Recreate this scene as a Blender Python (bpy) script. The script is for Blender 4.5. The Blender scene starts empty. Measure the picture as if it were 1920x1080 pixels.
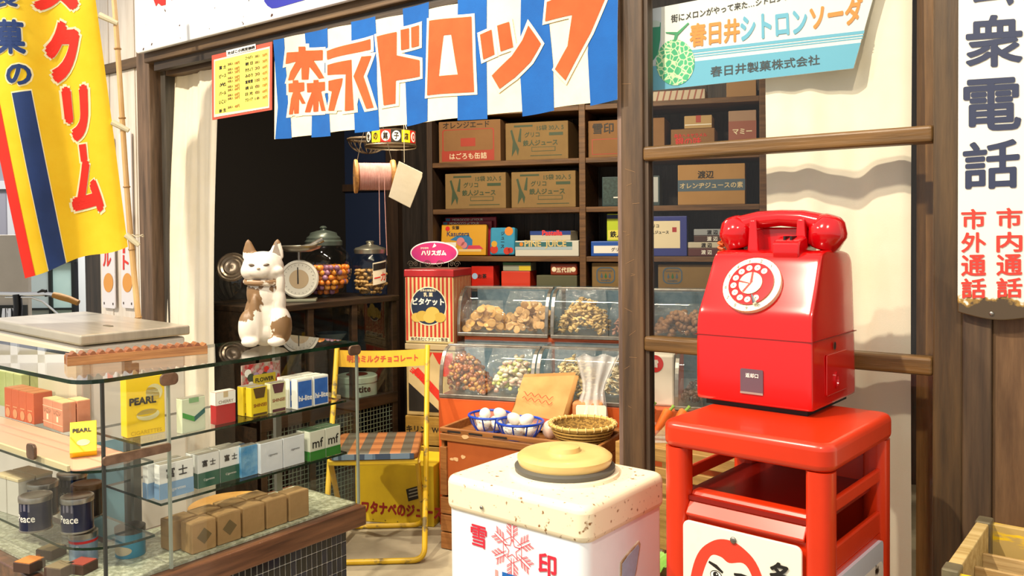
import bpy, bmesh, math, random
from math import sin, cos, pi, radians, sqrt, atan2
from mathutils import Vector, Matrix, noise as mnoise
from mathutils.geometry import tessellate_polygon

random.seed(7)
scene = bpy.context.scene
COL = scene.collection

# ------------------------------------------------------------------ camera
FPX, CY, PITCH, ROLL, YAW, EYE = 1592.5, 469.08, .022887, .009316, .651099, 1.22
_R = Vector((cos(YAW), sin(YAW), 0)); _F0 = Vector((-sin(YAW), cos(YAW), 0)); _U0 = Vector((0, 0, 1))
_F = _F0 * cos(PITCH) - _U0 * sin(PITCH); _U = _U0 * cos(PITCH) + _F0 * sin(PITCH)
RR = _R * cos(ROLL) - _U * sin(ROLL); UR = _U * cos(ROLL) + _R * sin(ROLL)
OO = Vector((0, 0, EYE))
cam_data = bpy.data.cameras.new('camera')
cam_data.sensor_width = 36; cam_data.lens = FPX / 1920 * 36
cam_data.shift_y = (CY - 540) / 1920
cam_data.clip_start = .02
cam = bpy.data.objects.new('camera', cam_data); COL.objects.link(cam)
cam.matrix_world = Matrix(((RR.x, UR.x, -_F.x, 0), (RR.y, UR.y, -_F.y, 0), (RR.z, UR.z, -_F.z, EYE), (0, 0, 0, 1)))
scene.camera = cam

# ------------------------------------------------------------------ world, lights, exposure
scene.view_settings.view_transform = 'Standard'; scene.view_settings.look = 'None'
scene.view_settings.gamma = 1; scene.view_settings.use_curve_mapping = False
scene.view_settings.exposure = 0.78
world = bpy.data.worlds.new('hall_ambient'); scene.world = world; world.use_nodes = True
world.node_tree.nodes['Background'].inputs[0].default_value = (1, .97, .92, 1)
world.node_tree.nodes['Background'].inputs[1].default_value = .46

def lamp(name, kind, loc, target, energy, color, **kw):
    d = bpy.data.lights.new(name, kind); d.energy = energy; d.color = color
    for k, v in kw.items(): setattr(d, k, v)
    o = bpy.data.objects.new(name, d); COL.objects.link(o)
    o.location = loc; o.rotation_euler = (Vector(target) - Vector(loc)).to_track_quat('-Z', 'Y').to_euler()
    return o
WARM = (1, .87, .68)
lamp('hall_fill_light', 'AREA', (-5.6, 2.6, 3.6), (-6.0, 3.6, .6), 130, (1, .98, .95), shape='RECTANGLE', size=1.2, size_y=.6)  # added fill that brightens the hall, no fixture seen there
lamp('track_spotlight', 'SPOT', (-1.55, -.35, 3.65), (-.9, 1.8, 1.0), 310, WARM, spot_size=radians(75), spot_blend=.7, shadow_soft_size=.035)
lamp('track_spotlight', 'SPOT', (-3.3, -.7, 3.5), (-2.5, 1.4, .9), 260, WARM, spot_size=radians(70), spot_blend=.7, shadow_soft_size=.05)
lamp('track_spotlight', 'SPOT', (.3, -.6, 3.5), (-1.2, 1.7, 1.2), 130, WARM, spot_size=radians(80), spot_blend=.8, shadow_soft_size=.06)
lamp('shop_tube_light', 'AREA', (-1.9, 2.15, 2.2), (-2.0, 2.95, .5), 21, (1, .85, .62), shape='RECTANGLE', size=1.1, size_y=.06)
lamp('shop_ceiling_spotlight', 'SPOT', (-2.75, 2.15, 2.3), (-2.25, 2.5, .2), 60, (1, .84, .58), spot_size=radians(62), spot_blend=.5, shadow_soft_size=.025)

# ------------------------------------------------------------------ pixel helpers (photo pixels to rays; distance from what the thing touches)
def ray(px, py): return _F + RR * ((px - 960) / FPX) - UR * ((py - CY) / FPX)
def PZ(px, py, z): r = ray(px, py); return OO + r * ((z - EYE) / r.z)
def PY(px, py, y): r = ray(px, py); return OO + r * (y / r.y)
def PX(px, py, x): r = ray(px, py); return OO + r * (x / r.x)
def PD(px, py, d): return OO + ray(px, py) * d
def PP(px, py, p, n): r = ray(px, py); return OO + r * ((Vector(p) - OO).dot(n) / r.dot(n))

# ------------------------------------------------------------------ materials
def lin(h):
    if not isinstance(h, str): return (*h[:3], 1)
    h = h.lstrip('#'); c = [int(h[i:i + 2], 16) / 255 for i in (0, 2, 4)]
    return (*[x / 12.92 if x <= .04045 else ((x + .055) / 1.055) ** 2.4 for x in c], 1)
MATS = {}
def nd(nt, t, **kw):
    n = nt.nodes.new(t)
    for k, v in kw.items(): setattr(n, k, v)
    return n
def base(name):
    m = bpy.data.materials.new(name); m.use_nodes = True; nt = m.node_tree
    return m, nt, nt.nodes['Principled BSDF']
def mat(name, c, rough=.5, metal=0, c2=None, scale=9, lo=.35, hi=.7, bump=0, bscale=60, coat=0, stretch=(1, 1, 1), detail=5, spec=.5, sub=0, trans=0):
    if name in MATS: return MATS[name]
    m, nt, b = base(name)
    b.inputs['Base Color'].default_value = lin(c); b.inputs['Roughness'].default_value = rough
    b.inputs['Metallic'].default_value = metal; b.inputs['Coat Weight'].default_value = coat; b.inputs['Coat Roughness'].default_value = .08
    b.inputs['Specular IOR Level'].default_value = spec
    if c2 or bump:
        tc = nd(nt, 'ShaderNodeTexCoord'); mp = nd(nt, 'ShaderNodeMapping'); mp.inputs['Scale'].default_value = stretch
        nt.links.new(tc.outputs['Object'], mp.inputs[0])
    if c2:
        n = nd(nt, 'ShaderNodeTexNoise'); n.inputs['Scale'].default_value = scale; n.inputs['Detail'].default_value = detail; n.inputs['Roughness'].default_value = .62
        r = nd(nt, 'ShaderNodeValToRGB'); r.color_ramp.elements[0].position = lo; r.color_ramp.elements[1].position = hi
        r.color_ramp.elements[0].color = lin(c); r.color_ramp.elements[1].color = lin(c2)
        nt.links.new(mp.outputs[0], n.inputs['Vector']); nt.links.new(n.outputs['Fac'], r.inputs[0]); nt.links.new(r.outputs[0], b.inputs['Base Color'])
    if bump:
        n2 = nd(nt, 'ShaderNodeTexNoise'); n2.inputs['Scale'].default_value = bscale; n2.inputs['Detail'].default_value = 4
        bp = nd(nt, 'ShaderNodeBump'); bp.inputs['Strength'].default_value = bump; bp.inputs['Distance'].default_value = .004
        nt.links.new(mp.outputs[0], n2.inputs['Vector']); nt.links.new(n2.outputs['Fac'], bp.inputs['Height']); nt.links.new(bp.outputs[0], b.inputs['Normal'])
    MATS[name] = m; return m
def wood(name, c, c2, axis='z', scale=5, rough=.55, bump=.25, coat=0, ratio=14):
    s = {'x': (1, ratio, ratio), 'y': (ratio, 1, ratio), 'z': (ratio, ratio, 1)}[axis]
    return mat(name, c, rough, 0, c2, scale, .36, .66, bump, 12, coat, s, 7)
def glassy(name, tint=(.965, .978, .968), refl=1.0, rough=.01, milk=0, milkc=(1, 1, 1)):
    if name in MATS: return MATS[name]
    m = bpy.data.materials.new(name); m.use_nodes = True; nt = m.node_tree; nt.nodes.clear()
    o = nd(nt, 'ShaderNodeOutputMaterial'); t = nd(nt, 'ShaderNodeBsdfTransparent'); g = nd(nt, 'ShaderNodeBsdfGlossy'); mx = nd(nt, 'ShaderNodeMixShader'); fr = nd(nt, 'ShaderNodeFresnel')
    t.inputs[0].default_value = (*tint, 1); g.inputs['Roughness'].default_value = rough; g.inputs[0].default_value = (refl, refl, refl, 1); fr.inputs[0].default_value = 1.45
    ge = nd(nt, 'ShaderNodeNewGeometry'); iv = nd(nt, 'ShaderNodeMath', operation='SUBTRACT'); iv.inputs[0].default_value = 1; mu = nd(nt, 'ShaderNodeMath', operation='MULTIPLY')
    nt.links.new(ge.outputs['Backfacing'], iv.inputs[1]); nt.links.new(iv.outputs[0], mu.inputs[0]); nt.links.new(fr.outputs[0], mu.inputs[1])
    nt.links.new(mu.outputs[0], mx.inputs[0]); nt.links.new(g.outputs[0], mx.inputs[2])
    if milk:
        d = nd(nt, 'ShaderNodeBsdfDiffuse'); d.inputs[0].default_value = (*milkc, 1); m2 = nd(nt, 'ShaderNodeMixShader'); m2.inputs[0].default_value = milk
        nt.links.new(t.outputs[0], m2.inputs[1]); nt.links.new(d.outputs[0], m2.inputs[2]); nt.links.new(m2.outputs[0], mx.inputs[1])
    else: nt.links.new(t.outputs[0], mx.inputs[1])
    nt.links.new(mx.outputs[0], o.inputs[0]); MATS[name] = m; return m
def film(name, milk=.06, bs=30):
    if name in MATS: return MATS[name]
    m = glassy(name, (.97, .97, .97), 1, .08, milk); nt = m.node_tree
    n = nd(nt, 'ShaderNodeTexNoise'); n.inputs['Scale'].default_value = bs; tc = nd(nt, 'ShaderNodeTexCoord'); nt.links.new(tc.outputs['Object'], n.inputs['Vector'])
    bp = nd(nt, 'ShaderNodeBump'); bp.inputs['Strength'].default_value = .9; bp.inputs['Distance'].default_value = .03; nt.links.new(n.outputs['Fac'], bp.inputs['Height'])
    for x in nt.nodes:
        if x.type in ('BSDF_GLOSSY', 'FRESNEL'): nt.links.new(bp.outputs[0], x.inputs['Normal'])
    return m
def flat(name, c, rough=.55): return mat('print_' + name, c, rough)

RED = flat('red', 'd8231a'); ORANGE = flat('orange', 'ee5424'); BLACK = flat('black', '17120f'); WHITE = flat('white', 'f2efe6'); NAVY = flat('navy', '1d2f63')
BLUE = flat('blue', '0a62b4'); CREAM = flat('cream', 'efe2c0'); GREEN = flat('green', '2c6a3c'); YELLOW = flat('yellow', 'f2cf1c'); TEAL = flat('teal', '5fb3cb'); BROWN = flat('brown', '6b4a2c')
M_post = wood('weathered_post_wood', '4a3a2c', '7b6350', 'z', 3); M_beam = wood('beam_wood', '4a3826', '6e5538', 'x', 3)
M_sash = wood('sash_wood', '6b4a24', '9a7040', 'z', 3.2, .45); M_rail = wood('rail_wood', '523a1a', '78562a', 'x', 3.2, .42)
M_dark = wood('dark_post_wood', '33271d', '51402f', 'z', 3); M_plank = wood('plank_wood', '4e3620', '80603f', 'z', 2.2, .6, .4, ratio=9)
M_shelf = wood('shelf_wood', '4f341a', '7a5530', 'x', 4); M_shelfback = wood('shelf_back_wood', '2b2420', '4a3f38', 'z', 3)
M_cab = wood('dark_cabinet_wood', '1c140e', '3a2a1c', 'y', 3, .4); M_crate = wood('crate_wood', '8a5a2a', 'b98747', 'x', 4); M_pale = wood('pale_crate_wood', 'a5824e', 'cdb07a', 'x', 4)
M_glass = glassy('clear_glass'); M_glassedge = mat('glass_edge', '0a1a10', .12, 0, '1c3826', 14); M_win = glassy('window_glass', (.95, .95, .93), .9)
M_jar = glassy('jar_glass', (.94, .96, .95), 1)
M_film = film('cellophane'); M_steel = mat('worn_steel', 'a8a49c', .32, .9, '7f7a72', 20); M_chrome = mat('chrome', 'd5d5d5', .12, 1); M_brass = mat('bracket_metal', '8a6f5c', .4, .6, '5f4a3c', 30)
M_cloth = mat('curtain_cloth', 'f7f0e0', .9, 0, 'f0e7d2', 6, bump=.1, bscale=400)
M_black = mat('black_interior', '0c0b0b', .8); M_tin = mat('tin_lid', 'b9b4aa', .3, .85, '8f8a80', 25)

# ------------------------------------------------------------------ mesh builder
class MB:
    def __init__(s): s.v = []; s.f = []; s.m = []
    def add(s, vs, fs, mi=0):
        k = len(s.v); s.v += [Vector(x) for x in vs]; s.f += [[k + i for i in f] for f in fs]; s.m += [mi] * len(fs); return s
    def box(s, lo, hi, mi=0, M=None):
        x0, y0, z0 = lo; x1, y1, z1 = hi
        vs = [Vector(p) for p in ((x0, y0, z0), (x1, y0, z0), (x1, y1, z0), (x0, y1, z0), (x0, y0, z1), (x1, y0, z1), (x1, y1, z1), (x0, y1, z1))]
        if M: vs = [M @ p for p in vs]
        return s.add(vs, [(0, 3, 2, 1), (4, 5, 6, 7), (0, 1, 5, 4), (1, 2, 6, 5), (2, 3, 7, 6), (3, 0, 4, 7)], mi)
    def cbox(s, c, d, mi=0, M=None):
        return s.box([c[i] - d[i] / 2 for i in range(3)], [c[i] + d[i] / 2 for i in range(3)], mi, M)
    def lathe(s, prof, seg=32, c=(0, 0, 0), sx=1, sy=1, mi=0, cap=True):
        k = len(s.v); c = Vector(c); n = len(prof)
        for r, z in prof:
            for i in range(seg): a = 2 * pi * i / seg; s.v.append(c + Vector((r * cos(a) * sx, r * sin(a) * sy, z)))
        for j in range(n - 1):
            for i in range(seg):
                i2 = (i + 1) % seg; s.f.append([k + j * seg + i, k + j * seg + i2, k + (j + 1) * seg + i2, k + (j + 1) * seg + i]); s.m.append(mi)
        if cap:
            if prof[0][0] > 1e-5: s.f.append([k + i for i in range(seg)][::-1]); s.m.append(mi)
            if prof[-1][0] > 1e-5: s.f.append([k + (n - 1) * seg + i for i in range(seg)]); s.m.append(mi)
        return s
    def tube(s, pts, r, seg=8, closed=False, mi=0, cap=True):
        pts = [Vector(p) for p in pts]; k = len(s.v); n = len(pts); up = None
        rs = r if isinstance(r, (list, tuple)) else [r] * n
        for i, p in enumerate(pts):
            if closed: t = (pts[(i + 1) % n] - pts[i - 1])
            else: t = pts[min(i + 1, n - 1)] - pts[max(i - 1, 0)]
            t.normalize()
            if up is None:
                up = Vector((0, 0, 1)) if abs(t.z) < .9 else Vector((1, 0, 0))
            u = (up - t * up.dot(t)); u.normalize(); w = t.cross(u); up = u
            for j in range(seg): a = 2 * pi * j / seg; s.v.append(p + (u * cos(a) + w * sin(a)) * rs[i])
        for i in range(n if closed else n - 1):
            i2 = (i + 1) % n
            for j in range(seg):
                j2 = (j + 1) % seg; s.f.append([k + i * seg + j, k + i * seg + j2, k + i2 * seg + j2, k + i2 * seg + j]); s.m.append(mi)
        if cap and not closed:
            s.f.append([k + j for j in range(seg)][::-1]); s.f.append([k + (n - 1) * seg + j for j in range(seg)]); s.m += [mi, mi]
        return s
    def prism(s, poly, a, b, plane='xy', mi=0, mi_side=None):
        def P(x, y, h): return {'xy': (x, y, h), 'xz': (x, h, y), 'yz': (h, x, y)}[plane]
        n = len(poly); vs = [P(x, y, a) for x, y in poly] + [P(x, y, b) for x, y in poly]
        s.add(vs, [list(range(n))[::-1], [n + i for i in range(n)]], mi)
        k = len(s.v) - 2 * n
        for i in range(n): s.f.append([k + i, k + (i + 1) % n, k + n + (i + 1) % n, k + n + i]); s.m.append(mi if mi_side is None else mi_side)
        return s
    def ell(s, c, r, seg=16, ring=10, M=None, mi=0):
        k = len(s.v); c = Vector(c)
        vs = [Vector((0, 0, -1))] + [Vector((sin(pi * j / ring) * cos(2 * pi * i / seg), sin(pi * j / ring) * sin(2 * pi * i / seg), -cos(pi * j / ring))) for j in range(1, ring) for i in range(seg)] + [Vector((0, 0, 1))]
        for p in vs:
            q = Vector((p.x * r[0], p.y * r[1], p.z * r[2]))
            s.v.append(c + (M @ q if M else q))
        for i in range(seg): s.f.append([k, k + 1 + (i + 1) % seg, k + 1 + i]); s.m.append(mi)
        for j in range(ring - 2):
            for i in range(seg):
                a = k + 1 + j * seg; s.f.append([a + i, a + (i + 1) % seg, a + seg + (i + 1) % seg, a + seg + i]); s.m.append(mi)
        t = k + 1 + (ring - 1) * seg; a = k + 1 + (ring - 2) * seg
        for i in range(seg): s.f.append([a + i, a + (i + 1) % seg, t]); s.m.append(mi)
        return s
    def grid(s, fn, nu, nv, mi=0):
        k = len(s.v)
        for j in range(nv + 1):
            for i in range(nu + 1): s.v.append(Vector(fn(i / nu, j / nv)))
        for j in range(nv):
            for i in range(nu): a = k + j * (nu + 1) + i; s.f.append([a, a + 1, a + nu + 2, a + nu + 1]); s.m.append(mi)
        return s
    def build(s, name, m, parent=None, smooth=False, bevel=0, bseg=2, recalc=True, angle=35):
        me = bpy.data.meshes.new(name); me.from_pydata([tuple(v) for v in s.v], [], s.f)
        ms = m if isinstance(m, (list, tuple)) else [m]
        for x in ms: me.materials.append(x)
        if len(ms) > 1: me.polygons.foreach_set('material_index', s.m)
        if recalc:
            bm = bmesh.new(); bm.from_mesh(me); bmesh.ops.recalc_face_normals(bm, faces=bm.faces); bm.to_mesh(me); bm.free()
        if smooth:
            me.polygons.foreach_set('use_smooth', [True] * len(me.polygons))
            me.set_sharp_from_angle(angle=radians(angle))
        o = bpy.data.objects.new(name, me); COL.objects.link(o)
        if parent: o.parent = parent
        if bevel:
            b = o.modifiers.new('bevel', 'BEVEL'); b.width = bevel; b.segments = bseg; b.limit_method = 'ANGLE'; b.angle_limit = radians(40)
        return o
def tag(o, label, cat, group=None, kind=None):
    o['label'] = label; o['category'] = cat
    if group: o['group'] = group
    if kind: o['kind'] = kind
    return o
def thing(name, label, cat, loc=(0, 0, 0), rz=0, group=None, rot=None):
    o = bpy.data.objects.new(name, None); COL.objects.link(o); o.empty_display_size = .05
    o.location = loc; o.rotation_euler = rot if rot else (0, 0, rz)
    return tag(o, label, cat, group)
def struct(o): o['kind'] = 'structure'; return o
def setting(name, loc=(0, 0, 0), rz=0):
    o = bpy.data.objects.new(name, None); COL.objects.link(o); o.location = loc; o.rotation_euler = (0, 0, rz); return struct(o)
def copy_tree(o, parent=None):
    c = o.copy(); COL.objects.link(c); c.parent = parent
    for ch in list(o.children): copy_tree(ch, c)
    return c
def loc_of(parent, p): return parent.matrix_basis.inverted() @ Vector(p)

# ------------------------------------------------------------------ flat print: lettering and shapes
_tc = {}
class P2(tuple):                       # a 2-D point that remembers which overlay layer it belongs to
    def __new__(cls, t, layer=0): o = super().__new__(cls, t); o.layer = layer; return o
def text_tris(s, bold=0.0, vertical=False, gap=1.0):
    key = (s, bold, vertical, gap)
    if key in _tc: return _tc[key]
    cu = bpy.data.curves.new('t', 'FONT'); cu.body = '\n'.join(s) if vertical else s
    cu.align_x = 'CENTER'; cu.space_line = gap if vertical else 1.0; cu.resolution_u = 3; cu.fill_mode = 'FRONT'
    ob = bpy.data.objects.new('t', cu); COL.objects.link(ob)
    me = bpy.data.meshes.new_from_object(ob.evaluated_get(bpy.context.evaluated_depsgraph_get()))
    bm = bmesh.new(); bm.from_mesh(me); bmesh.ops.triangulate(bm, faces=bm.faces)
    vs = [(v.co.x, v.co.y) for v in bm.verts]; bm.verts.ensure_lookup_table(); fs = [[v.index for v in f.verts] for f in bm.faces]; bm.free()
    if bold:
        n0 = len(vs); bv, bf = [], []
        for a in range(8):
            k = len(bv); bv += [(x + bold * cos(a * pi / 4), y + bold * sin(a * pi / 4), a) for x, y in vs]; bf += [[k + i for i in f] for f in fs]
        vs, fs = bv, bf
    bpy.data.objects.remove(ob); bpy.data.curves.remove(cu); bpy.data.meshes.remove(me)
    if not vs: vs = [(0, 0), (1, 0), (0, 1)]; fs = []
    x0 = min(v[0] for v in vs); x1 = max(v[0] for v in vs); y0 = min(v[1] for v in vs); y1 = max(v[1] for v in vs)
    w = max(x1 - x0, 1e-6); h = max(y1 - y0, 1e-6)
    r = ([P2(((v[0] - x0) / w, (v[1] - y0) / h), v[2] if len(v) > 2 else 0) for v in vs], fs, w, h); _tc[key] = r; return r
def mesh2d(parent, name, verts, faces, m, fn, cuts=0, sgn=1):
    """2-D shapes placed on a surface by fn(x, y)"""
    me = bpy.data.meshes.new(name); lay = max([getattr(v, 'layer', 0) for v in verts] or [0]); me.from_pydata([(v[0], v[1], getattr(v, 'layer', 0) * 1e-6) for v in verts], [], faces)
    if cuts:
        bm = bmesh.new(); bm.from_mesh(me)
        for _ in range(6):
            es = [e for e in bm.edges if e.calc_length() > cuts]
            if not es: break
            bmesh.ops.subdivide_edges(bm, edges=es, cuts=1); bmesh.ops.triangulate(bm, faces=[f for f in bm.faces if len(f.verts) > 3])
        bm.to_mesh(me); bm.free()
    e_ = max(1e-4, .002 * max([abs(c) for v in verts for c in v] or [1]))
    for v in me.vertices:
        x, y, l = v.co.x, v.co.y, v.co.z * 1e6; p = fn(x, y)
        if l > .5: p = p + (fn(x + e_, y) - p).cross(fn(x, y + e_) - p).normalized() * (sgn * l * 4e-5)
        v.co = p
    me.materials.append(m); o = bpy.data.objects.new(name, me); COL.objects.link(o); o.parent = parent; return o
def tri_polys(polys):
    V, Fc = [], []
    for p in polys:
        rings = p if isinstance(p[0][0], (tuple, list)) else [p]
        t = tessellate_polygon([[Vector((x, y, 0)) for x, y in r] for r in rings])
        k = len(V); V += [q for r in rings for q in r]; Fc += [[k + i for i in f] for f in t]
    return V, Fc
def frame(c, x, y): c, x, y = Vector(c), Vector(x), Vector(y); return lambda u, v: c + x * u + y * v
def text(parent, s, m, c, x, y, w=None, h=None, bold=0, vertical=False, gap=1.0, name='lettering'):
    """lettering centred at c in the parent's space; x, y unit directions; w/h the size"""
    vs, fs, tw, th = text_tris(s, bold, vertical, gap)
    if w is None: w = h * tw / th
    if h is None: h = w * th / tw
    f = frame(c, x, y)
    return mesh2d(parent, name, [P2(((q[0] - .5) * w, (q[1] - .5) * h), q.layer) for q in vs], fs, m, f)
def shape(parent, polys, m, c, x, y, name='printed_shape'):
    if 1 < len(polys) <= 5 and not isinstance(polys[0][0][0], (tuple, list)):
        for q in polys: r = shape(parent, [q], m, c, x, y, name)
        return r
    V, Fc = tri_polys(polys); return mesh2d(parent, name, V, Fc, m, frame(c, x, y))
def bil(q):
    """q = TL, TR, BR, BL -> (u, v) with v upward"""
    tl, tr, br, bl = [Vector((*p, 0)) for p in q]
    return lambda u, v: (bl * (1 - u) + br * u) * (1 - v) + (tl * (1 - u) + tr * u) * v
def text_px(parent, s, m, quad, surf, bold=0, vertical=False, gap=1.0, cuts=0, name='lettering'):
    vs, fs, _, _ = text_tris(s, bold, vertical, gap); b = bil(quad)
    P = [P2(b(q[0], q[1])[:2], q.layer) for q in vs]
    return mesh2d(parent, name, P, fs, m, surf, cuts, -1)
def shape_px(parent, polys, m, surf, cuts=0, name='printed_shape'):
    if 1 < len(polys) <= 5 and not isinstance(polys[0][0][0], (tuple, list)):
        for q in polys: r = shape_px(parent, [q], m, surf, cuts, name)
        return r
    V, Fc = tri_polys(polys); return mesh2d(parent, name, V, Fc, m, surf, cuts)
def smooth_poly(p, n=5):
    o = []; k = len(p)
    for i in range(k):
        a, b, c, d = [Vector(p[(i + j - 1) % k]) for j in range(4)]
        for s in range(n): t = s / n; q = .5 * ((2 * b) + (c - a) * t + (2 * a - 5 * b + 4 * c - d) * t * t + (3 * b - a - 3 * c + d) * t ** 3); o.append((q.x, q.y))
    return o
def circ(cx, cy, r, n=28, ry=None, a0=0, a1=2 * pi):
    ry = ry or r; full = abs(a1 - a0 - 2 * pi) < 1e-6
    return [(cx + r * cos(a0 + (a1 - a0) * i / (n if full else n - 1)), cy + ry * sin(a0 + (a1 - a0) * i / (n if full else n - 1))) for i in range(n)]
def rect(x0, y0, x1, y1): return [(x0, y0), (x1, y0), (x1, y1), (x0, y1)]
def rrect(x0, y0, x1, y1, r, n=5):
    o = []
    for cx, cy, a in ((x1 - r, y0 + r, -pi / 2), (x1 - r, y1 - r, 0), (x0 + r, y1 - r, pi / 2), (x0 + r, y0 + r, pi)):
        o += [(cx + r * cos(a + pi / 2 * i / n), cy + r * sin(a + pi / 2 * i / n)) for i in range(n + 1)]
    return o
def offset(poly, d):
    n = len(poly); A = sum(poly[i][0] * poly[(i + 1) % n][1] - poly[(i + 1) % n][0] * poly[i][1] for i in range(n)); sg = 1 if A > 0 else -1; out = []
    for i in range(n):
        a = Vector(poly[i - 1]); b = Vector(poly[i]); c = Vector(poly[(i + 1) % n])
        e1 = (b - a).normalized(); e2 = (c - b).normalized(); n1 = Vector((e1.y, -e1.x)) * sg; n2 = Vector((e2.y, -e2.x)) * sg
        m = n1 + n2
        if m.length < .1: m = n1
        m.normalize(); k = d / max(.45, m.dot(n1)); p = b + m * k; out.append((p.x, p.y))
    return out
X, Y, Z = Vector((1, 0, 0)), Vector((0, 1, 0)), Vector((0, 0, 1))

# ================================================================== THE SETTING
Y0 = 1.85
struct(MB().box((-9, -3, -.05), (4, 9, 0)).build('floor', mat('concrete_floor', '8f8671', .75, 0, 'a89d85', 5, bump=.15, bscale=90)))
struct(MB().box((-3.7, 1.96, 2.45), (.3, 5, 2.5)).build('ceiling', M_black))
struct(MB().box((-3.76, 1.96, 0), (-3.7, 5, 2.45)).build('wall_left', mat('near_black_wall', '17120f', .8)))  # one even near-black colour over the whole wall
struct(MB().box((.1, 1.96, 0), (.16, 5, 2.45)).build('wall_right', M_shelfback))
SA = .3468; SX = Vector((cos(SA), sin(SA), 0)); SY = Vector((-sin(SA), cos(SA), 0))   # direction of the back shelves
wb = setting('wall_back', (-3.9, 3.12, 0), SA)
MB().box((0, .12, 0), (4.8, .18, 2.45)).build('wall_panel', M_shelfback, wb)
navy = mat('navy_door_panel', '12264a', .7)
frame_wood = wood('door_frame_wood', '2e1f15', '4a3423', 'z', 3)
for a, b in ((605, 738), (460, 600)):
    p0 = loc_of(wb, PP(a, 400, wb.location + SY * .1, SY)); p1 = loc_of(wb, PP(b, 400, wb.location + SY * .1, SY))
    MB().box((p0.x, .09, .05), (p1.x, .12, 2.2)).build('door_panel', navy if a > 500 else M_black, wb)
for a, w in ((602, .05), (741, .07), (460, .05)):
    p0 = loc_of(wb, PP(a, 400, wb.location + SY * .1, SY)); MB().box((p0.x - w / 2, .06, 0), (p0.x + w / 2, .12, 2.3)).build('door_stile', frame_wood, wb)
p0 = loc_of(wb, PP(575, 355, wb.location + SY * .1, SY)); p1 = loc_of(wb, PP(738, 355, wb.location + SY * .1, SY))
MB().box((p0.x, .07, p0.z - .02), (p1.x, .12, p0.z + .02)).build('door_rail', frame_wood, wb)
# shop front
struct(MB().box((-3.335, Y0, 0), (-3.24, Y0 + .1, 2.7)).build('trim_1', M_post, bevel=.004))
struct(MB().box((-3.24, Y0 + .05, 0), (-3.205, Y0 + .1, 1.9)).build('trim_2', wood('grey_post_wood', '3c3833', '57514a', 'z', 3)))
t3 = setting('trim_3')
MB().box((-3.24, Y0 - .02, 1.905), (-.2, Y0 + .1, 2.7)).build('lintel_beam', M_beam, t3, bevel=.004)
MB().box((-3.2, Y0 + .0, 1.872), (-.99, Y0 + .03, 1.905)).build('lintel_rail', wood('groove_wood', '2a2018', '3f3122', 'x', 3), t3)
MB().box((-3.2, Y0 + .05, 1.86), (-.3, Y0 + .1, 1.905)).build('lintel_rail', M_beam, t3)
struct(MB().box((-1.086, Y0 + .015, 0), (-1.05, Y0 + .1, 1.905)).build('trim_4', wood('pinkish_post_wood', '59463c', '8a7062', 'z', 3), bevel=.003))
# sash window
w1 = setting('window_1')
MB().box((-1.064, Y0 - .005, 0), (-1.003, Y0 + .035, 1.905)).build('window_frame', wood('scuffed_stile_wood', '3d2d1e', '60482f', 'z', 3, .5), w1, bevel=.004)
for i in range(14):
    z = random.uniform(.75, 1.6); x = random.uniform(-1.06, -1.03); l = random.uniform(.008, .028); sl_ = random.uniform(-.5, .9)
    shape(w1, [[(x, z), (x + l, z + l * sl_), (x + l, z + l * sl_ + .0008), (x, z + .0008)]], mat('scratch', '8f6c46', .6), (0, Y0 - .0058, 0), X, Z, 'scratch')
MB().box((-1.003, Y0 + .004, 0), (-.992, Y0 + .03, 1.905)).build('glazing_bead', M_dark, w1)
MB().box((-.357, Y0 - .005, 0), (-.303, Y0 + .035, 1.905)).build('window_frame', wood('right_stile_wood', '3c2d1b', '5c4528', 'z', 3, .5), w1, bevel=.004)
for z0, z1 in ((1.387, 1.422), (.922, .959), (0, .2), (1.87, 1.905)):
    MB().box((-1.003, Y0 - .006, z0), (-.357, Y0 + .034, z1)).build('window_rail', M_rail, w1, bevel=.007, bseg=3)
for z0, z1 in ((.2, .922), (.959, 1.387), (1.422, 1.87)):
    MB().box((-.995, Y0 + .014, z0), (-.36, Y0 + .017, z1)).build('window_pane', M_win, w1)
struct(MB().box((-.416, 1.985, 0), (-.34, 2.04, 2.4)).build('trim_5', M_sash))
struct(MB().box((-.303, Y0 - .012, 0), (-.253, Y0 + .08, 1.905)).build('trim_6', wood('right_post_wood', '3a2c1f', '58442f', 'z', 3), bevel=.003))
wr = setting('wall_front_right')
xs = [-.253, -.199]
MB().box((-.253, Y0 + .0, 0), (-.199, Y0 + .05, 2.3)).build('plank', M_plank, wr, bevel=.002)
MB().box((-.197, Y0 + .004, 0), (-.08, Y0 + .05, 2.3)).build('plank', M_plank, wr, bevel=.002)
MB().box((-.08, Y0, 0), (.9, Y0 + .06, 2.6)).build('plaster_panel', mat('plaster', 'e9e4d8', .9), wr)
# plaster wall to the left of the shop front
wl = setting('wall_front_left')
PL = mat('whitewashed_boards', 'd9cfc4', .8, 0, 'efe8e0', 3, stretch=(9, 9, 1))
for i in range(4):
    x0 = -3.76 + i * .107; MB().box((x0 + .001, 1.9 + .003 * (i % 2), 0), (x0 + .106, 1.95, 1.92)).build('board', PL, wl, bevel=.002)
    MB().box((x0 + .001, 1.9 + .003 * (i % 2), 1.96), (x0 + .106, 1.95, 2.7)).build('board', PL, wl, bevel=.002)
MB().box((-3.76, 1.885, 1.92), (-3.335, 1.96, 1.96)).build('cross_rail', M_beam, wl)
struct(MB().box((-4.0, 1.95, 0), (-3.76, 2.05, 2.7)).build('trim_7', wood('black_pillar_wood', '14100d', '3a3026', 'z', 3)))
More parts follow.
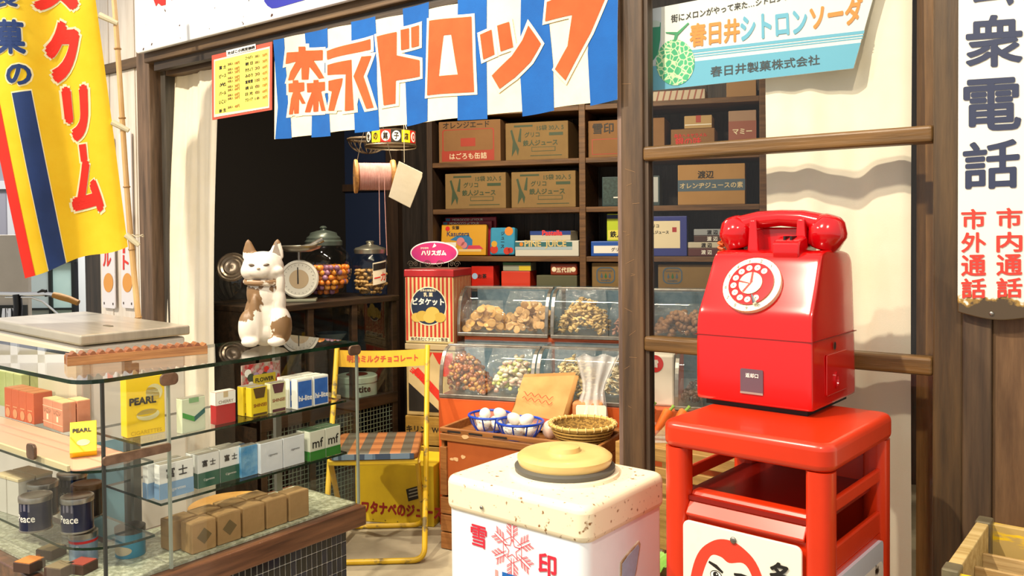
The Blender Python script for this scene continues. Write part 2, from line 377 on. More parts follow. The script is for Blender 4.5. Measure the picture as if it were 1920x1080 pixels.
# hall beyond, square to the line of sight down the passage
HF = _F0
def hall(name, d): o = setting(name, HF * d, YAW); return o
def HL(o, px, py): p = loc_of(o, PP(px, py, o.location, HF)); return p.x, p.z
hw_ = hall('wall_far', 7.2); MB().box((-6.5, 0, 0), (-1.4, .1, 4)).build('wall_panel', mat('hall_wall', '86858f', .6), hw_)
for px in (24, 75): x = HL(hw_, px, 400)[0]; MB().box((x - .03, -.03, .6), (x + .03, 0, 3)).build('mullion', mat('pale_mullion', 'b9b9bd', .5), hw_)
zz0 = HL(hw_, 10, 347)[1]; MB().box((-6.5, -.03, zz0 - .035), (-1.4, 0, zz0 + .035)).build('mullion', MATS['pale_mullion'], hw_)
d1 = hall('door_1', 6.2); FR = mat('door_frame_black', '0d1414', .5); xa_, xb_, xc_ = HL(d1, 30, 500)[0], HL(d1, 97, 500)[0], HL(d1, 140, 500)[0]; zt0 = HL(d1, 110, 492)[1]
for x in (xa_ - .5, xb_, xc_): MB().box((x - .012, -.03, 0), (x + .012, .03, zt0)).build('door_frame', FR, d1)
MB().box((xa_ - .5, -.03, zt0), (xc_ + .03, .03, zt0 + .045)).build('door_frame', FR, d1); zr = HL(d1, 80, 579)[1]; MB().box((xa_ - .5, -.032, zr - .008), (xc_, -.012, zr + .008)).build('door_rail', FR, d1)
MB().box((xa_ - .5, -.01, .02), (xb_ - .012, .01, zt0)).build('pane', mat('grey_glass', 'a3b0b0', .25), d1); MB().box((xb_ + .012, -.01, .02), (xc_ - .012, .01, zt0)).build('pane', mat('pale_teal_glass', 'a6c2bd', .25, 0, 'b9d0ca', 2), d1)
MB().box((xc_ + .03, -.01, .02), (xc_ + .12, .01, zt0 + .3)).build('side_light', mat('white_glow_glass', 'dfe4e6', .3), d1)
dbd = HF * 5.3; 
lx0 = (51 - 960) / FPX * 5.3; zt0 = PD(30, 440, 5.3).z
db_ = thing('display_board', 'plain beige display board standing behind the bicycle', 'board', HF * 5.3 + _R * (lx0 - .4), YAW)
MB().box((-.8, 0, 0.02), (.4, .04, zt0)).build('board', mat('beige_board', 'b5aca0', .8, 0, 'a9a094', 4), db_, bevel=.004); MB().box((-.78, .005, 0), (.38, .035, .02)).build('foot', FR, db_)
MB().box((.0, -.02, .02), (.395, -.001, PD(30, 572, 5.3).z)).build('lower_panel', FR, db_)

# ---- curtains
def curtain(name, label, x0, x1, y, z0, z1, n, amp, spread=(0, 0), lean=0):
    def fn(u, v):
        z = z0 + (z1 - z0) * v; k = 1 - v
        xx = x0 - spread[0] * k + (x1 + spread[1] * k - x0 + spread[0] * k) * u
        ph = u * n * 2 * pi
        return (xx, y - lean * k + amp * (.45 + .55 * k) * (sin(ph) + .4 * sin(2.3 * ph + 1 + v)) + .01 * sin(5 * v + 8 * u), z)
    o = MB().grid(fn, n * 14, 24).build(name, M_cloth, smooth=True, recalc=False, angle=180)
    return tag(o, label, 'curtain')
curtain('curtain', 'cream cloth curtain hanging in folds beside the left shop post', -3.235, -2.905, 1.945, .02, 1.87, 4, .009, (.1, 0), .06)
curtain('curtain', 'cream cloth curtain behind the sash window and the red telephone', -.735, -.418, 1.955, .02, 1.9, 2, .011, (0, 0))

# ---- big enamel sign above the lintel
sg = thing('enamel_sign', 'white enamel shop sign with rust chips above the lintel', 'sign', (-3.25, 1.8, 1.938))
M_en = mat('white_enamel_rust', 'e8ebf0', .22, coat=.5)
def rust(m, thr=.66, scale=30, col='4a2a18', edge=.012):
    nt = m.node_tree; b = nt.nodes['Principled BSDF']; tc = nd(nt, 'ShaderNodeTexCoord'); n = nd(nt, 'ShaderNodeTexNoise'); n.inputs['Scale'].default_value = scale; n.inputs['Detail'].default_value = 2.5
    r = nd(nt, 'ShaderNodeValToRGB'); r.color_ramp.elements[0].position = thr; r.color_ramp.elements[1].position = thr + edge
    r.color_ramp.elements[0].color = b.inputs['Base Color'].default_value; r.color_ramp.elements[1].color = lin(col)
    nt.links.new(tc.outputs['Object'], n.inputs['Vector']); nt.links.new(n.outputs['Fac'], r.inputs[0])
    src = b.inputs['Base Color'].links
    nt.links.new(r.outputs[0], b.inputs['Base Color']); return m
rust(M_en, .69, 26)
MB().prism(rrect(0, 0, 2.3, .75, .02), 0, .02, 'xz').build('plate', M_en, sg, bevel=.004)
sgp = lambda px, py: loc_of(sg, PY(px, py, 1.8)) + Vector((0, -.0015, 0))
shape_px(sg, [[(289, 1), (293, 12), (297, 6), (303, 11), (311, 9), (312, -30), (285, -25)], [(318, -20), (322, 1), (327, -3), (335, 0), (336, -25)]], RED, sgp)
shape_px(sg, [[(494, -30), (496, 3), (502, 11), (510, 16), (520, 15), (600, -8), (640, -40)]], flat('deep_blue', '16209a'), sgp)

# ---- price list card
pc = thing('price_list_card', 'yellow tobacco price list card with red border hung under the lintel', 'card', PY(455, 225, 1.835))
pcs = lambda off: (lambda px, py: loc_of(pc, PY(px, py, 1.835 - off)))
def slab_px(parent, name, poly, surf_y, th, m, **kw):
    b = MB(); n = len(poly); fr = [loc_of(parent, PY(x, y, surf_y)) for x, y in poly]; bk = [p + Vector((0, th, 0)) for p in fr]
    b.add(fr + bk, [list(range(n)), [n + i for i in range(n)][::-1]] + [[i, (i + 1) % n, n + (i + 1) % n, n + i] for i in range(n)])
    return b.build(name, m, parent, **kw)
slab_px(pc, 'card', [(397, 104), (510, 78), (509, 206), (398, 225)], 1.836, .003, mat('red_card', 'c8503c', .6))
shape_px(pc, [[(401, 112), (506, 87), (505, 202), (401, 220)]], flat('pale_card', 'f0e8c8'), pcs(.0005), name='margin')
shape_px(pc, [[(403, 115), (504, 91), (503, 199), (403, 214)]], flat('lemon', 'f4e264'), pcs(.001), name='list_field')
shape_px(pc, [[(424, 95), (479, 82), (480, 92), (425, 106)]], WHITE, pcs(.0012), name='title_strip')
text_px(pc, 'たばこ小売定価表', BLACK, [(427, 97), (478, 85), (478, 91), (427, 103)], pcs(.0018), .05)
RT = flat('tan_ink', 'a86a28')
for i, (s, a, b) in enumerate((('富 士', '20本入', '100円'), ('ピース', '10本入', '50円'), ('光', '10本入', '30円'), ('パール', '20本入', '60円'), ('いこい', '20本入', '50円'), ('新 生', '20本入', '40円'))):
    y = 124 + i * 16.2
    text_px(pc, s, BLACK, [(411, y), (424, y - 3), (424, y + 4), (411, y + 7)], pcs(.0015), .035)
    for k in range(2):
        if i > 3 and k: continue
        yy = y - 6 + k * 10
        text_px(pc, a, BROWN, [(427, yy), (437, yy - 2), (437, yy + 3.5), (427, yy + 5.5)], pcs(.0015), .03)
        text_px(pc, b, RT, [(440, yy - 2), (449, yy - 4), (449, yy + 2), (440, yy + 4)], pcs(.0015), .03)
for i, (s, a, b) in enumerate((('ゴールデン', '20本入', '50円'), ('朝 日', '20本入', '30円'), ('ききょう', '30', '60円'), ('みのり', '30', '45円'), ('富貴煙', '100', '75円'), ('桃 山', '缶', '150円'), ('日 光', '缶', '60円'), ('アストリア', '1本', '30円'))):
    y = 106 + i * 11.3
    text_px(pc, s, BLACK, [(460, y), (474, y - 3), (474, y + 3.5), (460, y + 6.5)], pcs(.0015), .035)
    text_px(pc, a, BROWN, [(478, y - 3), (487, y - 5), (487, y + 1), (478, y + 3)], pcs(.0015), .03)
    text_px(pc, b, RT, [(492, y - 5), (501, y - 7), (501, y - 1), (492, y + 1)], pcs(.0015), .03)

# ---- striped cloth banner
bn = thing('cloth_banner', 'blue and cream striped cloth banner with large orange lettering', 'banner', PY(830, 225, 1.83))
def bns(off):
    def fn(px, py):
        p = PY(px, py, 1.83); w = .007 * sin(p.x * 13) * min(1, (1.9 - p.z) / .2) + .004 * sin(p.x * 29 + 2)
        return loc_of(bn, p + Vector((0, w - off, 0)))
    return fn
A = lambda pts: [(480 + x / 4, y / 4) for x, y in pts]
top = lambda px: (lambda p: p)(75 - (px - 512) * .1965)
bot = lambda px: 260.5 - (px - 517) * .113
outl = [(x, top(x)) for x in range(512, 1161, 18)] + [(x, bot(x)) for x in range(1160, 515, -18)]
V_, F_ = tri_polys([outl])
M_bcloth = mat('banner_cream_cloth', 'efe0bf', .9, 0, 'e9d6b0', 8, bump=.15, bscale=500)
def bgrid(u, v):
    x = 513 + (1160 - 513) * u; y = bot(x) * (1 - v) + top(x) * v
    return bns(0)(x, y)
MB().grid(bgrid, 90, 10).build('cloth', M_bcloth, bn, smooth=True, recalc=False, angle=180)
M_bblue = mat('banner_blue_cloth', '05509a', .9, 0, '075aa8', 8, bump=.15, bscale=500)
for q in ([(125, 300), (210, 285), (215, 480), (240, 720), (255, 900), (262, 1037), (138, 1042), (155, 800)], [(368, 250), (538, 210), (545, 400), (540, 600), (560, 850), (572, 1022), (408, 1030), (410, 860), (390, 600), (375, 400)],
          [(716, 165), (896, 122), (905, 300), (905, 600), (925, 977), (750, 998), (740, 700), (725, 400)], [(1100, 65), (1300, 15), (1292, 400), (1285, 908), (1120, 947), (1108, 600)], [(1515, -35), (1735, -90), (1735, 400), (1742, 893), (1524, 905), (1520, 400)]):
    shape_px(bn, [A(q)], M_bblue, bns(.0012), 10, 'blue_stripe')
for q in ([(976, -16), (1022, -25), (1030, 60), (1036, 120), (1038, 207), (977, 218), (972, 120)], [(1112, -43), (1160, -52), (1160, 187), (1109, 199), (1104, 100)]):
    shape_px(bn, [q], M_bblue, bns(.0012), 10, 'blue_stripe')
mori = [[(328, 352), (375, 350), (375, 380), (503, 375), (503, 450), (430, 452), (520, 585), (470, 590), (400, 500), (392, 595), (345, 597), (345, 500), (285, 598), (240, 602), (260, 540), (310, 460), (222, 480), (235, 395), (328, 390)],
        [(278, 603), (320, 601), (320, 620), (362, 617), (362, 680), (330, 690), (372, 775), (345, 778), (325, 740), (322, 850), (287, 853), (285, 800), (277, 855), (245, 858), (262, 740), (280, 690), (243, 690), (243, 627), (278, 624)],
        [(428, 600), (468, 598), (468, 616), (525, 614), (525, 678), (490, 684), (530, 830), (492, 832), (470, 745), (465, 835), (427, 837), (425, 770), (405, 840), (366, 842), (385, 770), (415, 690), (382, 692), (380, 624), (428, 621)]]
ei = [[(540, 385), (860, 292), (862, 370), (545, 450)], [(548, 490), (730, 450), (738, 640), (748, 825), (690, 835), (695, 560), (550, 565)], [(560, 610), (676, 590), (668, 640), (610, 832), (558, 832), (592, 690), (560, 680)], [(795, 425), (868, 418), (810, 570), (885, 805), (830, 815), (745, 575)]]
do = [[(912, 275), (1060, 240), (1055, 415), (1222, 450), (1222, 570), (1048, 602), (1045, 775), (962, 790), (945, 600)], [(1087, 225), (1145, 210), (1143, 360), (1087, 375)], [(1160, 205), (1220, 188), (1218, 340), (1160, 355)]]
ro = [[(1308, 158), (1620, 125), (1645, 690), (1288, 715)]]; roh = [(1425, 268), (1480, 262), (1530, 562), (1392, 575)]
tsu = [[(1688, 262), (1778, 225), (1800, 410), (1715, 448)], [(1820, 196), (1905, 165), (1930, 352), (1844, 388)], [(1780, 570), (1920, 420), (1992, 300), (2036, 188), (2128, 324), (2048, 460), (1940, 580), (1836, 668)]]
pu = [[(2165, 158), (2182, 15), (2400, -60), (2625, -120), (2620, 0), (2600, 50), (2520, 250), (2400, 480), (2332, 605), (2245, 520), (2350, 350), (2385, 115)]]
OUT = [A(offset(p, 22)) for g in (mori, ei, do, ro, tsu, pu) for p in g]
OUT += [A([(225, 480), (520, 470), (525, 860), (240, 870)]), A([(550, 440), (840, 370), (760, 830), (560, 835)])]
for i, p in enumerate(OUT): shape_px(bn, [p], M_bcloth, bns(.0022 + i * .00004), 10, 'letter_edge')
M_bor = mat('banner_orange_print', 'ee4c20', .9, 0, 'f4582a', 8)
for g in (mori, ei, do, tsu, pu): shape_px(bn, [A(p) for p in g], M_bor, bns(.0045), 10, 'lettering')
shape_px(bn, [[A(ro[0]), A(roh)]], M_bor, bns(.0045), 10, 'lettering')

# ---- soda poster card behind the glass
sc = thing('soda_poster', 'blue and white soda poster with a green melon behind the upper pane', 'poster', PY(1400, 150, 1.915))
slab_px(sc, 'card', [(1150, 29), (1215, 18), (1320, -2), (1660, -90), (1636, 0), (1600, 128), (1400, 151), (1150, 178)], 1.915, .004, mat('poster_card', 'e8ecea', .5))
scs = lambda off: (lambda px, py: loc_of(sc, PY(px, py, 1.915 - off)))
PB = flat('poster_blue', '63b0d2')
ly = lambda px, o: 111 - (px - 1215) * .1135 + o
def band(o0, o1, x0=1150, x1a=1616, x1b=1616): return [(x0, ly(x0, o0)), (x1a, ly(x1a, o0)), (x1b, ly(x1b, o1)), (x0, ly(x0, o1))]
shape_px(sc, [band(-8, -2, x1a=1621, x1b=1620), band(0, 3, x1a=1619, x1b=1618.5), band(5, 7, x1a=1618, x1b=1617.5)], PB, scs(.0006))
shape_px(sc, [[(1150, ly(1150, 14)), (1614, ly(1614, 14)), (1600, 128), (1400, 151), (1150, 178)]], PB, scs(.0006))
shape_px(sc, [[(1150, 29), (1215, 18), (1240, 13), (1240, 120), (1150, 135)]], flat('pale_lilac', 'c9d6e6'), scs(.0008))
text_px(sc, '街にメロンがやって来た…シトロンソーダの', BLACK, [(1258, 28), (1520, -21), (1519, -8), (1258, 43)], scs(.0012), .012)
POR = flat('poster_orange', 'f08c3c')
text_px(sc, '春日井', POR, [(1293, 45), (1387, 33), (1387, 78), (1293, 90)], scs(.0014), .035)
text_px(sc, 'シトロン', PB, [(1388, 31), (1512, 14), (1515, 62), (1388, 78)], scs(.0014), .04)
text_px(sc, 'ソーダ', POR, [(1517, 10), (1618, -8), (1616, 44), (1520, 58)], scs(.0014), .04)
text_px(sc, '春日井製菓株式会社', flat('grey_ink', '3a4348'), [(1332, 125), (1537, 102), (1537, 121), (1332, 145)], scs(.0014), .012)
shape_px(sc, [[(1214, 45), (1239, 42), (1238, 75), (1234, 100), (1226, 112), (1216, 117)]], flat('soda_green', '0f8a6a'), scs(.001))
shape_px(sc, [[(1216, 52), (1237, 50), (1238, 41), (1230, 38), (1216, 40)]], flat('glass_rim', 'b9d0d0'), scs(.0011))
mel = mat('melon_net', '2fae7a', .6, 0, 'd5efc4', 60)
def melon():
    m = mel.node_tree; v = nd(m, 'ShaderNodeTexVoronoi'); v.feature = 'DISTANCE_TO_EDGE'; v.inputs['Scale'].default_value = 75
    r = [n for n in m.nodes if n.type == 'VALTORGB'][0]; r.color_ramp.elements[0].position = .05; r.color_ramp.elements[1].position = .12
    r.color_ramp.elements[0].color = lin('cfeec0'); r.color_ramp.elements[1].color = lin('44b483')
    tc = [n for n in m.nodes if n.type == 'TEX_COORD'][0]; m.links.new(tc.outputs['Object'], v.inputs['Vector']); m.links.new(v.outputs['Distance'], r.inputs[0])
melon()
shape_px(sc, [circ(1266, 117, 36, 40, 43)], mel, scs(.0018), name='melon_picture')
shape_px(sc, [[(1263, 76), (1268, 76), (1271, 66), (1292, 44), (1290, 42), (1270, 60), (1248, 60), (1248, 62), (1265, 65)]], flat('stem_green', '3f9a6a'), scs(.002))

# ---- tall enamel telephone sign
ts = thing('telephone_sign', 'tall white enamel public telephone sign with rusted lower edge', 'sign', PY(1860, 600, 1.82))
M_ts = mat('telephone_sign_enamel', 'f2ecdc', .25, coat=.5)
def edge_rust(m, z):
    nt = m.node_tree; b = nt.nodes['Principled BSDF']; tc = nd(nt, 'ShaderNodeTexCoord'); sp = nd(nt, 'ShaderNodeSeparateXYZ'); n = nd(nt, 'ShaderNodeTexNoise'); n.inputs['Scale'].default_value = 26; n.inputs['Detail'].default_value = 5
    a = nd(nt, 'ShaderNodeMath', operation='MULTIPLY_ADD'); a.inputs[1].default_value = -11; a.inputs[2].default_value = .28 + 11 * z
    s = nd(nt, 'ShaderNodeMath', operation='ADD'); r = nd(nt, 'ShaderNodeValToRGB'); e = r.color_ramp.elements
    e[0].position = .62; e[0].color = b.inputs['Base Color'].default_value; e[1].position = .72; e[1].color = lin('4a3a22'); x = r.color_ramp.elements.new(.66); x.color = lin('a9853a')
    nt.links.new(tc.outputs['Object'], sp.inputs[0]); nt.links.new(tc.outputs['Object'], n.inputs['Vector']); nt.links.new(sp.outputs['Z'], a.inputs[0]); nt.links.new(a.outputs[0], s.inputs[0]); nt.links.new(n.outputs['Fac'], s.inputs[1]); nt.links.new(s.outputs[0], r.inputs[0]); nt.links.new(r.outputs[0], b.inputs['Base Color'])
edge_rust(M_ts, .028)
pl = [loc_of(ts, PY(x, y, 1.82)) for x, y in ((1795, 590), (1797, -60))]
x0, x1 = pl[0].x, pl[0].x + .135; zt = pl[1].z + .2
cr = [(x0, .012), (x0, zt), (x1, zt), (x1, .012)] + [(x1 + (x0 - x1) * i / 10, .012 - .012 * sin(pi * i / 10)) for i in range(1, 10)]
MB().prism(cr, 0, .008, 'xz').build('plate', M_ts, ts, bevel=.002)
tss = lambda px, py: loc_of(ts, PY(px, py, 1.8185))
INK = flat('sign_indigo', '2a3350')
for ch, q in (('公', [(1815, -95), (1905, -105), (1905, 10), (1815, 12)]), ('衆', [(1810, 31), (1918, 24), (1918, 122), (1810, 129)]), ('電', [(1806, 150), (1915, 143), (1915, 242), (1806, 248)]), ('話', [(1805, 268), (1912, 258), (1912, 352), (1805, 356)])):
    text_px(ts, ch, INK, q, tss, .022)
SR = flat('sign_red', 'e0382c')
for ch, a, b in (('市', 392, 430), ('外', 436, 474), ('通', 478, 518), ('話', 522, 560)): text_px(ts, ch, SR, [(1802, a), (1849, a - 1), (1849, b - 1), (1802, b)], tss, .022)
for ch, a, b in (('市', 390, 428), ('内', 435, 473), ('通', 477, 517), ('話', 521, 559)): text_px(ts, ch, SR, [(1868, a), (1917, a - 1), (1917, b - 1), (1868, b)], tss, .022)
b = MB(); p = tss(1859, 588); b.ell(p, (.004, .002, .004), 12, 6); b.build('screw', M_steel, ts, True)

# ================================================================== FOREGROUND RIGHT: telephone, stand, cooler, crate
M_or = mat('orange_red_paint', 'd2330e', .3, 0, 'c42d0c', 4, coat=.15)
SR_ = -.06
st = thing('telephone_stand', 'orange-red metal telephone stand with an open shelf and enamel plates', 'stand', (-.562, 1.555, 0), SR_)
SW, SD, SH = .315, .33, .87     # width, depth, height
hx, hy = SW / 2, SD / 2
MB().prism(rrect(-hx, -hy, hx, hy, .028, 6), SH - .048, SH).build('top', M_or, st, True, bevel=.012, bseg=4)
for sx in (-1, 1):
    for sy in (-1, 1):
        cx, cy = sx * (hx - .026), sy * (hy - .026)
        MB().prism(rrect(cx - .022, cy - .022, cx + .022, cy + .022, .016, 5), 0, SH - .048).build('leg', M_or, st, True)
sz = .735; PT = .762
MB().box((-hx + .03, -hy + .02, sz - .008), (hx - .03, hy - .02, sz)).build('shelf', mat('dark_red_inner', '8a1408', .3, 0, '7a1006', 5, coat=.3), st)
MB().prism([(-hy + .012, sz - .036), (-hy + .008, sz - .03), (-hy + .035, sz + .006), (-hy + .06, sz + .006), (-hy + .06, sz - .036)], -hx + .048, hx - .048, 'yz').build('shelf_lip', M_or, st, bevel=.002)
MB().box((-hx + .03, hy - .02, .1), (hx - .03, hy - .012, SH - .048)).build('back_panel', M_or, st)
for sx in (-1, 1):
    a, b = sorted((sx * (hx - .012), sx * (hx - .022)))
    MB().box((a, -hy + .048, sz + .012), (b, hy - .048, sz + .035)).build('side_rail', M_or, st, bevel=.003)
    MB().box((a, -hy + .048, sz - .085), (b, hy - .048, sz - .045)).build('side_rail', M_or, st, bevel=.003)
    MB().box((a, -hy + .048, .1), (b, hy - .048, sz - .085)).build('side_panel', M_or, st)
MB().box((-hx + .04, -hy + .018, .1), (hx - .04, -hy + .024, sz - .036)).build('front_panel', M_or, st)
M_plate = mat('cream_enamel_plate', 'f1ead8', .22, 0, 'e6d3a4', 3, .55, .8, coat=.4)
pl = MB().prism(rrect(-hx + .045, .16, hx - .05, PT - .068, .012), -hy + .004, -hy + .01, 'xz').build('enamel_plate', M_plate, st, bevel=.0015)
pl['label'] = 'white enamel plate with a red daruma face'
sp_ = lambda off: (lambda x, z: Vector((x, -hy + .004 - off, z)))
def splan(polys, m, off): V, Fc = tri_polys(polys); return mesh2d(pl, 'printed_shape', V, Fc, m, sp_(off))
DR = flat('daruma_red', 'd93a22'); zt = PT - .085; cx = -.025
splan([smooth_poly([(cx - .092, zt - .22), (cx - .075, zt - .10), (cx - .058, zt - .04), (cx - .03, zt - .01), (cx, zt), (cx + .03, zt - .008), (cx + .058, zt - .035), (cx + .078, zt - .10), (cx + .095, zt - .22)])], DR, .0006)
face = [(cx - .05, zt - .12), (cx - .052, zt - .095), (cx - .043, zt - .06), (cx - .03, zt - .035), (cx - .012, zt - .033), (cx + .004, zt - .04), (cx + .03, zt - .034), (cx + .045, zt - .05), (cx + .055, zt - .085), (cx + .058, zt - .12), (cx + .03, zt - .16), (cx - .025, zt - .16)]
splan([smooth_poly(face)], M_plate, .0011)
def arc(pts, w): # thick stroke
    L_, R_ = [], []
    for i, p in enumerate(pts):
        a = Vector(pts[max(i - 1, 0)]); b = Vector(pts[min(i + 1, len(pts) - 1)]); t = (b - a).normalized(); n = Vector((-t.y, t.x)) * (w * (.35 + .65 * sin(pi * (i + .35) / (len(pts) - .3)))); q = Vector(p); L_.append(tuple(q + n)); R_.append(tuple(q - n))
    return L_ + R_[::-1]
for s in (-1, 1):
    ex, ez = cx + .003 + s * .024, zt - .068 - (.004 if s > 0 else 0)
    splan([arc([(ex - .014, ez + .018 - s * .003), (ex, ez + .016), (ex + .013, ez + .012 + s * .004)], .0035)], BLACK, .0016)
    splan([circ(ex, ez, .0115, 20, .009)], BLACK, .0016); splan([circ(ex, ez, .010, 20, .0075)], WHITE, .0020); splan([circ(ex, ez + .001, .0055, 16, .006)], BLACK, .0024); splan([circ(ex + .002, ez + .003, .0014, 8)], WHITE, .0028)
    splan([arc([(ex - .013, ez - .015), (ex, ez - .019), (ex + .012, ez - .015)], .0028)], BLACK, .0016)
splan([arc([(cx - .006, zt - .085), (cx - .002, zt - .092), (cx + .004, zt - .094), (cx + .010, zt - .092), (cx + .013, zt - .084)], .001), arc([(cx + .002, zt - .066), (cx + .001, zt - .074)], .0012),
       arc([(cx - .018, zt - .105), (cx - .006, zt - .1), (cx + .004, zt - .104), (cx + .014, zt - .1), (cx + .026, zt - .107)], .0018)], BLACK, .0016)
text(pl, '名', BLACK, (hx - .088, -hy + .002, zt - .035), X, Z, h=.038, bold=.04); text(pl, '物', BLACK, (hx - .088, -hy + .002, zt - .09), X, Z, h=.038, bold=.04)
b = MB(); b.ell((cx + .012, -hy + .002, zt + .002), (.006, .003, .006), 14, 8); b.build('screw', M_steel, pl, True)
p2 = MB().prism(rrect(-hy + .05, .16, hy - .05, sz - .095, .01), hx - .012, hx - .006, 'yz').build('side_plate', mat('blue_white_enamel', 'c9cfdc', .25, coat=.4), st)
p2['label'] = 'chipped white enamel plate on the side'
M_chip = mat('chipped_enamel', 'e6e2dc', .35, 0, '2a2018', 22, .55, .6)
shape(p2, [rrect(-hy + .075, .17, hy - .052, sz - .13, .02)], M_chip, (hx - .0053, 0, 0), Y, Z, 'chipped_patch')
text(p2, '塩', flat('rust_red', '8a2c18'), (hx - .0047, .01, sz - .2), Y, Z, h=.085, bold=.03)

# ---- red telephone
ph = thing('telephone', 'glossy red rotary public telephone on the orange stand', 'telephone', (-.615, 1.69, SH), -.05)
M_red = mat('glossy_red_shell', 'c40504', .16, 0, coat=.6); M_red2 = mat('handset_red', 'bc040e', .14, coat=.6)
W_, D_ = .118, .12
MB().box((-W_ + .015, -D_ + .015, 0), (W_ - .015, D_ - .015, .012)).build('base', mat('black_rubber', '0c0c0d', .6), ph)
prof = [(-D_ + .012, .010), (-D_ + .002, .0105), (-D_, .016), (-D_, .06), (-D_, .140), (-D_ + .001, .170), (-D_ + .006, .188), (-D_ + .018, .207), (-D_ + .040, .245), (-D_ + .055, .275), (-D_ + .066, .297), (-D_ + .08, .306), (.03, .308), (D_ - .02, .302), (D_ - .006, .288), (D_, .27), (D_, .05), (D_, .016), (D_ - .002, .0105), (D_ - .012, .010)]
def shell(pr, w, taper):
    b = MB(); n = len(pr); K = [(-1, .85), (-.985, .93), (-.95, .985), (-.88, 1), (.88, 1), (.95, .985), (.985, .93), (1, .85)]
    cyy = sum(p[0] for p in pr) / n; czz = sum(p[1] for p in pr) / n
    for u, s in K:
        for y, z in pr:
            t = 1 - taper * max(0, (z - .14)) / .17
            b.v.append(Vector((u * w * t, cyy + (y - cyy) * (1 - (1 - s) * .22), czz + (z - czz) * (1 - (1 - s) * .15))))
    for k in range(len(K) - 1):
        for i in range(n): a = k * n; b.f.append([a + i, a + (i + 1) % n, a + n + (i + 1) % n, a + n + i]); b.m.append(0)
    b.f += [list(range(n))[::-1], [(len(K) - 1) * n + i for i in range(n)]]; b.m += [0, 0]
    return b
body = shell(prof, W_, .06).build('body', M_red, ph, True, angle=50); sm = body.modifiers.new('s', 'SUBSURF'); sm.levels = 2; sm.render_levels = 2
MB().box((-W_ - .0004, -D_ - .0006, .139), (W_ + .0004, D_ + .0004, .1404)).build('seam', mat('seam_red', '7a0806', .4), ph)
# dial on the sloping front
dn = Vector((0, -.86, .51)).normalized(); dx = X; dyv = dn.cross(dx) * 1; dyv = dx.cross(dn) * -1
if dyv.z < 0: dyv = -dyv
dc = Vector((-.012, -D_ + .034, .2375)) + dn * .004
def disc(parent, name, r0, r1, h0, h1, m, seg=40):
    b = MB(); pr = [(r0, h0), (r1, h0), (r1, h1), (r0, h1), (r0, h0)] if r0 > 0 else [(0, h0), (r1, h0), (r1, h1), (0, h1)]
    b.lathe(pr, seg, cap=False)
    Mx = Matrix((dx, dyv, dn)).transposed()
    b.v = [dc + Mx @ v for v in b.v]; return b.build(name, m, parent, True)
M_ivory = mat('ivory_plastic', 'eee0b8', .3)
dl = disc(ph, 'dial', 0, .0585, -.012, .004, M_ivory); dl['label'] = 'rotary dial with ivory number ring'
disc(dl, 'finger_wheel', 0, .0455, .004, .0075, M_red2); disc(dl, 'centre_card', 0, .0235, .0075, .0095, mat('dial_card', 'd9d0a4', .35))
shape(dl, [[(-.002, .0235), (.002, .0235), (.004, .002), (-.009, -.021), (-.013, -.019), (-.002, .0), (-.0235, .005), (-.0235, .001), (-.001, -.002)]], RED, dc + dn * .0098, dx, dyv)
for i in range(10):
    a = radians(52 + i * 27.5); c = dc + dx * (.035 * cos(a)) + dyv * (.035 * sin(a))
    shape(dl, [circ(0, 0, .0062, 18)], M_ivory, c + dn * .0078, dx, dyv, 'finger_hole'); shape(dl, [circ(0, 0, .0012, 8)], BLACK, c + dn * .0081, dx, dyv, 'printed_dot')
    c2 = dc + dx * (.052 * cos(a)) + dyv * (.052 * sin(a)); text(dl, str((i + 1) % 10), BLACK, c2 + dn * .0043, dx, dyv, h=.007)
b = MB(); p0 = dc + dn * .008 + (dx * cos(-1.25) + dyv * sin(-1.25)) * .026; p1 = dc + dn * .009 + (dx * cos(-1.15) + dyv * sin(-1.15)) * .048; b.tube([p0, p1], [.002, .005], 8); b.build('finger_stop', M_chrome, dl, True)
# coin slot block, cradle, handset
MB().prism([(-.052 - .0, .285), (-.058, .30), (-.056, .318), (-.048, .326), (-.018, .334), (-.01, .330), (-.01, .29)], .015, .068, 'yz').build('coin_slot', M_red2, ph, True, bevel=.003)
for x in (.033, .046): MB().box((x, -.046, .3265), (x + .004, -.02, .3345)).build('slot_line', mat('slot_black', '150404', .5), ph)
for s in (-1, 1):
    MB().prism([(s * .050 - .012, .30), (s * .050 - .007, .368), (s * .05 + .007, .368), (s * .050 + .014, .30)], -.004, .05, 'xz').build('cradle', M_red2, ph, True, bevel=.003)
hs = MB(); hp = [(-.085, .368), (-.045, .378), (0, .381), (.045, .378), (.085, .368)]
for k, (x, z) in enumerate(hp[:-1]):
    pass
hs.tube([(x, .022, z - .010) for x, z in hp], [.02, .018, .0165, .018, .02], 12)
hb = hs.build('handset', M_red2, ph, True); hb['label'] = 'glossy red handset resting on the cradle'
for s in (-1, 1):
    e = MB(); pr = [(0, .046), (.014, .046), (.024, .04), (.034, .022), (.036, .014), (.034, .006), (.029, -.016), (.022, -.02), (0, -.02)][::-1]
    e.lathe(pr, 26, cap=False); Mx = Matrix.Rotation(s * .32, 3, 'Y')
    e.v = [Vector((s * .091, .022, .328)) + Mx @ Vector((v.x * 1.05, v.y * 1.05, v.z * 1.05)) for v in e.v]
    e.build('earpiece' if s < 0 else 'mouthpiece', M_red2, hb, True, angle=55)
MB().box((-.045, .03, .3), (.045, .045, .352)).build('cradle_back', M_red2, ph, bevel=.004)
cord = [Vector((-.128 + .006 * cos(i * .9), .015 + .006 * sin(i * .9), .335 - .0014 * i)) if i > 8 else Vector((-.106 - .003 * i, .02, .342 - .001 * i)) for i in range(60)]
MB().tube(cord, .003, 6).build('coiled_cord', mat('orange_cord', 'cf5a1c', .45), ph, True)
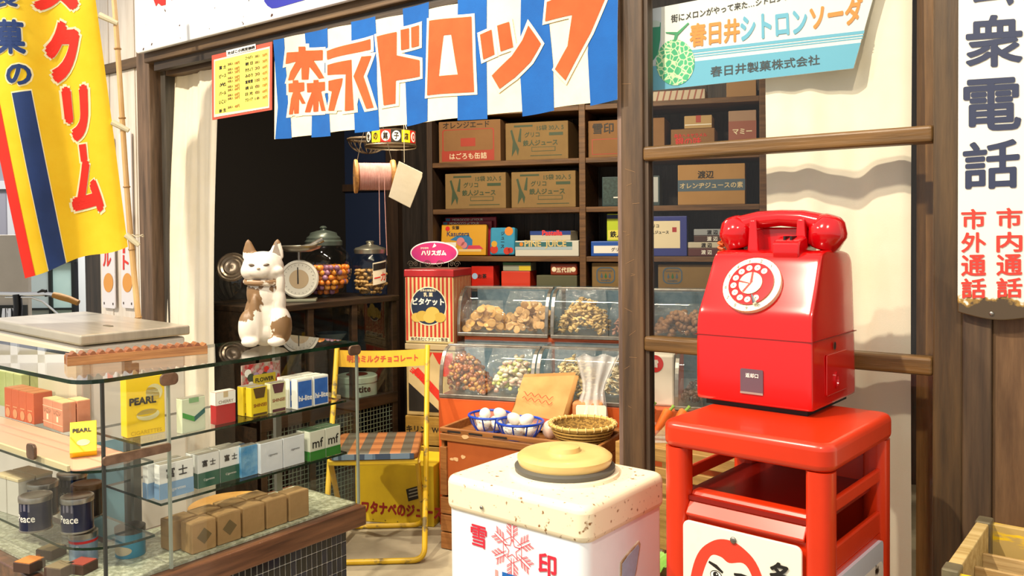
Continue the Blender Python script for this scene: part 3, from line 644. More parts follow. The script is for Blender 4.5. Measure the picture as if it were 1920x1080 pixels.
# coin return window, side lock
rw = MB().prism(rrect(-.022, .032, .024, .08, .003), -D_ - .002, -D_ + .002, 'xz').build('coin_return', mat('grey_chute', '6b5560', .3, .2), ph)
rw['label'] = 'grey coin return window with white lettering'
shape(rw, [rect(-.022, .032, .024, .036)], mat('chute_lip', 'b0a79c', .3, .5), (0, -D_ - .0025, 0), X, Z); text(rw, '返却口', WHITE, (.002, -D_ - .0027, .068), X, Z, w=.026, bold=.02)
sd = MB().prism(rrect(-.05, .03, .06, .108, .004), W_ - .001, W_ + .0012, 'yz').build('side_door', M_red, ph, bevel=.0008)
b = MB(); b.lathe([(0, 0), (.014, 0), (.014, .004), (.009, .004), (.008, .001), (0, .001)], 24, cap=False); b.v = [Vector((W_ + v.z, .0 + v.y * .8, .055 + v.x * 1.2)) for v in b.v]; b.build('lock_ring', M_red2, sd, True)
shape(ph, [circ(0, 0, .006, 16, .008)], BLACK, (W_ + .0008, -.005, .122), Y, Z, 'keyhole')

# ---- dairy cooler box
co = thing('drink_cooler', 'white rusted metal drink cooler with red snowflake emblem and round lid', 'cooler', (-.985, 1.432, 0), -.03)
CW, CD, CH = .178, .148, .72
M_co = mat('white_cooler_paint', 'eceef2', .4, 0, 'd4d6d8', 3, .5, .8); M_cot = mat('cream_stained_paint', 'efe3c6', .45, 0, 'd9b98a', 11, .5, .85, bump=.1)
rust(mat('cooler_top_rust', 'eee0c0', .45), .635, 85, '8a6238', .08)
bd = MB().prism(rrect(-CW + .006, -CD + .006, CW - .006, CD - .006, .022, 6), 0, CH - .055).build('body', M_co, co, True)
MB().prism(rrect(-CW, -CD, CW, CD, .028, 6), CH - .07, CH).build('top_cover', MATS['cooler_top_rust'], co, True, bevel=.014, bseg=4)
c0 = (.01, .02, 0)
MB().lathe([(.115, CH - .001), (.112, CH + .006), (.106, CH + .007)], 48, c0).build('rim', MATS['cooler_top_rust'], co, True)
MB().lathe([(.102, CH + .002), (.104, CH + .016), (.098, CH + .02)], 48, c0).build('rubber_seal', mat('grey_seal', '55534c', .5), co, True)
ld = MB().lathe([(.094, CH + .018), (.098, CH + .03), (.098, CH + .036), (.09, CH + .042), (.075, CH + .044), (.05, CH + .043), (.034, CH + .045), (.031, CH + .054), (.02, CH + .057), (0, CH + .058)], 56, c0).build('lid', mat('cream_lid', 'dcc07c', .35, 0, 'd0b06a', 5, coat=.2), co, True)
cf = lambda x, z, off=.0012: Vector((x, -CD + .006 - off, z))
CR = flat('emblem_red', 'd2243a')
text(bd, '雪', CR, cf(-.085, .612), X, Z, h=.044, bold=.016); text(bd, '印', CR, cf(.085, .595), X, Z, h=.044, bold=.03)
fl = []; fc = Vector((.001, .605))
def seg2(p, q, w): p, q = Vector(p), Vector(q); t = (q - p).normalized(); n = Vector((-t.y, t.x)) * w; return [tuple(p + n), tuple(q + n), tuple(q - n), tuple(p - n)]
for k in range(6):
    a = radians(90 + 60 * k); u = Vector((cos(a), sin(a))); v = Vector((-u.y, u.x))
    for off in (-.003, .003): fl.append(seg2(fc + v * off + u * .016, fc + v * off + u * .05, .0006))
    for t in (.026, .034, .042):
        for s in (-1, 1):
            q = fc + u * t + v * s * .003; fl.append(seg2(q, q + u * .008 + v * s * .011, .0006))
            q = fc + u * (t + .003) + v * s * .003; fl.append(seg2(q, q + u * .008 + v * s * .011, .0006))
stp = [fc + Vector((cos(radians(90 + 36 * i)), sin(radians(90 + 36 * i)))) * (.021 if i % 2 == 0 else .009) for i in range(10)]
for i in range(10): fl.append(seg2(stp[i], stp[(i + 1) % 10], .0007))
for k in range(6):
    a0, a1 = radians(90 + 60 * k), radians(150 + 60 * k); fl.append(seg2(fc + Vector((cos(a0), sin(a0))) * .026, fc + Vector((cos(a1), sin(a1))) * .026, .0006))
V_, F_ = tri_polys(fl); mesh2d(bd, 'snowflake_emblem', V_, F_, CR, lambda x, z: cf(x, z))
shape(bd, [rect(-.025, .35, .037, .556)], BLUE, cf(0, 0), X, Z, 'blue_panel'); shape(bd, [rect(-.043, .35, -.036, .556), rect(.045, .35, .051, .55)], flat('pink_stripe', 'e79a94'), cf(0, 0), X, Z, 'pink_stripe')
shape(bd, [rect(-.015, .53, .028, .545), rect(-.001, .36, .014, .53)], WHITE, cf(0, 0, .0018), X, Z)
b = MB(); b.ell(cf(-.07, CH - .045, .009), (.004, .003, .004), 12, 8); b.build('bolt', M_steel, co, True)
hg = [(-.03, .55), (-.028, .585), (-.005, .595), (.04, .608), (.045, .60), (.03, .555), (.018, .53), (.008, .522), (-.012, .53)]
hh = MB().prism(hg, CW - .0065, CW - .0035, 'yz').build('hand_hole_rim', mat('chipped_rim', 'd9cbae', .5, 0, '8a6a3c', 30), co)
MB().prism([(y * .86 + .0005, (z - .56) * .86 + .5605) for y, z in hg], CW - .0036, CW - .0028, 'yz').build('hand_hole', mat('blue_grey_inner', 'a9bcd8', .5, 0, '8f9fb4', 20), hh)

# ---- yellow wooden bottle crates
def bottle_crate(loc, rz, label):
    t = thing('bottle_crate', label, 'crate', loc, rz, )
    w, d, h = .42, .3, .3; M_yw = wood('yellow_crate_wood', 'a78a4e', 'c9b077', 'x', 4, .7); M_yp = mat('worn_yellow_paint', 'e8bf18', .6, 0, 'b99c5a', 14, .5, .56, stretch=(.5, 3, 3))
    for y0, y1 in ((0, .014), (d - .014, d)):
        for k in range(3):
            MB().box((.02, y0, .02 + k * .094), (w - .02, y1, .02 + k * .094 + .088)).build('side_slat', M_yp, t, bevel=.002)
    for x0, x1 in ((0, .02), (w - .02, w)):
        for k in range(2): MB().box((x0, .0, .01 + k * .148), (x1, d, .01 + k * .148 + .142)).build('end_board', M_yw, t, bevel=.002)
    MB().box((.02, .014, .0), (w - .02, d - .014, .01)).build('bottom', M_yw, t)
    for x in (-.0015, w - .0235):
        for y in (-.0015, d - .0335): MB().box((x, y, .19), (x + .025, y + .035, .3035)).build('corner_iron', mat('dull_iron', '6f6650', .5, .5, '8a8062', 20), t, bevel=.003)
    for k in range(1, 4): MB().box((.02, k * .072 - .004, .06), (w - .02, k * .072 + .004, .265)).build('divider', M_pale, t, bevel=.001)
    for k in range(1, 5): MB().box((k * .084 - .004 + .005, .014, .06), (k * .084 + .009, d - .014, .255)).build('cross_divider', M_pale, t, bevel=.001)
    return t
bottle_crate((-.262, 1.428, .3925), -.02, 'yellow wooden bottle crate with dividers on top of another crate')
bottle_crate((-.262, 1.428, 0.0), -.02, 'yellow wooden bottle crate standing on the floor under another')

# ================================================================== FOREGROUND LEFT: flag, freezer, bicycle, tobacco showcase
# ---- yellow flag on a bamboo pole
fp = PD(238, 450, 3.0); fn_ = (OO - PD(100, 300, 3.0)); fn_.z = 0; fn_.normalize(); fn_ = (Matrix.Rotation(-.25, 3, 'Z') @ fn_)
bp = thing('bamboo_flagpole', 'slender bamboo pole leaning against the left shop post', 'pole', PP(268, 700, fp, fn_))
q0 = PP(268, 700, fp, fn_); q0.z = 0; pt = PP(207, -60, fp, fn_); pb = PP(264, 640, fp, fn_)
dirv = (pt - pb).normalized(); pb0 = pb - dirv * (pb.z / dirv.z)
bp.location = pb0
ln = (pt - pb0).length; pts = []; rs = []
N = int(ln / .02)
for i in range(N + 1):
    t = i / N; L0 = t * ln; pts.append(dirv * L0 + Vector((.006 * sin(t * 9), .004 * sin(t * 7), 0))); rs.append(.0115 - .003 * t)
M_bam = mat('bamboo', 'cfa469', .45, 0, 'dcb984', 8)
MB().tube(pts, rs, 10).build('cane', M_bam, bp, True)
for i in range(1, 9):
    c = pts[int(N * (i / 9.2))]; MB().tube([c - dirv * .003, c, c + dirv * .003], [.0112, .0128, .0112], 10).build('node', mat('bamboo_node', 'a9814c', .5), bp, True)
fg = thing('cloth_flag', 'yellow cloth flag with red lettering and red and navy stripes', 'flag', PP(120, 500, fp, fn_))
def fgs(off):
    def f(px, py):
        p = PP(px, py, fp, fn_); u = px - .115 * py
        w = .020 * sin(u / 24 + .6) * min(1, max(0, (235 - u) / 60)) + .010 * sin(u / 55 + py / 210) + .03 * max(0, 1 - u / 180) ** 2
        return loc_of(fg, p + fn_ * (w + off))
    return f
lx = lambda y: (y - 270) * .22   # left hem
rx = lambda y: 181 + y * .129
def hem(u): return 521 - 60 * u ** .85 + (4 * sin(u * 9))
def fl_pt(u, v, off=0):
    yb = hem(u); y = -60 + (yb + 60) * (1 - v); return fgs(off)(lx(y) + (rx(y) - lx(y)) * u, y)
MB().grid(lambda u, v: fl_pt(u, v), 80, 40).build('cloth', mat('flag_yellow', 'ecc014', .85, 0, 'f2ce2a', 6, bump=.12, bscale=420), fg, smooth=True, recalc=False, angle=180)
def stripe(u0, u1, v1, m, off, w=.004):
    def f(a, b):
        u = u0 + (u1 - u0) * a; return fl_pt(u, .0 + v1 * b, off)
    MB().grid(f, 10, 40).build('printed_stripe', m, fg, smooth=True, recalc=False, angle=180)
FR_ = mat('flag_red', 'd92416', .85, 0, 'e62d1c', 6); FN = mat('flag_navy', '1b3466', .85, 0, '223f7c', 6); FW = mat('flag_cream', 'f0e6b4', .85)
stripe(0, .105, .66, FR_, .0012); stripe(.225, .392, .583, FW, .0012); stripe(.232, .385, .578, FN, .002)
def fl_text(s, m, q, bold, off, vertical=False): text_px(fg, s, m, q, fgs(off), bold, vertical, 1.0, 12)
for s, q in (('ス', [(62, -45), (150, -55), (150, 20), (66, 22)]), ('ク', [(80, 38), (150, 38), (152, 156), (92, 156)]), ('リ', [(113, 162), (165, 158), (168, 265), (125, 265)]), ('ム', [(130, 300), (192, 296), (196, 398), (134, 402)])):
    e = 5; qq = [(q[0][0] - e, q[0][1] - e), (q[1][0] + e, q[1][1] - e), (q[2][0] + e, q[2][1] + e), (q[3][0] - e, q[3][1] + e)]
    fl_text(s, FW, qq, .1, .0012); fl_text(s, FR_, q, .078, .003)
shape_px(fg, [[(143, 268), (163, 266), (166, 302), (147, 306)]], FW, fgs(.0012), 12); shape_px(fg, [[(146, 271), (160, 269), (163, 299), (150, 303)]], FR_, fgs(.003), 12)
for s, q in (('製', [(-10, -20), (40, -25), (42, 20), (-8, 22)]), ('菓', [(0, 42), (52, 43), (57, 107), (3, 107)]), ('の', [(20, 125), (66, 125), (66, 164), (22, 165)])):
    e = 3; qq = [(q[0][0] - e, q[0][1] - e), (q[1][0] + e, q[1][1] - e), (q[2][0] + e, q[2][1] + e), (q[3][0] - e, q[3][1] + e)]
    fl_text(s, FW, qq, .05, .0012); fl_text(s, FN, q, .035, .003)
for a, b in (((188, 30), (222, 46)), ((212, 230), (243, 246)), ((238, 440), (262, 460))):
    p0 = PP(*a, fp, fn_); p1 = PP(*b, fp, fn_); n = fn_ * .016
    MB().tube([loc_of(fg, p0 + fn_ * .014), loc_of(fg, (p0 + p1) / 2 + n), loc_of(fg, p1 + n)], [.011, .010, .008], 8).build('cloth_tie', mat('tie_cloth', 'd8cfae', .9), fg, True)
# string tying pole to post
c = PP(258, 442, fp, fn_)
o = MB().tube([c + Vector((.02 * cos(a), .02 * sin(a), .004 * sin(3 * a))) for a in [i * 2 * pi / 20 for i in range(20)]], .0018, 6, True).build('string_loop', mat('string', 'd8ccb0', .8), smooth=True)
tag(o, 'pale string loop tied round the bamboo pole', 'string')

# ---- white chest box with steel lid
zf = .935
cA, cB, cC = PZ(150, 629, zf), PZ(291, 607, zf), PZ(0, 602, zf)
ang = atan2((cA - cC).y, (cA - cC).x)
fz = thing('ice_chest', 'white metal ice chest with a flat steel lid behind the tobacco showcase', 'chest', (cA.x, cA.y, 0), ang)
FW_, FD_ = .78, .33
M_fz = mat('white_chest_paint', 'e6e1d6', .4, 0, 'd9d2c4', 4); lidm = mat('brushed_steel_lid', 'c9c1ae', .28, .45, 'b5ad9c', 3, stretch=(1, 12, 1))
MB().box((-FW_, .012, 0), (-.012, FD_ - .01, zf - .035)).build('body', M_fz, fz, bevel=.008)
MB().box((-FW_, 0, zf - .03), (0, FD_, zf)).build('lid', lidm, fz, bevel=.006, bseg=3)
MB().box((-.045, .004, zf - .3), (-.004, .03, zf - .04)).build('corner_trim', mat('steel_corner', 'cfc8b8', .3, .4), fz, bevel=.004)
MB().box((-FW_ + .02, .006, zf - .2), (-.05, .012, zf - .045)).build('front_panel', mat('cream_panel', 'e8dcc0', .35), fz, bevel=.003)
MB().prism(rrect(-.21, .15, -.16, .165, .006), zf, zf + .002).build('lid_slot', mat('slot_dark', '6a6252', .5), fz)

MB().box((-.0119, .015, .25), (-.0095, .12, .62)).build('side_panel', mat('pale_blue_panel', '7fa9b8', .4), fz)
# ---- bicycle (handlebars over the chest)
bk = thing('bicycle', 'old black bicycle with chromed handlebar and tan grips in the hall', 'bicycle', (-4.25, 1.9, 0), 2.2)
bi = bk.matrix_basis.inverted()
BPd = 4.6
def bq(px, py, d=BPd): return bi @ PD(px, py, d)
MB().tube([bq(-60, 545), bq(0, 551), bq(40, 552), bq(85, 551), bq(100, 553)], .012, 10).build('handlebar', M_chrome, bk, True)
MB().tube([bq(100, 553), bq(112, 556), bq(130, 561), bq(147, 568)], [.016, .019, .018, .016], 12).build('grip', mat('tan_grip', 'a9762c', .6, bump=.4, bscale=90), bk, True)
MB().tube([bq(70, 551), bq(80, 545), bq(85, 545), bq(88, 556)], .01, 8).build('lever_clamp', mat('dark_clamp', '2a2622', .4, .5), bk, True)
MB().tube([bq(10, 558), bq(60, 558), bq(80, 565), bq(98, 580), bq(112, 592)], .006, 8).build('brake_lever', M_chrome, bk, True)
MB().tube([bq(32, 552), bq(34, 575), bq(30, 640), bq(26, 760)], .022, 12).build('head_tube', mat('bicycle_black', '17171a', .3, .3), bk, True)
for x in (9, 20):
    MB().tube([bq(x, 578), bq(x, 592), bq(x - 1, 615)], [.012, .016, .016], 10).build('bell_cup', M_chrome, bk, True)
wc = bq(25, 800); pw = PD(25, 800, BPd); R0 = min(.33, pw.z - .0) if pw.z > .2 else .33
cw = Vector((pw.x, pw.y, .34)); rd = Vector((1, .1, 0)).normalized()
for nm, r, th, mm in (('tyre', .33, .02, mat('tyre_rubber', '141414', .8)), ('wheel_rim', .30, .008, M_chrome)):
    MB().tube([bi @ (cw + rd * r * cos(a) + Z * r * sin(a)) for a in [i * 2 * pi / 40 for i in range(40)]], th, 8, True).build(nm, mm, bk, True)
b = MB()
for i in range(18): a = i * pi / 9; b.tube([bi @ cw, bi @ (cw + rd * .3 * cos(a) + Z * .3 * sin(a))], .0015, 4)
b.build('spokes', M_chrome, bk)
MB().tube([bq(26, 760), bi @ (cw + Z * .3), bi @ cw], .014, 8).build('fork', MATS['bicycle_black'], bk, True)
MB().tube([bq(29, 660), bi @ (PD(29, 660, BPd) + rd * -.6 - Z * .25), bi @ (cw + rd * -1.0)], .014, 8).build('frame_tube', MATS['bicycle_black'], bk, True)
cw2 = cw - rd * 1.0
MB().tube([bi @ (cw2 + rd * .33 * cos(a) + Z * .33 * sin(a)) for a in [i * 2 * pi / 40 for i in range(40)]], .02, 8, True).build('tyre', MATS['tyre_rubber'], bk, True)

# ---- two narrow enamel signboards on the boarded wall
for lab, xa, xb, ch, q in (('narrow white enamel sign with red lettering on the boarded wall, beside the pillar', 192, 216, 'ル', [(193, 468), (208, 466), (208, 500), (193, 500)]), ('narrow white enamel sign with red lettering on the boarded wall, beside the bamboo pole', 228, 251, 'ト', [(230, 478), (241, 478), (241, 506), (230, 506)])):
    a = PY(xa, 577, 1.885); bq_ = PY(xb, 578, 1.885)
    t = thing('enamel_signboard', lab, 'sign', (a.x, 1.885, a.z)); w = bq_.x - a.x
    MB().prism(rrect(0, 0, w, .75, .012), 0, .006, 'xz').build('plate', mat('signboard_enamel', 'e6e3ea', .25, coat=.4), t, bevel=.0015)
    for xx in (.015, w - .02): MB().box((xx, -.0015, .016), (xx + .006, 0, .026)).build('nail_rust', mat('nail_rust', '3a2a22', .7), t)
    sf = lambda px, py: loc_of(t, PY(px, py, 1.8835))
    text_px(t, ch, SR, q, sf, .03)
    if ch == 'ト': shape_px(t, [[(230, 456), (234, 456), (234, 475), (230, 475)]], SR, sf)
    else: text_px(t, 'ー', SR, [(196, 430), (206, 430), (206, 455), (196, 455)], sf)
    shape_px(t, [circ((xa + xb) / 2 - 1, 530, 9, 24, 18)], flat('signboard_orange', 'dc9a4a'), sf, name='round_emblem')

# ================================================================== tobacco showcase
zT, zU, zL, zB = .91, .745, .597, .45
XF, XR, YN, YE = -1.80, -2.11, .865, 1.64; XL = -2.72; YR = 1.07
sh = thing('tobacco_showcase', 'L-shaped glass tobacco showcase with a tiled base and wooden rim', 'showcase', (-2.0, 1.25, 0))
sl = Vector(sh.location)
def S(x, y, z=0): return Vector((x, y, z)) - sl
def corner_poly(inset=0, rad=.06, e=YE):
    xf, yn = XF - inset, YN + inset; n = 8
    arc_ = [(xf - rad + rad * cos(a), yn + rad + rad * sin(a)) for a in [-pi / 2 + pi / 2 * i / n for i in range(n + 1)]]
    return [(XL, yn)] + arc_ + [(xf, e), (XR + inset, e), (XR + inset, YR - inset), (XL, YR - inset)]
def Lslab(name, z0, z1, m, inset=0, rad=.06, e=YE):
    b = MB(); b.prism(corner_poly(inset, rad, e), z0, z1, mi=0, mi_side=1 if isinstance(m, list) else None)
    b.v = [v - Vector((sl.x, sl.y, 0)) for v in b.v]; return b.build(name, m, sh)
Lslab('top_glass', zT - .009, zT, [M_glass, M_glassedge])
zUl, zLl = .705, .53
def wing_shelf(z, inset=.012, rad=.12):
    xf, yn = XF - inset - .02, YN + inset; n = 10
    arc_ = [(xf - rad + rad * cos(a), yn + rad + rad * sin(a)) for a in [-pi / 2 + pi / 2 * i / n for i in range(n + 1)]]
    b = MB(); b.prism([(x - sl.x, y - sl.y) for x, y in [(XL, yn)] + arc_ + [(xf, YR - .03), (XL, YR - .03)]], z - .006, z, mi=0, mi_side=1); return b.build('glass_shelf', [M_glass, M_glassedge], sh)
wing_shelf(zUl - .0045); wing_shelf(zLl)
MB().prism(rrect(XL - sl.x, YN + .02 - sl.y, -1.875 - sl.x, YR - .04 - sl.y, .03), zUl - .0042, zUl).build('display_tray', mat('pink_tray', 'dba98c', .6), sh, bevel=.001)
MB().box(S(XL, YN + .013, zUl - .0042), S(-1.9, YN + .0198, zUl + .008)).build('tray_edge', mat('cream_edge', 'dccba0', .6), sh)
for z, y0 in ((zU, 1.01), (zL, 1.055)):
    b = MB(); b.prism([(x - sl.x, y - sl.y) for x, y in ((XR + .03, y0), (XF - .03, y0), (XF - .03, YE - .02), (XR + .03, YE - .02))], z - .006, z, mi=0, mi_side=1); b.build('glass_shelf', [M_glass, M_glassedge], sh)
Lslab('patterned_floor_glass', zB - .006, zB, mat('pebbled_glass', '9a9c84', .12, 0, 'c4c6b0', 60, .45, .6, bump=.8, bscale=110), .02, .05)
def slabg(name, lo, hi, m=M_glass): return MB().box(S(*lo), S(*hi)).build(name, m, sh)
slabg('glass_pane', (XF - .006, YN + .05, zB), (XF - .0015, YE, zT - .009)); slabg('glass_pane', (XR, YE - .006, zB), (XF - .006, YE - .0015, zT - .009))
slabg('glass_pane', (XL, YN + .0015, zB), (XF - .06, YN + .006, zT - .009))
for x, y in ((XF - .004, 1.062), (XF - .004, YN + .045), (XF - .003, YE - .004)):
    slabg('glazing_bar', (x - .003, y - .003, zB), (x + .004, y + .003, zT - .009), mat('glass_seam', '8f988c', .3, .2) if y > 1 else mat('dark_seam', '252a28', .3))
# brackets, uprights
for y, z in ((1.062, zT - .012), (YE - .015, zT - .012)): MB().prism(rrect(y - .022 - sl.y, z - .024, y + .022 - sl.y, z + .004, .011), XF - sl.x - .002, XF - sl.x + .005, 'yz').build('corner_clip', M_brass, sh, bevel=.002)
MB().prism(rrect(.905 - sl.y, zU - .022, 1.062 - sl.y, zU - .002, .006), XF - sl.x - .001, XF - sl.x + .006, 'yz').build('shelf_bracket', M_brass, sh, bevel=.001)
MB().prism(rrect(-2.06 - sl.x, zU - .035, -2.02 - sl.x, zU + .0, .01), YN - sl.y - .004, YN - sl.y + .003, 'xz').build('corner_clip', M_brass, sh, bevel=.001)
for x, y in ((XR + .02, 1.12), (XR + .02, 1.58), (-2.02, YR + .03)):
    up = slabg('shelf_upright', (x - .008, y - .01, zB), (x + .006, y + .01, zT - .01), mat('upright_grey', '6f706a', .4, .4))
# base: rim, body, tiles
b = MB(); b.prism(corner_poly(-.012, .05, YE + .012), zB - .062, zB - .007); b.v = [v - Vector((sl.x, sl.y, 0)) for v in b.v]
b.build('wooden_rim', wood('rim_wood', '4a2f22', '7a5138', 'y', 3, .3, .1, .3), sh, bevel=.003)
b = MB(); b.prism(corner_poly(.028, .04, YE - .03), 0, zB - .062); b.v = [v - Vector((sl.x, sl.y, 0)) for v in b.v]
bs = b.build('tiled_base', mat('white_grout', 'd8d6cc', .7), sh)
tm = [mat('navy_tile_%d' % i, c, .12, 0, c2, 12, stretch=(1, 2, .4), coat=.3) for i, (c, c2) in enumerate((('04060e', '0c1430'), ('030408', '0a0e1c'), ('060a1c', '16224a')))]
tw, thh = .0176, .040
tmesh = MB().box((-.0025, .0012, .0012), (.0022, tw - .0012, thh - .0012))
tiles = []
for mm in tm:
    o = tmesh.build('tile', mm, bs, bevel=.0008); tiles.append(o)
cnt = 0
ny = 26; nz = 9
for iy in range(ny):
    for iz in range(nz):
        src = tiles[random.randrange(3)]
        o = src if cnt < 3 and src.get('used') is None else src.copy()
        if o is not src: COL.objects.link(o); o.parent = bs
        else: src['used'] = 1; cnt += 1
        o.location = S(XF - .028, YE - .03 - tw * (iy + 1), zB - .064 - thh * (iz + 1))
for o in bs.children:
    if 'used' in o: del o['used']
b = MB()
for iy in range(ny, 37):
    for iz in range(nz): b.box(S(XF - .0305, YE - .03 - tw * (iy + 1) + .001, zB - .064 - thh * (iz + 1) + .001), S(XF - .0258, YE - .03 - tw * iy - .001, zB - .064 - thh * iz - .001))
o = b.build('tiles', tm[1], bs); o['kind'] = 'stuff'

# ---- cigarette packs
def pk(name, label, group, loc, rz, w, d, h, body, prints, topm=None, tilt=0, lidh=0):
    t = thing(name, label, 'cigarettes', loc, rz, group, rot=(tilt, 0, rz))
    bo = MB().box((-w / 2, 0, 0), (w / 2, d, h)).build('carton', body, t, bevel=.0012)
    if topm: MB().box((-w / 2 + .001, .001, h - .0002), (w / 2 - .001, d - .001, h + .0012)).build('foil_top', topm, t)
    for p in prints:
        if p[0] == 'r': shape(bo, [rect(p[1] * w - w / 2, p[2] * h, p[3] * w - w / 2, p[4] * h)], p[5], (0, -.0006 - (p[6] if len(p) > 6 else 0), 0), X, Z)
        elif p[0] == 'p': shape(bo, [[(a * w - w / 2, c_ * h) for a, c_ in p[1]]], p[2], (0, -.0008, 0), X, Z)
        elif p[0] == 'c': shape(bo, [circ(p[1] * w - w / 2, p[2] * h, p[3] * w, 24, p[3] * w * (p[5] if len(p) > 5 else 1))], p[4], (0, -.0009, 0), X, Z)
        elif p[0] == 's': shape(bo, [[(0, p[1] * h), (d, p[1] * h), (d, p[2] * h), (0, p[2] * h)]], p[3], (-w / 2 - .0006, 0, 0), Y, Z)
        else: text(bo, p[1], p[2], ((p[3] - .5) * w, -.0013, p[4] * h), X, Z, w=p[5] * w, bold=p[6] if len(p) > 6 else 0)
    return t
def more(t, dx_, dy_, dz=0, label=None):
    c = copy_tree(t); R = Matrix.Rotation(t.rotation_euler.z, 3, 'Z'); c.location = Vector(t.location) + R @ Vector((dx_, dy_, dz))
    if label: c['label'] = label
    return c
foil = mat('foil_top', 'b9b4a6', .35, .5, 'a09a8a', 30)
paper_w = mat('pack_white', 'e9e9e6', .5); RZ = pi / 2
# upper right shelf, faces +X
def at(px, py, z, x=-1.845): p = PX(px, py, x); return (p.x, p.y, z + .0006)
def on(px, py, z): p = PZ(px, py, z); return (p.x, p.y, z + .0006)
pk('cigarette_pack', 'pale pack with green chevron standing at the end of the upper showcase shelf', None, on(364, 810, zU), RZ, .062, .024, .082, mat('pack_mint', 'd4dcc0', .5),
   [('p', [(.02, .62), (.52, .45), (.52, .30), (.02, .47)], mat('chev_green', '3f9a3a', .5)), ('p', [(.52, .45), (.98, .66), (.98, .51), (.52, .30)], mat('chev_teal', '1f5f5c', .5)), ('r', .3, .86, .72, 1.0, mat('seal_green', '7fae7a', .5))], foil)
pk('cigarette_pack', 'red and white cherry cigarette pack on the upper showcase shelf', None, on(424, 794, zU), RZ, .056, .024, .08, mat('pack_red', 'b3141c', .5), [('r', 0, .6, 1, 1, WHITE), ('s', .6, 1, WHITE), ('r', .38, .82, .62, 1, mat('seal_beige', 'cdb78e', .6), .0002), ('t', 'CHERRY', BROWN, .5, .69, .75)], mat('seal_top', 'd9d2c0', .5))
sy = pk('cigarette_pack', 'yellow pack with brown top, one of a pair on the upper showcase shelf', 'yellow packs in the showcase', on(487, 780, zU), RZ, .05, .024, .075, mat('pack_yellow', 'e6c81e', .5), [('p', [(.12, .98), (.9, .98), (.78, .62), (.26, .62)], mat('pack_brown', '5a4420', .5)), ('r', .1, .02, .95, .1, mat('pack_brown', '5a4420', .5)), ('t', 'SHINSEI', mat('pack_rust', '8a3a20', .5), .52, .38, .8, .02)], foil)
more(sy, -.004, .03)
pk('cigarette_pack', 'cream pack with plum top on the upper showcase shelf', None, on(522, 773, zU), RZ, .05, .024, .078, mat('pack_cream', 'd9d6a4', .5), [('p', [(.12, .98), (.9, .98), (.78, .66), (.26, .66)], mat('pack_plum', '5a3038', .5)), ('r', .12, .02, .95, .12, mat('pack_plum', '5a3038', .5)), ('t', 'SHINSEI', mat('pack_rust', '8a3a20', .5), .52, .42, .8, .02)], foil)
hl = pk('cigarette_pack', 'blue and white pack on the upper showcase shelf', 'blue and white packs in the showcase', on(572, 766, zU), RZ, .052, .024, .08, paper_w, [('r', .06, .05, .94, .93, mat('pack_blue', '2a5cae', .45, 0, '3a70c4', 30)), ('t', 'hi-lite', WHITE, .52, .36, .86, .03)], mat('pack_top_white', 'd9d5c8', .5))
hl['label'] = 'blue and white pack in the front row beside the cream pack'
for a, b_, lb in ((.056, 0, 'in the front row at the end of the upper shelf'), (-.004, .028, 'in the second row near the cream pack'), (.054, .028, 'in the second row at the end of the shelf'), (-.004, .056, 'in the back row near the flower card'), (.052, .058, 'in the back row at the end of the shelf')): more(hl, a, b_, 0, 'blue and white pack ' + lb)
fc_ = thing('flower_card', 'small display card printed with flowers behind the blue packs', 'card', (PX(502, 735, -1.955).x, PX(502, 735, -1.955).y - .02, zU + .001), RZ)
MB().box((-.062, 0, 0), (.062, .004, .118)).build('card', mat('flower_print', 'b9b0a4', .5, 0, 'b3262e', 38, .42, .58), fc_)
for i in range(16):
    shape(fc_.children[0], [circ(random.uniform(-.05, .05), random.uniform(.055, .11), random.uniform(.005, .012), 10)], (WHITE, RED, flat('pink', 'd89aa0'), flat('leaf', '3c4a38'), flat('lilac', 'a58aa8'))[i % 5], (0, -.0008 - i * .00005, 0), X, Z, 'printed_flower')
shape(fc_.children[0], [rrect(-.028, .058, .046, .088, .004)], flat('dull_yellow', 'cdb62a'), (0, -.0018, 0), X, Z, 'name_field'); text(fc_.children[0], 'FLOWER', BLACK, (.009, -.0022, .073), X, Z, w=.06, bold=.03)
# lower right shelf
fb = mat('fuji_blue', '7fa3c8', .5); fg_ = mat('fuji_green', '2c5f4c', .5)
def fuji(label, loc, m, group=None): return pk('cigarette_pack', label, group, loc, RZ, .088 if m is fb else .06, .022, .082, paper_w, [('r', 0, 0, 1, .45, m), ('s', 0, .45, m), ('t', '富 士', BLACK, .5, .72, .62, .02), ('t', 'Cigarettes', WHITE, .5, .22, .5)], foil)
f1 = fuji('white and pale blue pack at the near end of the lower showcase shelf', on(332, 930, zL), fb, 'pale blue packs in the showcase'); more(f1, -.012, .03)
f2 = fuji('white and dark green pack on the lower showcase shelf', on(392, 912, zL), fg_, 'dark green packs in the showcase'); 
for a, b_ in ((.062, 0), (-.003, .026), (.06, .026)): more(f2, a, b_)
bl = pk('cigarette_pack', 'crinkled sky blue pack on the lower showcase shelf', 'sky blue packs in the showcase', on(468, 893, zL), RZ, .05, .024, .078, mat('sky_wrap', '3d83b8', .3, 0, '8fb8d0', 22, bump=.4, bscale=60), [], foil)
more(bl, -.015, .032)
wp = pk('cigarette_pack', 'plain white pack with small script on the lower showcase shelf', 'plain white packs in the showcase', on(510, 884, zL), RZ, .07, .024, .078, mat('white_wrap', 'cfd3da', .4, 0, 'dfe2e6', 14, bump=.25, bscale=40), [('t', 'cigarette', BLACK, .55, .55, .4)], foil)
more(wp, .072, 0); 
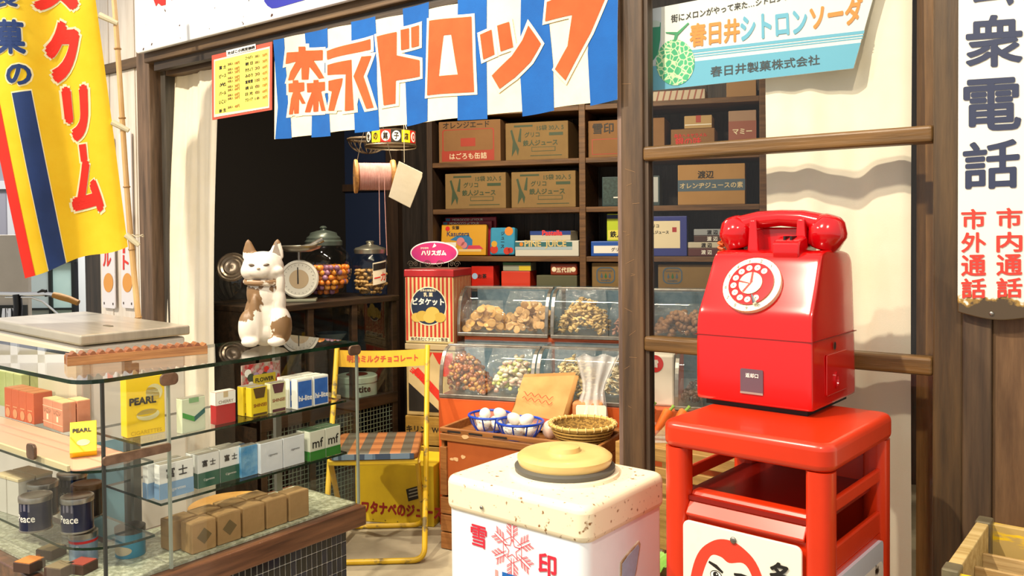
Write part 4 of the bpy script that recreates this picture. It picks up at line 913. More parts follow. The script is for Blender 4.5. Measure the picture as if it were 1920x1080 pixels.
mf = pk('cigarette_pack', 'white and green pack with dark script on the lower showcase shelf', 'white and green packs in the showcase', on(596, 862, zL), RZ, .053, .024, .08, mat('mf_white', 'd2d2c2', .45), [('r', 0, 0, 1, .32, mat('mf_green', '2f7a2c', .45)), ('s', 0, .32, mat('mf_green', '2f7a2c', .45)), ('t', 'mf', BLACK, .5, .58, .7, .01)], mat('mf_top', '4f6a4c', .5))
for a, b_ in ((.055, 0), (-.004, .028), (.052, .028)): more(mf, a, b_)
# brown paper parcels on the floor glass
M_par = mat('brown_wrapping_paper', '9c7a4c', .7, 0, 'b89264', 9, bump=.4, bscale=30)
def parcel(loc, label, sw):
    t = thing('paper_parcel', label, 'parcel', loc, RZ + random.uniform(-.03, .03), 'brown paper parcels in the showcase')
    w, d, h = .066, .05, .074
    o = MB().box((-w / 2, 0, 0), (w / 2, d, h)).build('wrapper', M_par, t, bevel=.003)
    MB().add([(-w / 2 + .004, .006, h), (w / 2 - .004, .006, h), (0, .02, h + .003), (w / 2 - .004, d - .008, h), (-w / 2 + .004, d - .008, h), (0, d * .55, h + .006)], [(0, 1, 2), (1, 3, 5, 2), (3, 4, 5), (4, 0, 2, 5)]).build('folded_flap', M_par, t)
    if sw: shape(o, [[(0, .018), (.02, .038), (0, .058), (-.02, .038)]], mat('diamond_stamp', '6f5c3a', .7), (0, -.0006, 0), X, Z, 'diamond_stamp')
    return t
for i, (px, py) in enumerate(((398, 1040), (437, 1020), (473, 1003), (508, 987), (546, 972))):
    p = PZ(px, py, zB); y = 1.168 + i * .0715
    parcel((-1.835 - .001 * (i % 2), y, zB + .0005), ('stamped brown paper parcel at the end of the row by the glazing bar', 'stamped brown paper parcel beside the plain ones')[i] if i < 2 else 'plain brown paper parcel in the front row, ' + ('next to the stamped parcels', 'between two plain parcels', 'at the end of the row')[i - 2], i < 2)
for i in range(4): parcel((-1.893, 1.15 + i * .0715, zB + .0005), 'plain brown paper parcel in the second row of parcels', False)

# ---- left wing
o_ = pk('cigarette_pack', 'large yellow dummy pack with black lettering at the showcase corner', None, (-1.9, 1.062, zU + .0006), RZ * .92, .09, .035, .138, mat('pearl_yellow', 'f0c80a', .4, 0, 'f4d01c', 6), [('c', .55, .35, .30, flat('pearl_grey', 'd8cf9a'), .5), ('c', .50, .42, .30, mat('pearl_yellow', 'f0c80a', .4), .5), ('c', .72, .72, .22, flat('pearl_grey', 'd8cf9a')), ('c', .62, .66, .24, mat('pearl_yellow', 'f0c80a', .4)), ('t', 'PEARL', BLACK, .42, .6, .7, .05), ('t', 'CIGARETTES', flat('gold_ink', 'c09a10'), .5, .06, .8)])
pk('cigarette_pack', 'small yellow pack leaning back beside the large dummy pack', None, (-1.965, .945, zUl + .0156), 1.1, .056, .022, .082, mat('pearl_yellow', 'f0c80a', .4), [('t', 'PEARL', BLACK, .45, .7, .7, .04), ('c', .5, .3, .25, flat('pearl_grey', 'd8cf9a'), .6)], tilt=-.75)
p0, p1 = PZ(81, 799, zUl), PZ(118, 812, zUl); an = atan2(p1.y - p0.y, p1.x - p0.x); w_ = (p1 - p0).length / 2
pkp = pk('cigarette_pack', 'salmon pink pack in the front row, against the orange-red packs', 'salmon pink packs in the showcase', (p0.x + (p1 - p0).x * .25, p0.y + (p1 - p0).y * .25, zUl + .0006), an, w_ - .001, .034, .076, mat('pack_salmon', 'd08a6a', .6, 0, 'd99a7c', 20), [('t', 'いこい', BROWN, .5, .62, .7), ('r', .4, .3, .6, .5, CREAM), ('r', 0, .75, 1, .77, CREAM), ('r', 0, .2, 1, .22, CREAM)], mat('salmon_top', 'd6bd86', .6))
more(pkp, w_, 0, 0, 'salmon pink pack in the front row, towards the leaning yellow pack'); more(pkp, w_, .037, 0, 'salmon pink pack in the second row, behind the other salmon packs')
p0, p1 = PZ(9, 782, zUl), PZ(64, 797, zUl); an = atan2(p1.y - p0.y, p1.x - p0.x); w_ = (p1 - p0).length / 4; dr = (p1 - p0).normalized()
for i, lb in enumerate(('at the far end of the row from the salmon packs', 'second in its row from the pale green packs', 'third in its row from the pale green packs', 'next to the salmon pink packs')):
    c = p0 + dr * w_ * (i + .5)
    if i == 0: pko = pk('cigarette_pack', 'narrow orange-red pack ' + lb, 'orange-red packs in the showcase', (c.x, c.y, zUl + .0006), an, w_ - .001, .05, .084, mat('pack_orange', 'c85a30', .6, 0, 'd06838', 14), [('r', .2, .4, .8, .44, flat('peach', 'e09a6a')), ('c', .5, .2, .3, flat('peach', 'e09a6a'))], mat('orange_top', 'b8743c', .6))
    else: more(pko, w_ * i, 0, 0, 'narrow orange-red pack ' + lb)
c = PZ(20, 770, zUl)
pkg = pk('cigarette_pack', 'pale green pack behind the orange-red packs', 'pale green packs in the showcase', (c.x - .04, c.y + .015, zUl + .0006), an, .05, .022, .105, mat('pack_palegreen', 'b4c07a', .55, 0, 'c8d28c', 16), [], mat('green_top', 'd9d992', .5))
for a_, b_ in ((.052, 0), (-.052, 0), (-.104, -.03), (0, .025), (.052, .025)): more(pkg, a_, b_)
# peace tins on the lower shelf
def peace(loc, rz, label, dark=False):
    t = thing('tobacco_tin', label, 'tin', loc, rz, 'navy tobacco tins in the showcase' if not dark else None)
    r, h = .0345, .082; m = mat('tin_navy', '141a38', .3, coat=.3) if not dark else mat('tin_brown', '2a211c', .35)
    c = MB().lathe([(r, .004), (r, h - .012)], 36).build('can', m, t, True)
    MB().lathe([(r - .001, 0), (r + .0012, .001), (r + .0012, .0045), (r, .005)], 36).build('bottom_rim', M_tin, t, True)
    MB().lathe([(r + .0015, h - .013), (r + .002, h - .004), (r + .0012, h - .001), (r - .003, h), (r - .006, h - .002), (0, h - .002)], 36).build('lid', M_tin if not dark else mat('brown_lid', '6f5234', .4, .3), t, True)
    if not dark:
        vs, fs, tw_, th_ = text_tris('Peace', .012); w = .046; hh_ = .017
        mesh2d(c, 'lettering', [P2((q[0] * w, q[1] * hh_), q.layer) for q in vs], fs, WHITE, lambda u, v: Vector(((r + .0006) * sin((u - w / 2) / r), -(r + .0006) * cos((u - w / 2) / r), .026 + v)), .006)
        mesh2d(c, 'crest', *tri_polys([rect(-.012, .05, -.008, .068), rect(-.003, .052, .003, .07), rect(.008, .05, .012, .068)]), flat('crest_grey', '6a6878'), lambda u, v: Vector(((r + .0006) * sin(u / r), -(r + .0006) * cos(u / r), v)), .006)
    return t
def tin_at(px, py): p = PZ(px, py, zLl + .082); return (p.x - .012, p.y + .022, zLl + .0006)
peace(tin_at(52, 933), .45, 'navy tobacco tin with a silver lid in front, towards the white boxes'); peace(tin_at(131, 935), .5, 'navy tobacco tin with a silver lid in front of the brown tin')
peace(tin_at(67, 908), .45, 'navy tobacco tin in the second row behind another navy tin, by the white boxes'); peace(tin_at(123, 890), .5, 'navy tobacco tin at the very back of the curved glass shelf')
peace(tin_at(150, 911), .3, 'dark brown tin with a brown lid behind the navy tins', True)
p = PZ(15, 980, zLl)
wb_ = thing('small_carton', 'plain white box in the front row beside the navy tins', 'box', (p.x - .045, p.y + .03, zLl + .0006), .1, 'white boxes in the showcase')
MB().box((-.026, 0, 0), (.026, .04, .085)).build('carton', mat('white_box', 'd6d2c6', .6), wb_, bevel=.001); MB().box((-.027, -.001, .085), (.027, .041, .092)).build('lid', mat('cream_box_lid', 'e0cfa4', .6), wb_, bevel=.001)
more(wb_, -.056, 0, 0, 'plain white box in the front row at the end away from the tins'); more(wb_, 0, .045, 0, 'plain white box in the second row beside the navy tins'); more(wb_, -.056, .045, 0, 'plain white box in the second row at the end away from the tins')
for i, (px, py, c) in enumerate(((40, 1075, 'c07a3a'), (82, 1050, 'a5906a'), (98, 1085, '8f7c5c'), (140, 1078, 'a34a3a'))):
    p = PZ(px, py, zB); t = thing('small_wooden_box', 'small dark box with a %s top on the showcase floor' % ('gold', 'beige', 'grey', 'reddish')[i], 'box', (p.x, p.y, zB + .0005), .35)
    MB().box((-.024, 0, 0), (.024, .045, .022)).build('case', mat('box_umber', '4a342a', .5), t, bevel=.001); MB().box((-.022, .002, .022), (.022, .043, .0235)).build('label_card', flat('boxtop_%d' % i, c), t)
for nm, lab, px, py, c1, c2, r, h in (('pale', 'silver-blue tin with a red band on the showcase floor', 133, 1058, '8fa3b8', 'b3202c', .031, .062), ('teal', 'turquoise tin with a cream oval label on the showcase floor', 222, 1046, '1f7fa0', 'b8a888', .034, .06)):
    p = PZ(px, py, zB); t = thing('round_tin', lab, 'tin', (p.x, p.y + .03, zB + .0005), .4)
    c = MB().lathe([(r, 0), (r, h)], 32).build('can', mat('tin_' + nm, c1, .3, .2), t, True); MB().lathe([(r + .001, h - .004), (r + .001, h + .008), (r - .004, h + .01), (0, h + .01)], 32).build('lid', M_tin if nm == 'pale' else mat('dark_lid', '3a342e', .4, .4), t, True)
    if nm == 'pale': MB().lathe([(r + .0006, h - .014), (r + .0006, h - .008)], 32, cap=False).build('red_band', RED, c, True)
    else: mesh2d(c, 'oval_label', *tri_polys([circ(0, .018, .026, 24, .011)]), flat('oval_cream', c2), lambda u, v: Vector(((r + .0007) * sin(u / r), -(r + .0007) * cos(u / r), v)), .006)

# ---- wooden coin tray on the showcase
a, b_ = PZ(130, 685, zT), PZ(388, 668, zT); a = Vector((-2.04, .95, zT)); b_ = Vector((-1.945, 1.255, zT)); an = atan2(b_.y - a.y, b_.x - a.x); L_ = (b_ - a).length
ct = thing('coin_tray', 'long wooden coin tray with ridged slots on the glass showcase', 'tray', (a.x, a.y, zT + .0004), an)
tp = []
ns = 15
for i in range(ns):
    x = .008 + (L_ - .016) * i / ns; dw = (L_ - .016) / ns; tp += [(x, .026), (x + dw * .25, .031), (x + dw * .5, .030), (x + dw * .62, .024), (x + dw * .95, .021)]
M_ct = wood('tray_wood', '7a4526', 'a56a40', 'x', 5, .35, .1, .3)
MB().prism([(0, 0), (L_, 0), (L_, .027)] + tp[::-1] + [(0, .027)], .004, .045, 'xz').build('ridged_block', M_ct, ct)
MB().box((-.002, 0, 0), (L_ + .002, .004, .022)).build('side_rail', wood('tray_side_wood', '8a5a34', 'b3804f', 'x', 5, .4), ct, bevel=.001)
MB().box((-.002, .045, 0), (L_ + .002, .049, .022)).build('side_rail', MATS['tray_side_wood'], ct, bevel=.001)

# ---- beckoning cat
cp = PZ(484, 648, zT)
ca = thing('beckoning_cat', 'worn white ceramic beckoning cat with chipped brown patches on the showcase', 'figurine', (-1.955, 1.44, zT + .0048), .78)
b = MB()
def E_(c, r, rx_=0, ry_=0, rz_=0): b.ell(c, r, 20, 14, Matrix.Rotation(rz_, 3, 'Z') @ Matrix.Rotation(ry_, 3, 'Y') @ Matrix.Rotation(rx_, 3, 'X'))
E_((0, .01, .075), (.056, .05, .082)); E_((0, .0, .14), (.047, .042, .06)); E_((0, .015, .04), (.066, .055, .045))
E_((-.035, -.03, .05), (.03, .034, .05)); E_((.045, -.024, .052), (.032, .034, .055))          # haunches
E_((-.03, -.052, .013), (.024, .022, .014)); E_((.038, -.05, .013), (.024, .024, .014))          # feet
E_((-.018, -.038, .07), (.018, .018, .07))                                                     # straight front leg
E_((.045, -.024, .115), (.017, .018, .045), .1, .06); E_((.048, -.03, .165), (.013, .014, .04), .1, .05); E_((.042, -.036, .203), (.018, .016, .013))   # raised paw
E_((0, -.01, .213), (.056, .047, .043)); E_((-.004, -.044, .203), (.03, .018, .02)); E_((-.028, -.02, .203), (.03, .03, .028)); E_((.022, -.02, .203), (.03, .03, .028))
for sx in (-1, 1):
    k = len(b.v); cx_ = sx * .034
    b.lathe([(.022, 0), (.018, .022), (.009, .045), (.001, .056)], 14, (cx_, -.004, .236), 1, .45)
    for v in b.v[k:]: t_ = (v.z - .236); v.x += sx * t_ * .1
bo = b.build('body', mat('cat_plaster', 'dfd6c6', .45), ca, True)
rm = bo.modifiers.new('remesh', 'REMESH'); rm.mode = 'VOXEL'; rm.voxel_size = .0028; rm.use_smooth_shade = True
sm = bo.modifiers.new('smooth', 'SMOOTH'); sm.factor = .5; sm.iterations = 7
def cat_mat():
    m = MATS['cat_plaster']; nt = m.node_tree; bs_ = nt.nodes['Principled BSDF']; tc = nd(nt, 'ShaderNodeTexCoord'); n = nd(nt, 'ShaderNodeTexNoise'); n.inputs['Scale'].default_value = 55; n.inputs['Detail'].default_value = 4
    nt.links.new(tc.outputs['Object'], n.inputs['Vector']); acc = None
    for c, r in (((-.042, -.035, .122), .046), ((-.04, -.045, .085), .024), ((-.068, -.015, .05), .028), ((.058, -.045, .05), .034), ((.062, -.035, .03), .024), ((-.035, -.05, .16), .012), ((.03, -.04, .155), .012), ((.048, -.05, .12), .007), ((-.034, 0, .27), .026), ((.034, 0, .285), .016), ((0, .06, .15), .04), ((.0, -.05, .165), .016), ((.02, -.055, .03), .01)):
        d = nd(nt, 'ShaderNodeVectorMath', operation='DISTANCE'); d.inputs[1].default_value = c; nt.links.new(tc.outputs['Object'], d.inputs[0])
        s_ = nd(nt, 'ShaderNodeMath', operation='DIVIDE'); s_.inputs[1].default_value = r; nt.links.new(d.outputs['Value'], s_.inputs[0])
        if acc is None: acc = s_
        else:
            mn = nd(nt, 'ShaderNodeMath', operation='MINIMUM'); nt.links.new(acc.outputs[0], mn.inputs[0]); nt.links.new(s_.outputs[0], mn.inputs[1]); acc = mn
    ad = nd(nt, 'ShaderNodeMath', operation='MULTIPLY_ADD'); ad.inputs[1].default_value = 1.1; nt.links.new(n.outputs['Fac'], ad.inputs[0]); nt.links.new(acc.outputs[0], ad.inputs[2])
    r = nd(nt, 'ShaderNodeValToRGB'); e = r.color_ramp.elements; e[0].position = .72; e[0].color = lin('7a5c3a'); e[1].position = .75; e[1].color = lin('dcd3c4'); 
    dv = nd(nt, 'ShaderNodeMath', operation='MULTIPLY'); dv.inputs[1].default_value = .5; nt.links.new(ad.outputs[0], dv.inputs[0]); nt.links.new(dv.outputs[0], r.inputs[0]); nt.links.new(r.outputs[0], bs_.inputs['Base Color'])
cat_mat()
MB().tube([(.046 * cos(a), -.003 + .041 * sin(a), .174 + .003 * sin(a)) for a in [i * 2 * pi / 40 for i in range(40)]], .0085, 10, True).build('collar', mat('worn_collar', '8a6a48', .5, 0, 'e6dccb', 40, .55, .62), ca, True)
for sx, zz in ((-1, .219), (1, .219)):
    b = MB(); b.ell((sx * .018 - .004, -.052, zz), (.0095, .005, .004), 14, 8, Matrix.Rotation(-sx * .2, 3, 'Y')); b.build('eye', mat('cat_eye', '5a4838', .4), ca, True)
b = MB(); b.ell((-.004, -.061, .210), (.005, .004, .003), 12, 8); b.build('nose', mat('cat_nose', 'a5907a', .5), ca, True)
for sx in (-1, 1): MB().tube([(-.004, -.0605, .205), (-.004 + sx * .008, -.059, .2), (-.004 + sx * .018, -.054, .202)], .0011, 6).build('mouth_line', MATS['cat_eye'], ca, True)
b = MB(); b.prism([(.024, .245), (.036, .285), (.047, .245)], -.0142, -.0132, 'xz'); b.build('inner_ear', mat('ear_grey', '8a7d70', .6), ca)

# ================================================================== SHOP INTERIOR
# ---- back shelf unit (in the shelf direction)
S0 = PD(806, 390, 4.15); S0.z = 0
su = thing('shelf_unit', 'tall dark wooden shelf unit full of cartons at the back of the shop', 'shelf', S0, SA)
def SL(px, py, yo=0.0):   # pixel on the shelf-front plane, local x and z
    p = loc_of(su, PP(px, py, S0 + SY * yo, SY)); return p.x, p.z
SDp = .30; xa = SL(806, 390)[0]; xb = SL(1092, 388)[0]; xc = SL(1432, 380)[0]; zb_ = [SL(1090, 540)[1], SL(1090, 481)[1], SL(1090, 388)[1], SL(1000, 299)[1], SL(1320, 184)[1]]
zb_.append(2 * zb_[4] - zb_[3])
for x, w in ((xa, .028), (xb, .03), (xc, .035)): MB().box((x - w / 2, 0, 0), (x + w / 2, SDp, 2.05)).build('upright', M_shelf if x > xa else wood('dark_upright', '33241a', '4a3626', 'z', 3), su, bevel=.002)
for z in zb_ + [.12, .55]:
    for p, q in ((xa + .014, xb - .015), (xb + .015, xc - .0175)): MB().box((p, .004, z - .024), (q, SDp, z)).build('shelf_board', M_shelf, su, bevel=.002)
nb = 12
for i in range(nb):
    p, q = xa + (xc - xa) * i / nb, xa + (xc - xa) * (i + 1) / nb
    MB().box((p + .001, SDp, 0), (q - .001, SDp + .012, 2.05)).build('back_plank', M_shelfback, su)
MB().box((xa - .014, 0, 2.05), (xc + .018, SDp, 2.075)).build('top_board', M_shelf, su)

M_cart = mat('kraft_carton', '83683f', .8, 0, '917548', 5, bump=.1, bscale=30); M_cart2 = mat('orange_carton', '86603a', .8, 0, '926b42', 5)
GRN = flat('carton_green', '37492f'); CRD = flat('carton_red', 'a83a28'); CBL = flat('carton_blue', '4a5f70')
def sbox(name, label, cat, r, m, depth=.22, yo=.03, group=None, z=None, lean=0, bev=.003):
    x0, y0, x1, y1 = r; a = SL(x0, y1, yo); b = SL(x1, y0, yo); zz = a[1] if z is None else z + .0008
    w = b[0] - a[0]; h = SL((x0 + x1) / 2, y0, yo)[1] - SL((x0 + x1) / 2, y1, yo)[1]
    o_ = S0 + SX * (a[0] + w / 2) + SY * yo; o_.z = zz + depth * sin(lean)
    t = thing(name, label, cat, o_, SA, group, rot=(-lean, 0, SA)); bo = MB().box((-w / 2, 0, 0), (w / 2, depth, h)).build('carton', m, t, bevel=bev)
    return t, bo, w, h
def ptext(bo, s, m, w, h, u, v, tw, bold=.01, off=.0012): text(bo, s, m, ((u - .5) * w, -off, v * h), X, Z, w=tw * w, bold=bold)
def prect(bo, m, w, h, u0, v0, u1, v1, off=.0007, rr=0):
    shape(bo, [rrect((u0 - .5) * w, v0 * h, (u1 - .5) * w, v1 * h, rr) if rr else rect((u0 - .5) * w, v0 * h, (u1 - .5) * w, v1 * h)], m, (0, -off, 0), X, Z)
# row with the large juice cartons
t, bo, w, h = sbox('juice_carton', 'tan orangeade carton with a red band on the shelf under the banner', 'carton', (823, 222, 938, 300), M_cart2, z=zb_[3])
prect(bo, CRD, w, h, .05, .03, .9, .28, .0007); prect(bo, CRD, w, h, .06, .1, .9, .8, .0005, .012); prect(bo, M_cart2, w, h, .08, .28, .88, .78, .0009, .01); prect(bo, CRD, w, h, .36, .38, .6, .58, .0014)
ptext(bo, 'オレンジエード', BLACK, w, h, .45, .9, .75); ptext(bo, 'はごろも缶詰', CREAM, w, h, .48, .15, .6, .008, .0016)
def iron(label, r, z, group):
    t, bo, w, h = sbox('juice_carton', label, 'carton', r, M_cart, z=z, group=group)
    ptext(bo, '15袋 30入 5', GRN, w, h, .72, .84, .42, .012); prect(bo, GRN, w, h, .14, .88, .44, .93); ptext(bo, 'グリコ', GRN, w, h, .43, .67, .24, .02); ptext(bo, '鉄人ジュース', GRN, w, h, .56, .45, .55, .025)
    prect(bo, GRN, w, h, .7, .63, .92, .71); prect(bo, GRN, w, h, .42, .22, .8, .34, .0006); prect(bo, M_cart, w, h, .43, .235, .79, .325, .0011); prect(bo, GRN, w, h, .4, .1, .9, .12)
    shape(bo, [[((u - .5) * w, v * h) for u, v in q] for q in ([(.1, .1), (.12, .5), (.08, .8), (.11, .82), (.16, .52), (.22, .3), (.2, .12), (.17, .3)], [(.2, .5), (.24, .85), (.26, .84), (.25, .48)])], GRN, (0, -.0008, 0), X, Z, 'green_sketch')
iron('brown juice carton with green print on the shelf under the banner, beside the orangeade carton', (948, 223, 1065, 294), zb_[3], 'brown juice cartons')
iron('brown juice carton with green print below the orangeade carton', (835, 322, 948, 389), zb_[2], 'brown juice cartons')
iron('brown juice carton with green print below another green-printed carton', (959, 317, 1079, 385), zb_[2], 'brown juice cartons')
t, bo, w, h = sbox('milk_carton_box', 'tan carton with a red panel on the shelf behind the middle post', 'carton', (1103, 220, 1246, 290), M_cart2, z=zb_[3])
ptext(bo, '雪印', BLACK, w, h, .2, .78, .28, .02); prect(bo, CRD, w, h, .05, .08, .6, .5, .0006); prect(bo, M_cart2, w, h, .06, .1, .59, .48, .001)
t, bo, w, h = sbox('caramel_carton', 'tan caramel carton with red lettering seen through the upper pane', 'carton', (1258, 242, 1340, 290), M_cart2, z=zb_[3]); ptext(bo, '森永ヘキヤラメル', RED, w, h, .45, .74, .75, .02); ptext(bo, '銀の味', RED, w, h, .4, .5, .6, .02)
cz = t.location.z + h
t, bo, w, h2 = sbox('caramel_carton', 'small pale carton stacked on the caramel carton', 'carton', (1283, 219, 1335, 243), mat('pale_carton', 'b89a6a', .8), z=cz, depth=.14); prect(bo, CRD, w, h2, .42, .45, .6, 1); prect(bo, WHITE, w, h2, .02, .25, .98, .32)
t, bo, w, h = sbox('fruit_carton', 'pinkish carton with a red lower half behind the upper pane', 'carton', (1366, 201, 1418, 280), mat('pink_carton', 'a88a74', .8), z=zb_[3]); prect(bo, flat('dull_red', '9a5a4a'), w, h, 0, .3, 1, .75); ptext(bo, 'マミー', CREAM, w, h, .5, .5, .7, .03, .0014)
t, bo, w, h = sbox('candy_box', 'long flat box with red and white slanted stripes on the top shelf', 'box', (1217, 168, 1322, 187), mat('striped_box', 'cdbfa8', .6), z=zb_[4], depth=.16)
shape(bo, [[(-w / 2 + w * (i + .1) / 9, 0), (-w / 2 + w * (i + .35) / 9, 0), (-w / 2 + w * (i + .75) / 9, h), (-w / 2 + w * (i + .5) / 9, h)] for i in range(9)], flat('faded_red', 'a05a4a'), (0, -.0007, 0), X, Z)
sbox('plain_carton', 'plain tan carton on the top shelf beside the striped box', 'carton', (1362, 146, 1418, 180), mat('plain_tan', 'a8835a', .8), z=zb_[4])
# radio behind the post
t, bo, w, h = sbox('transistor_radio', 'blue-grey radio with a round dial on the shelf behind the middle post', 'radio', (1129, 328, 1237, 384), mat('radio_teal', '2f4448', .4), z=zb_[2], depth=.1)
prect(bo, mat('radio_grille', '3a5250', .6, 0, '22302f', 90), w, h, .02, .05, .45, .95); prect(bo, mat('radio_face', 'b9bfc0', .4), w, h, .62, .12, .97, .95); shape(bo, [circ(.24 * w, .5 * h, .12 * w, 24)], mat('radio_dial', '3a3a3c', .4), (0, -.0016, 0), X, Z, 'dial'); prect(bo, WHITE, w, h, .2, .28, .32, .32, .0012)
t, bo, w, h = sbox('juice_powder_carton', 'tan carton with a blue band and pale lettering behind the middle pane', 'carton', (1271, 304, 1397, 380), mat('tan_carton', 'a9804c', .8, 0, 'b58c58', 5), z=zb_[2])
prect(bo, CBL, w, h, 0, .34, 1, .62); ptext(bo, '渡辺', BLACK, w, h, .42, .75, .24, .02); ptext(bo, 'オレンヂジュースの素', flat('pale_tan', 'd8c49a'), w, h, .5, .48, .94, .02, .0014)
# third row
zz = zb_[1]
for i, (x0, y0, x1, y1, yo) in enumerate(((835, 406, 930, 478, .13), (830, 413, 922, 478, .105))):
    t, bo, w, h = sbox('picture_box', 'crimson box with white lettering standing ' + ('at the back, against the shelf planks' if i == 0 else 'between another crimson box and the yellow cake box'), 'box', (x0, y0, x1, y1), mat('crimson_box', '9a1430', .4), z=zz, depth=.02, yo=yo)
    ptext(bo, 'MOROCCO of YOUR', WHITE, w, h, .45, .93, .6, .02); prect(bo, flat('sky', '4aa0d0'), w, h, .02, .88, .1, .97)
t, bo, w, h = sbox('cake_box', 'yellow cake box with a printed picture leaning on the third shelf', 'box', (826, 416, 910, 474), mat('cake_yellow', 'd9a022', .4), z=zz, depth=.03, yo=.055, lean=.12)
shape(bo, [[((u - .5) * w, v * h) for u, v in [(.2, .5), (.35, .64), (.6, .66), (.7, .5), (.7, .2), (.5, .2), (.45, .45)]]], flat('cake_blue', '2a78b0'), (0, -.0007, 0), X, Z); shape(bo, [circ(-.06 * w, .44 * h, .09 * w, 18), circ(.02 * w, .33 * h, .07 * w, 16)], flat('cake_pink', 'd9848a'), (0, -.0012, 0), X, Z)
shape(bo, [[((u - .5) * w, v * h) for u, v in [(.62, .32), (.86, .32), (.95, .2), (.58, .2)]]], flat('cake_rose', 'cf3a54'), (0, -.0012, 0), X, Z); prect(bo, WHITE, w, h, .02, .28, .34, .42, .0012); prect(bo, flat('cake_cream', 'e6c98a'), w, h, .4, .12, .9, .2, .001)
ptext(bo, 'Kasutera', NAVY, w, h, .38, .7, .5, .01, .0015); shape(bo, [circ(-.36 * w, .87 * h, .05 * w, 16)], RED, (0, -.001, 0), X, Z); ptext(bo, '安藤', BLACK, w, h, .32, .9, .16, .02)
t, bo, w, h = sbox('sweets_tin', 'sky blue tin box with fruit pictures on the third shelf', 'tin', (918, 425, 964, 477), mat('tin_sky', '2f8fb8', .3, 0, '3f9ec6', 8), z=zz, depth=.05, yo=.05, lean=.1, bev=.008)
shape(bo, [circ(.26 * w, .86 * h, .17 * w, 16)], flat('fruit_orange', 'e08a2a'), (0, -.0008, 0), X, Z); shape(bo, [circ(-.32 * w, .2 * h, .16 * w, 16), circ(.2 * w, .15 * h, .14 * w, 16), circ(.34 * w, .17 * h, .11 * w, 16)], flat('fruit_red', 'c8321e'), (0, -.0009, 0), X, Z); shape(bo, [circ(-.32 * w, .4 * h, .12 * w, 16)], flat('fruit_yellow', 'd8a52a'), (0, -.001, 0), X, Z); text(bo, 'ジュース', BLACK, (.02 * w, -.001, .55 * h), X, Z, h=.6 * h, vertical=True, bold=.02)
t, bo, w, h = sbox('juice_box', 'long white flat box with a teal juice label on the third shelf', 'box', (966, 449, 1085, 478), mat('white_flat_box', 'd3d3c8', .5), z=zz, depth=.2, yo=.02); prect(bo, flat('box_teal', '2f6a70'), w, h, 0, .62, .9, .92); prect(bo, flat('box_pale', 'a8bcc6'), w, h, 0, .42, .9, .6); ptext(bo, 'PINE  JUICE', flat('juice_yellow', 'd8c080'), w, h, .48, .77, .66, .03, .0012); shape(bo, [circ(-.4 * w, .78 * h, .03 * w, 14)], flat('fruit_orange', 'e08a2a'), (0, -.001, 0), X, Z)
zt_ = t.location.z + h
t, bo, w, h = sbox('candy_box', 'blue and white candy box stacked on the white juice box', 'box', (994, 431, 1070, 449), mat('pastel_white', 'c9c3b0', .5), z=zt_, depth=.15, yo=.03); prect(bo, flat('pastel_blue', '1e3f8a'), w, h, 0, .58, 1, 1); ptext(bo, 'Pastella', flat('pastel_red', 'e03a3a'), w, h, .55, .8, .5, .04, .0012)
t, bo, w, h = sbox('drink_box', 'bright blue flat box behind the middle post on the third shelf', 'box', (1108, 452, 1200, 480), mat('box_cobalt', '1f54b0', .4), z=zz, depth=.18); prect(bo, WHITE, w, h, .06, .2, .95, .7); ptext(bo, 'グリコ鉄人', BLACK, w, h, .62, .45, .4, .02, .0012)
zt_ = t.location.z + h
t, bo, w, h = sbox('juice_packet', 'yellow-green juice packet standing on the bright blue box', 'packet', (1138, 402, 1178, 453), mat('packet_lime', 'bccf2a', .45), z=zt_, depth=.02, yo=.06); prect(bo, NAVY, w, h, 0, .82, 1, .96); prect(bo, flat('packet_yellow', 'e6dc5a'), w, h, .05, .05, .95, .4); ptext(bo, '鉄人', BLACK, w, h, .45, .25, .6, .03, .0012)
t, bo, w, h = sbox('picture_box', 'violet box with a cream picture panel behind the middle pane', 'box', (1208, 404, 1288, 479), mat('violet_box', '2f3a8a', .4), z=zz, depth=.08); prect(bo, CREAM, w, h, .02, .2, .84, .88); ptext(bo, 'グリコ', BLACK, w, h, .22, .76, .26, .03, .0012); ptext(bo, '鉄人ジュース', BLACK, w, h, .33, .6, .5, .03, .0012); prect(bo, flat('box_red', 'b0303a'), w, h, .66, .6, .76, .72, .0012)
zs = zz
for i, (h_, m_, lb) in enumerate(((15, 'maroon_box', 'maroon'), (11, 'cream_box2', 'cream'), (12, 'brown_box2', 'dark brown'), (12, 'grey_box2', 'grey'))):
    c = {'maroon_box': '5a2a2c', 'cream_box2': 'c9c2ae', 'brown_box2': '4a302a', 'grey_box2': '9aa0a6'}[m_]
    x0 = (1290, 1290, 1301, 1301)[i]
    t, bo, w, h = sbox('gift_box', 'flat %s box in the stack of four beside the telephone' % lb, 'box', (x0, 470 - h_, x0 + 78, 470), mat(m_, c, .5), z=zs, depth=.14, yo=.03); ptext(bo, '渡 辺', WHITE if i in (0, 2) else BLACK, w, h, .45, .5, .26, .03); zs = t.location.z + h
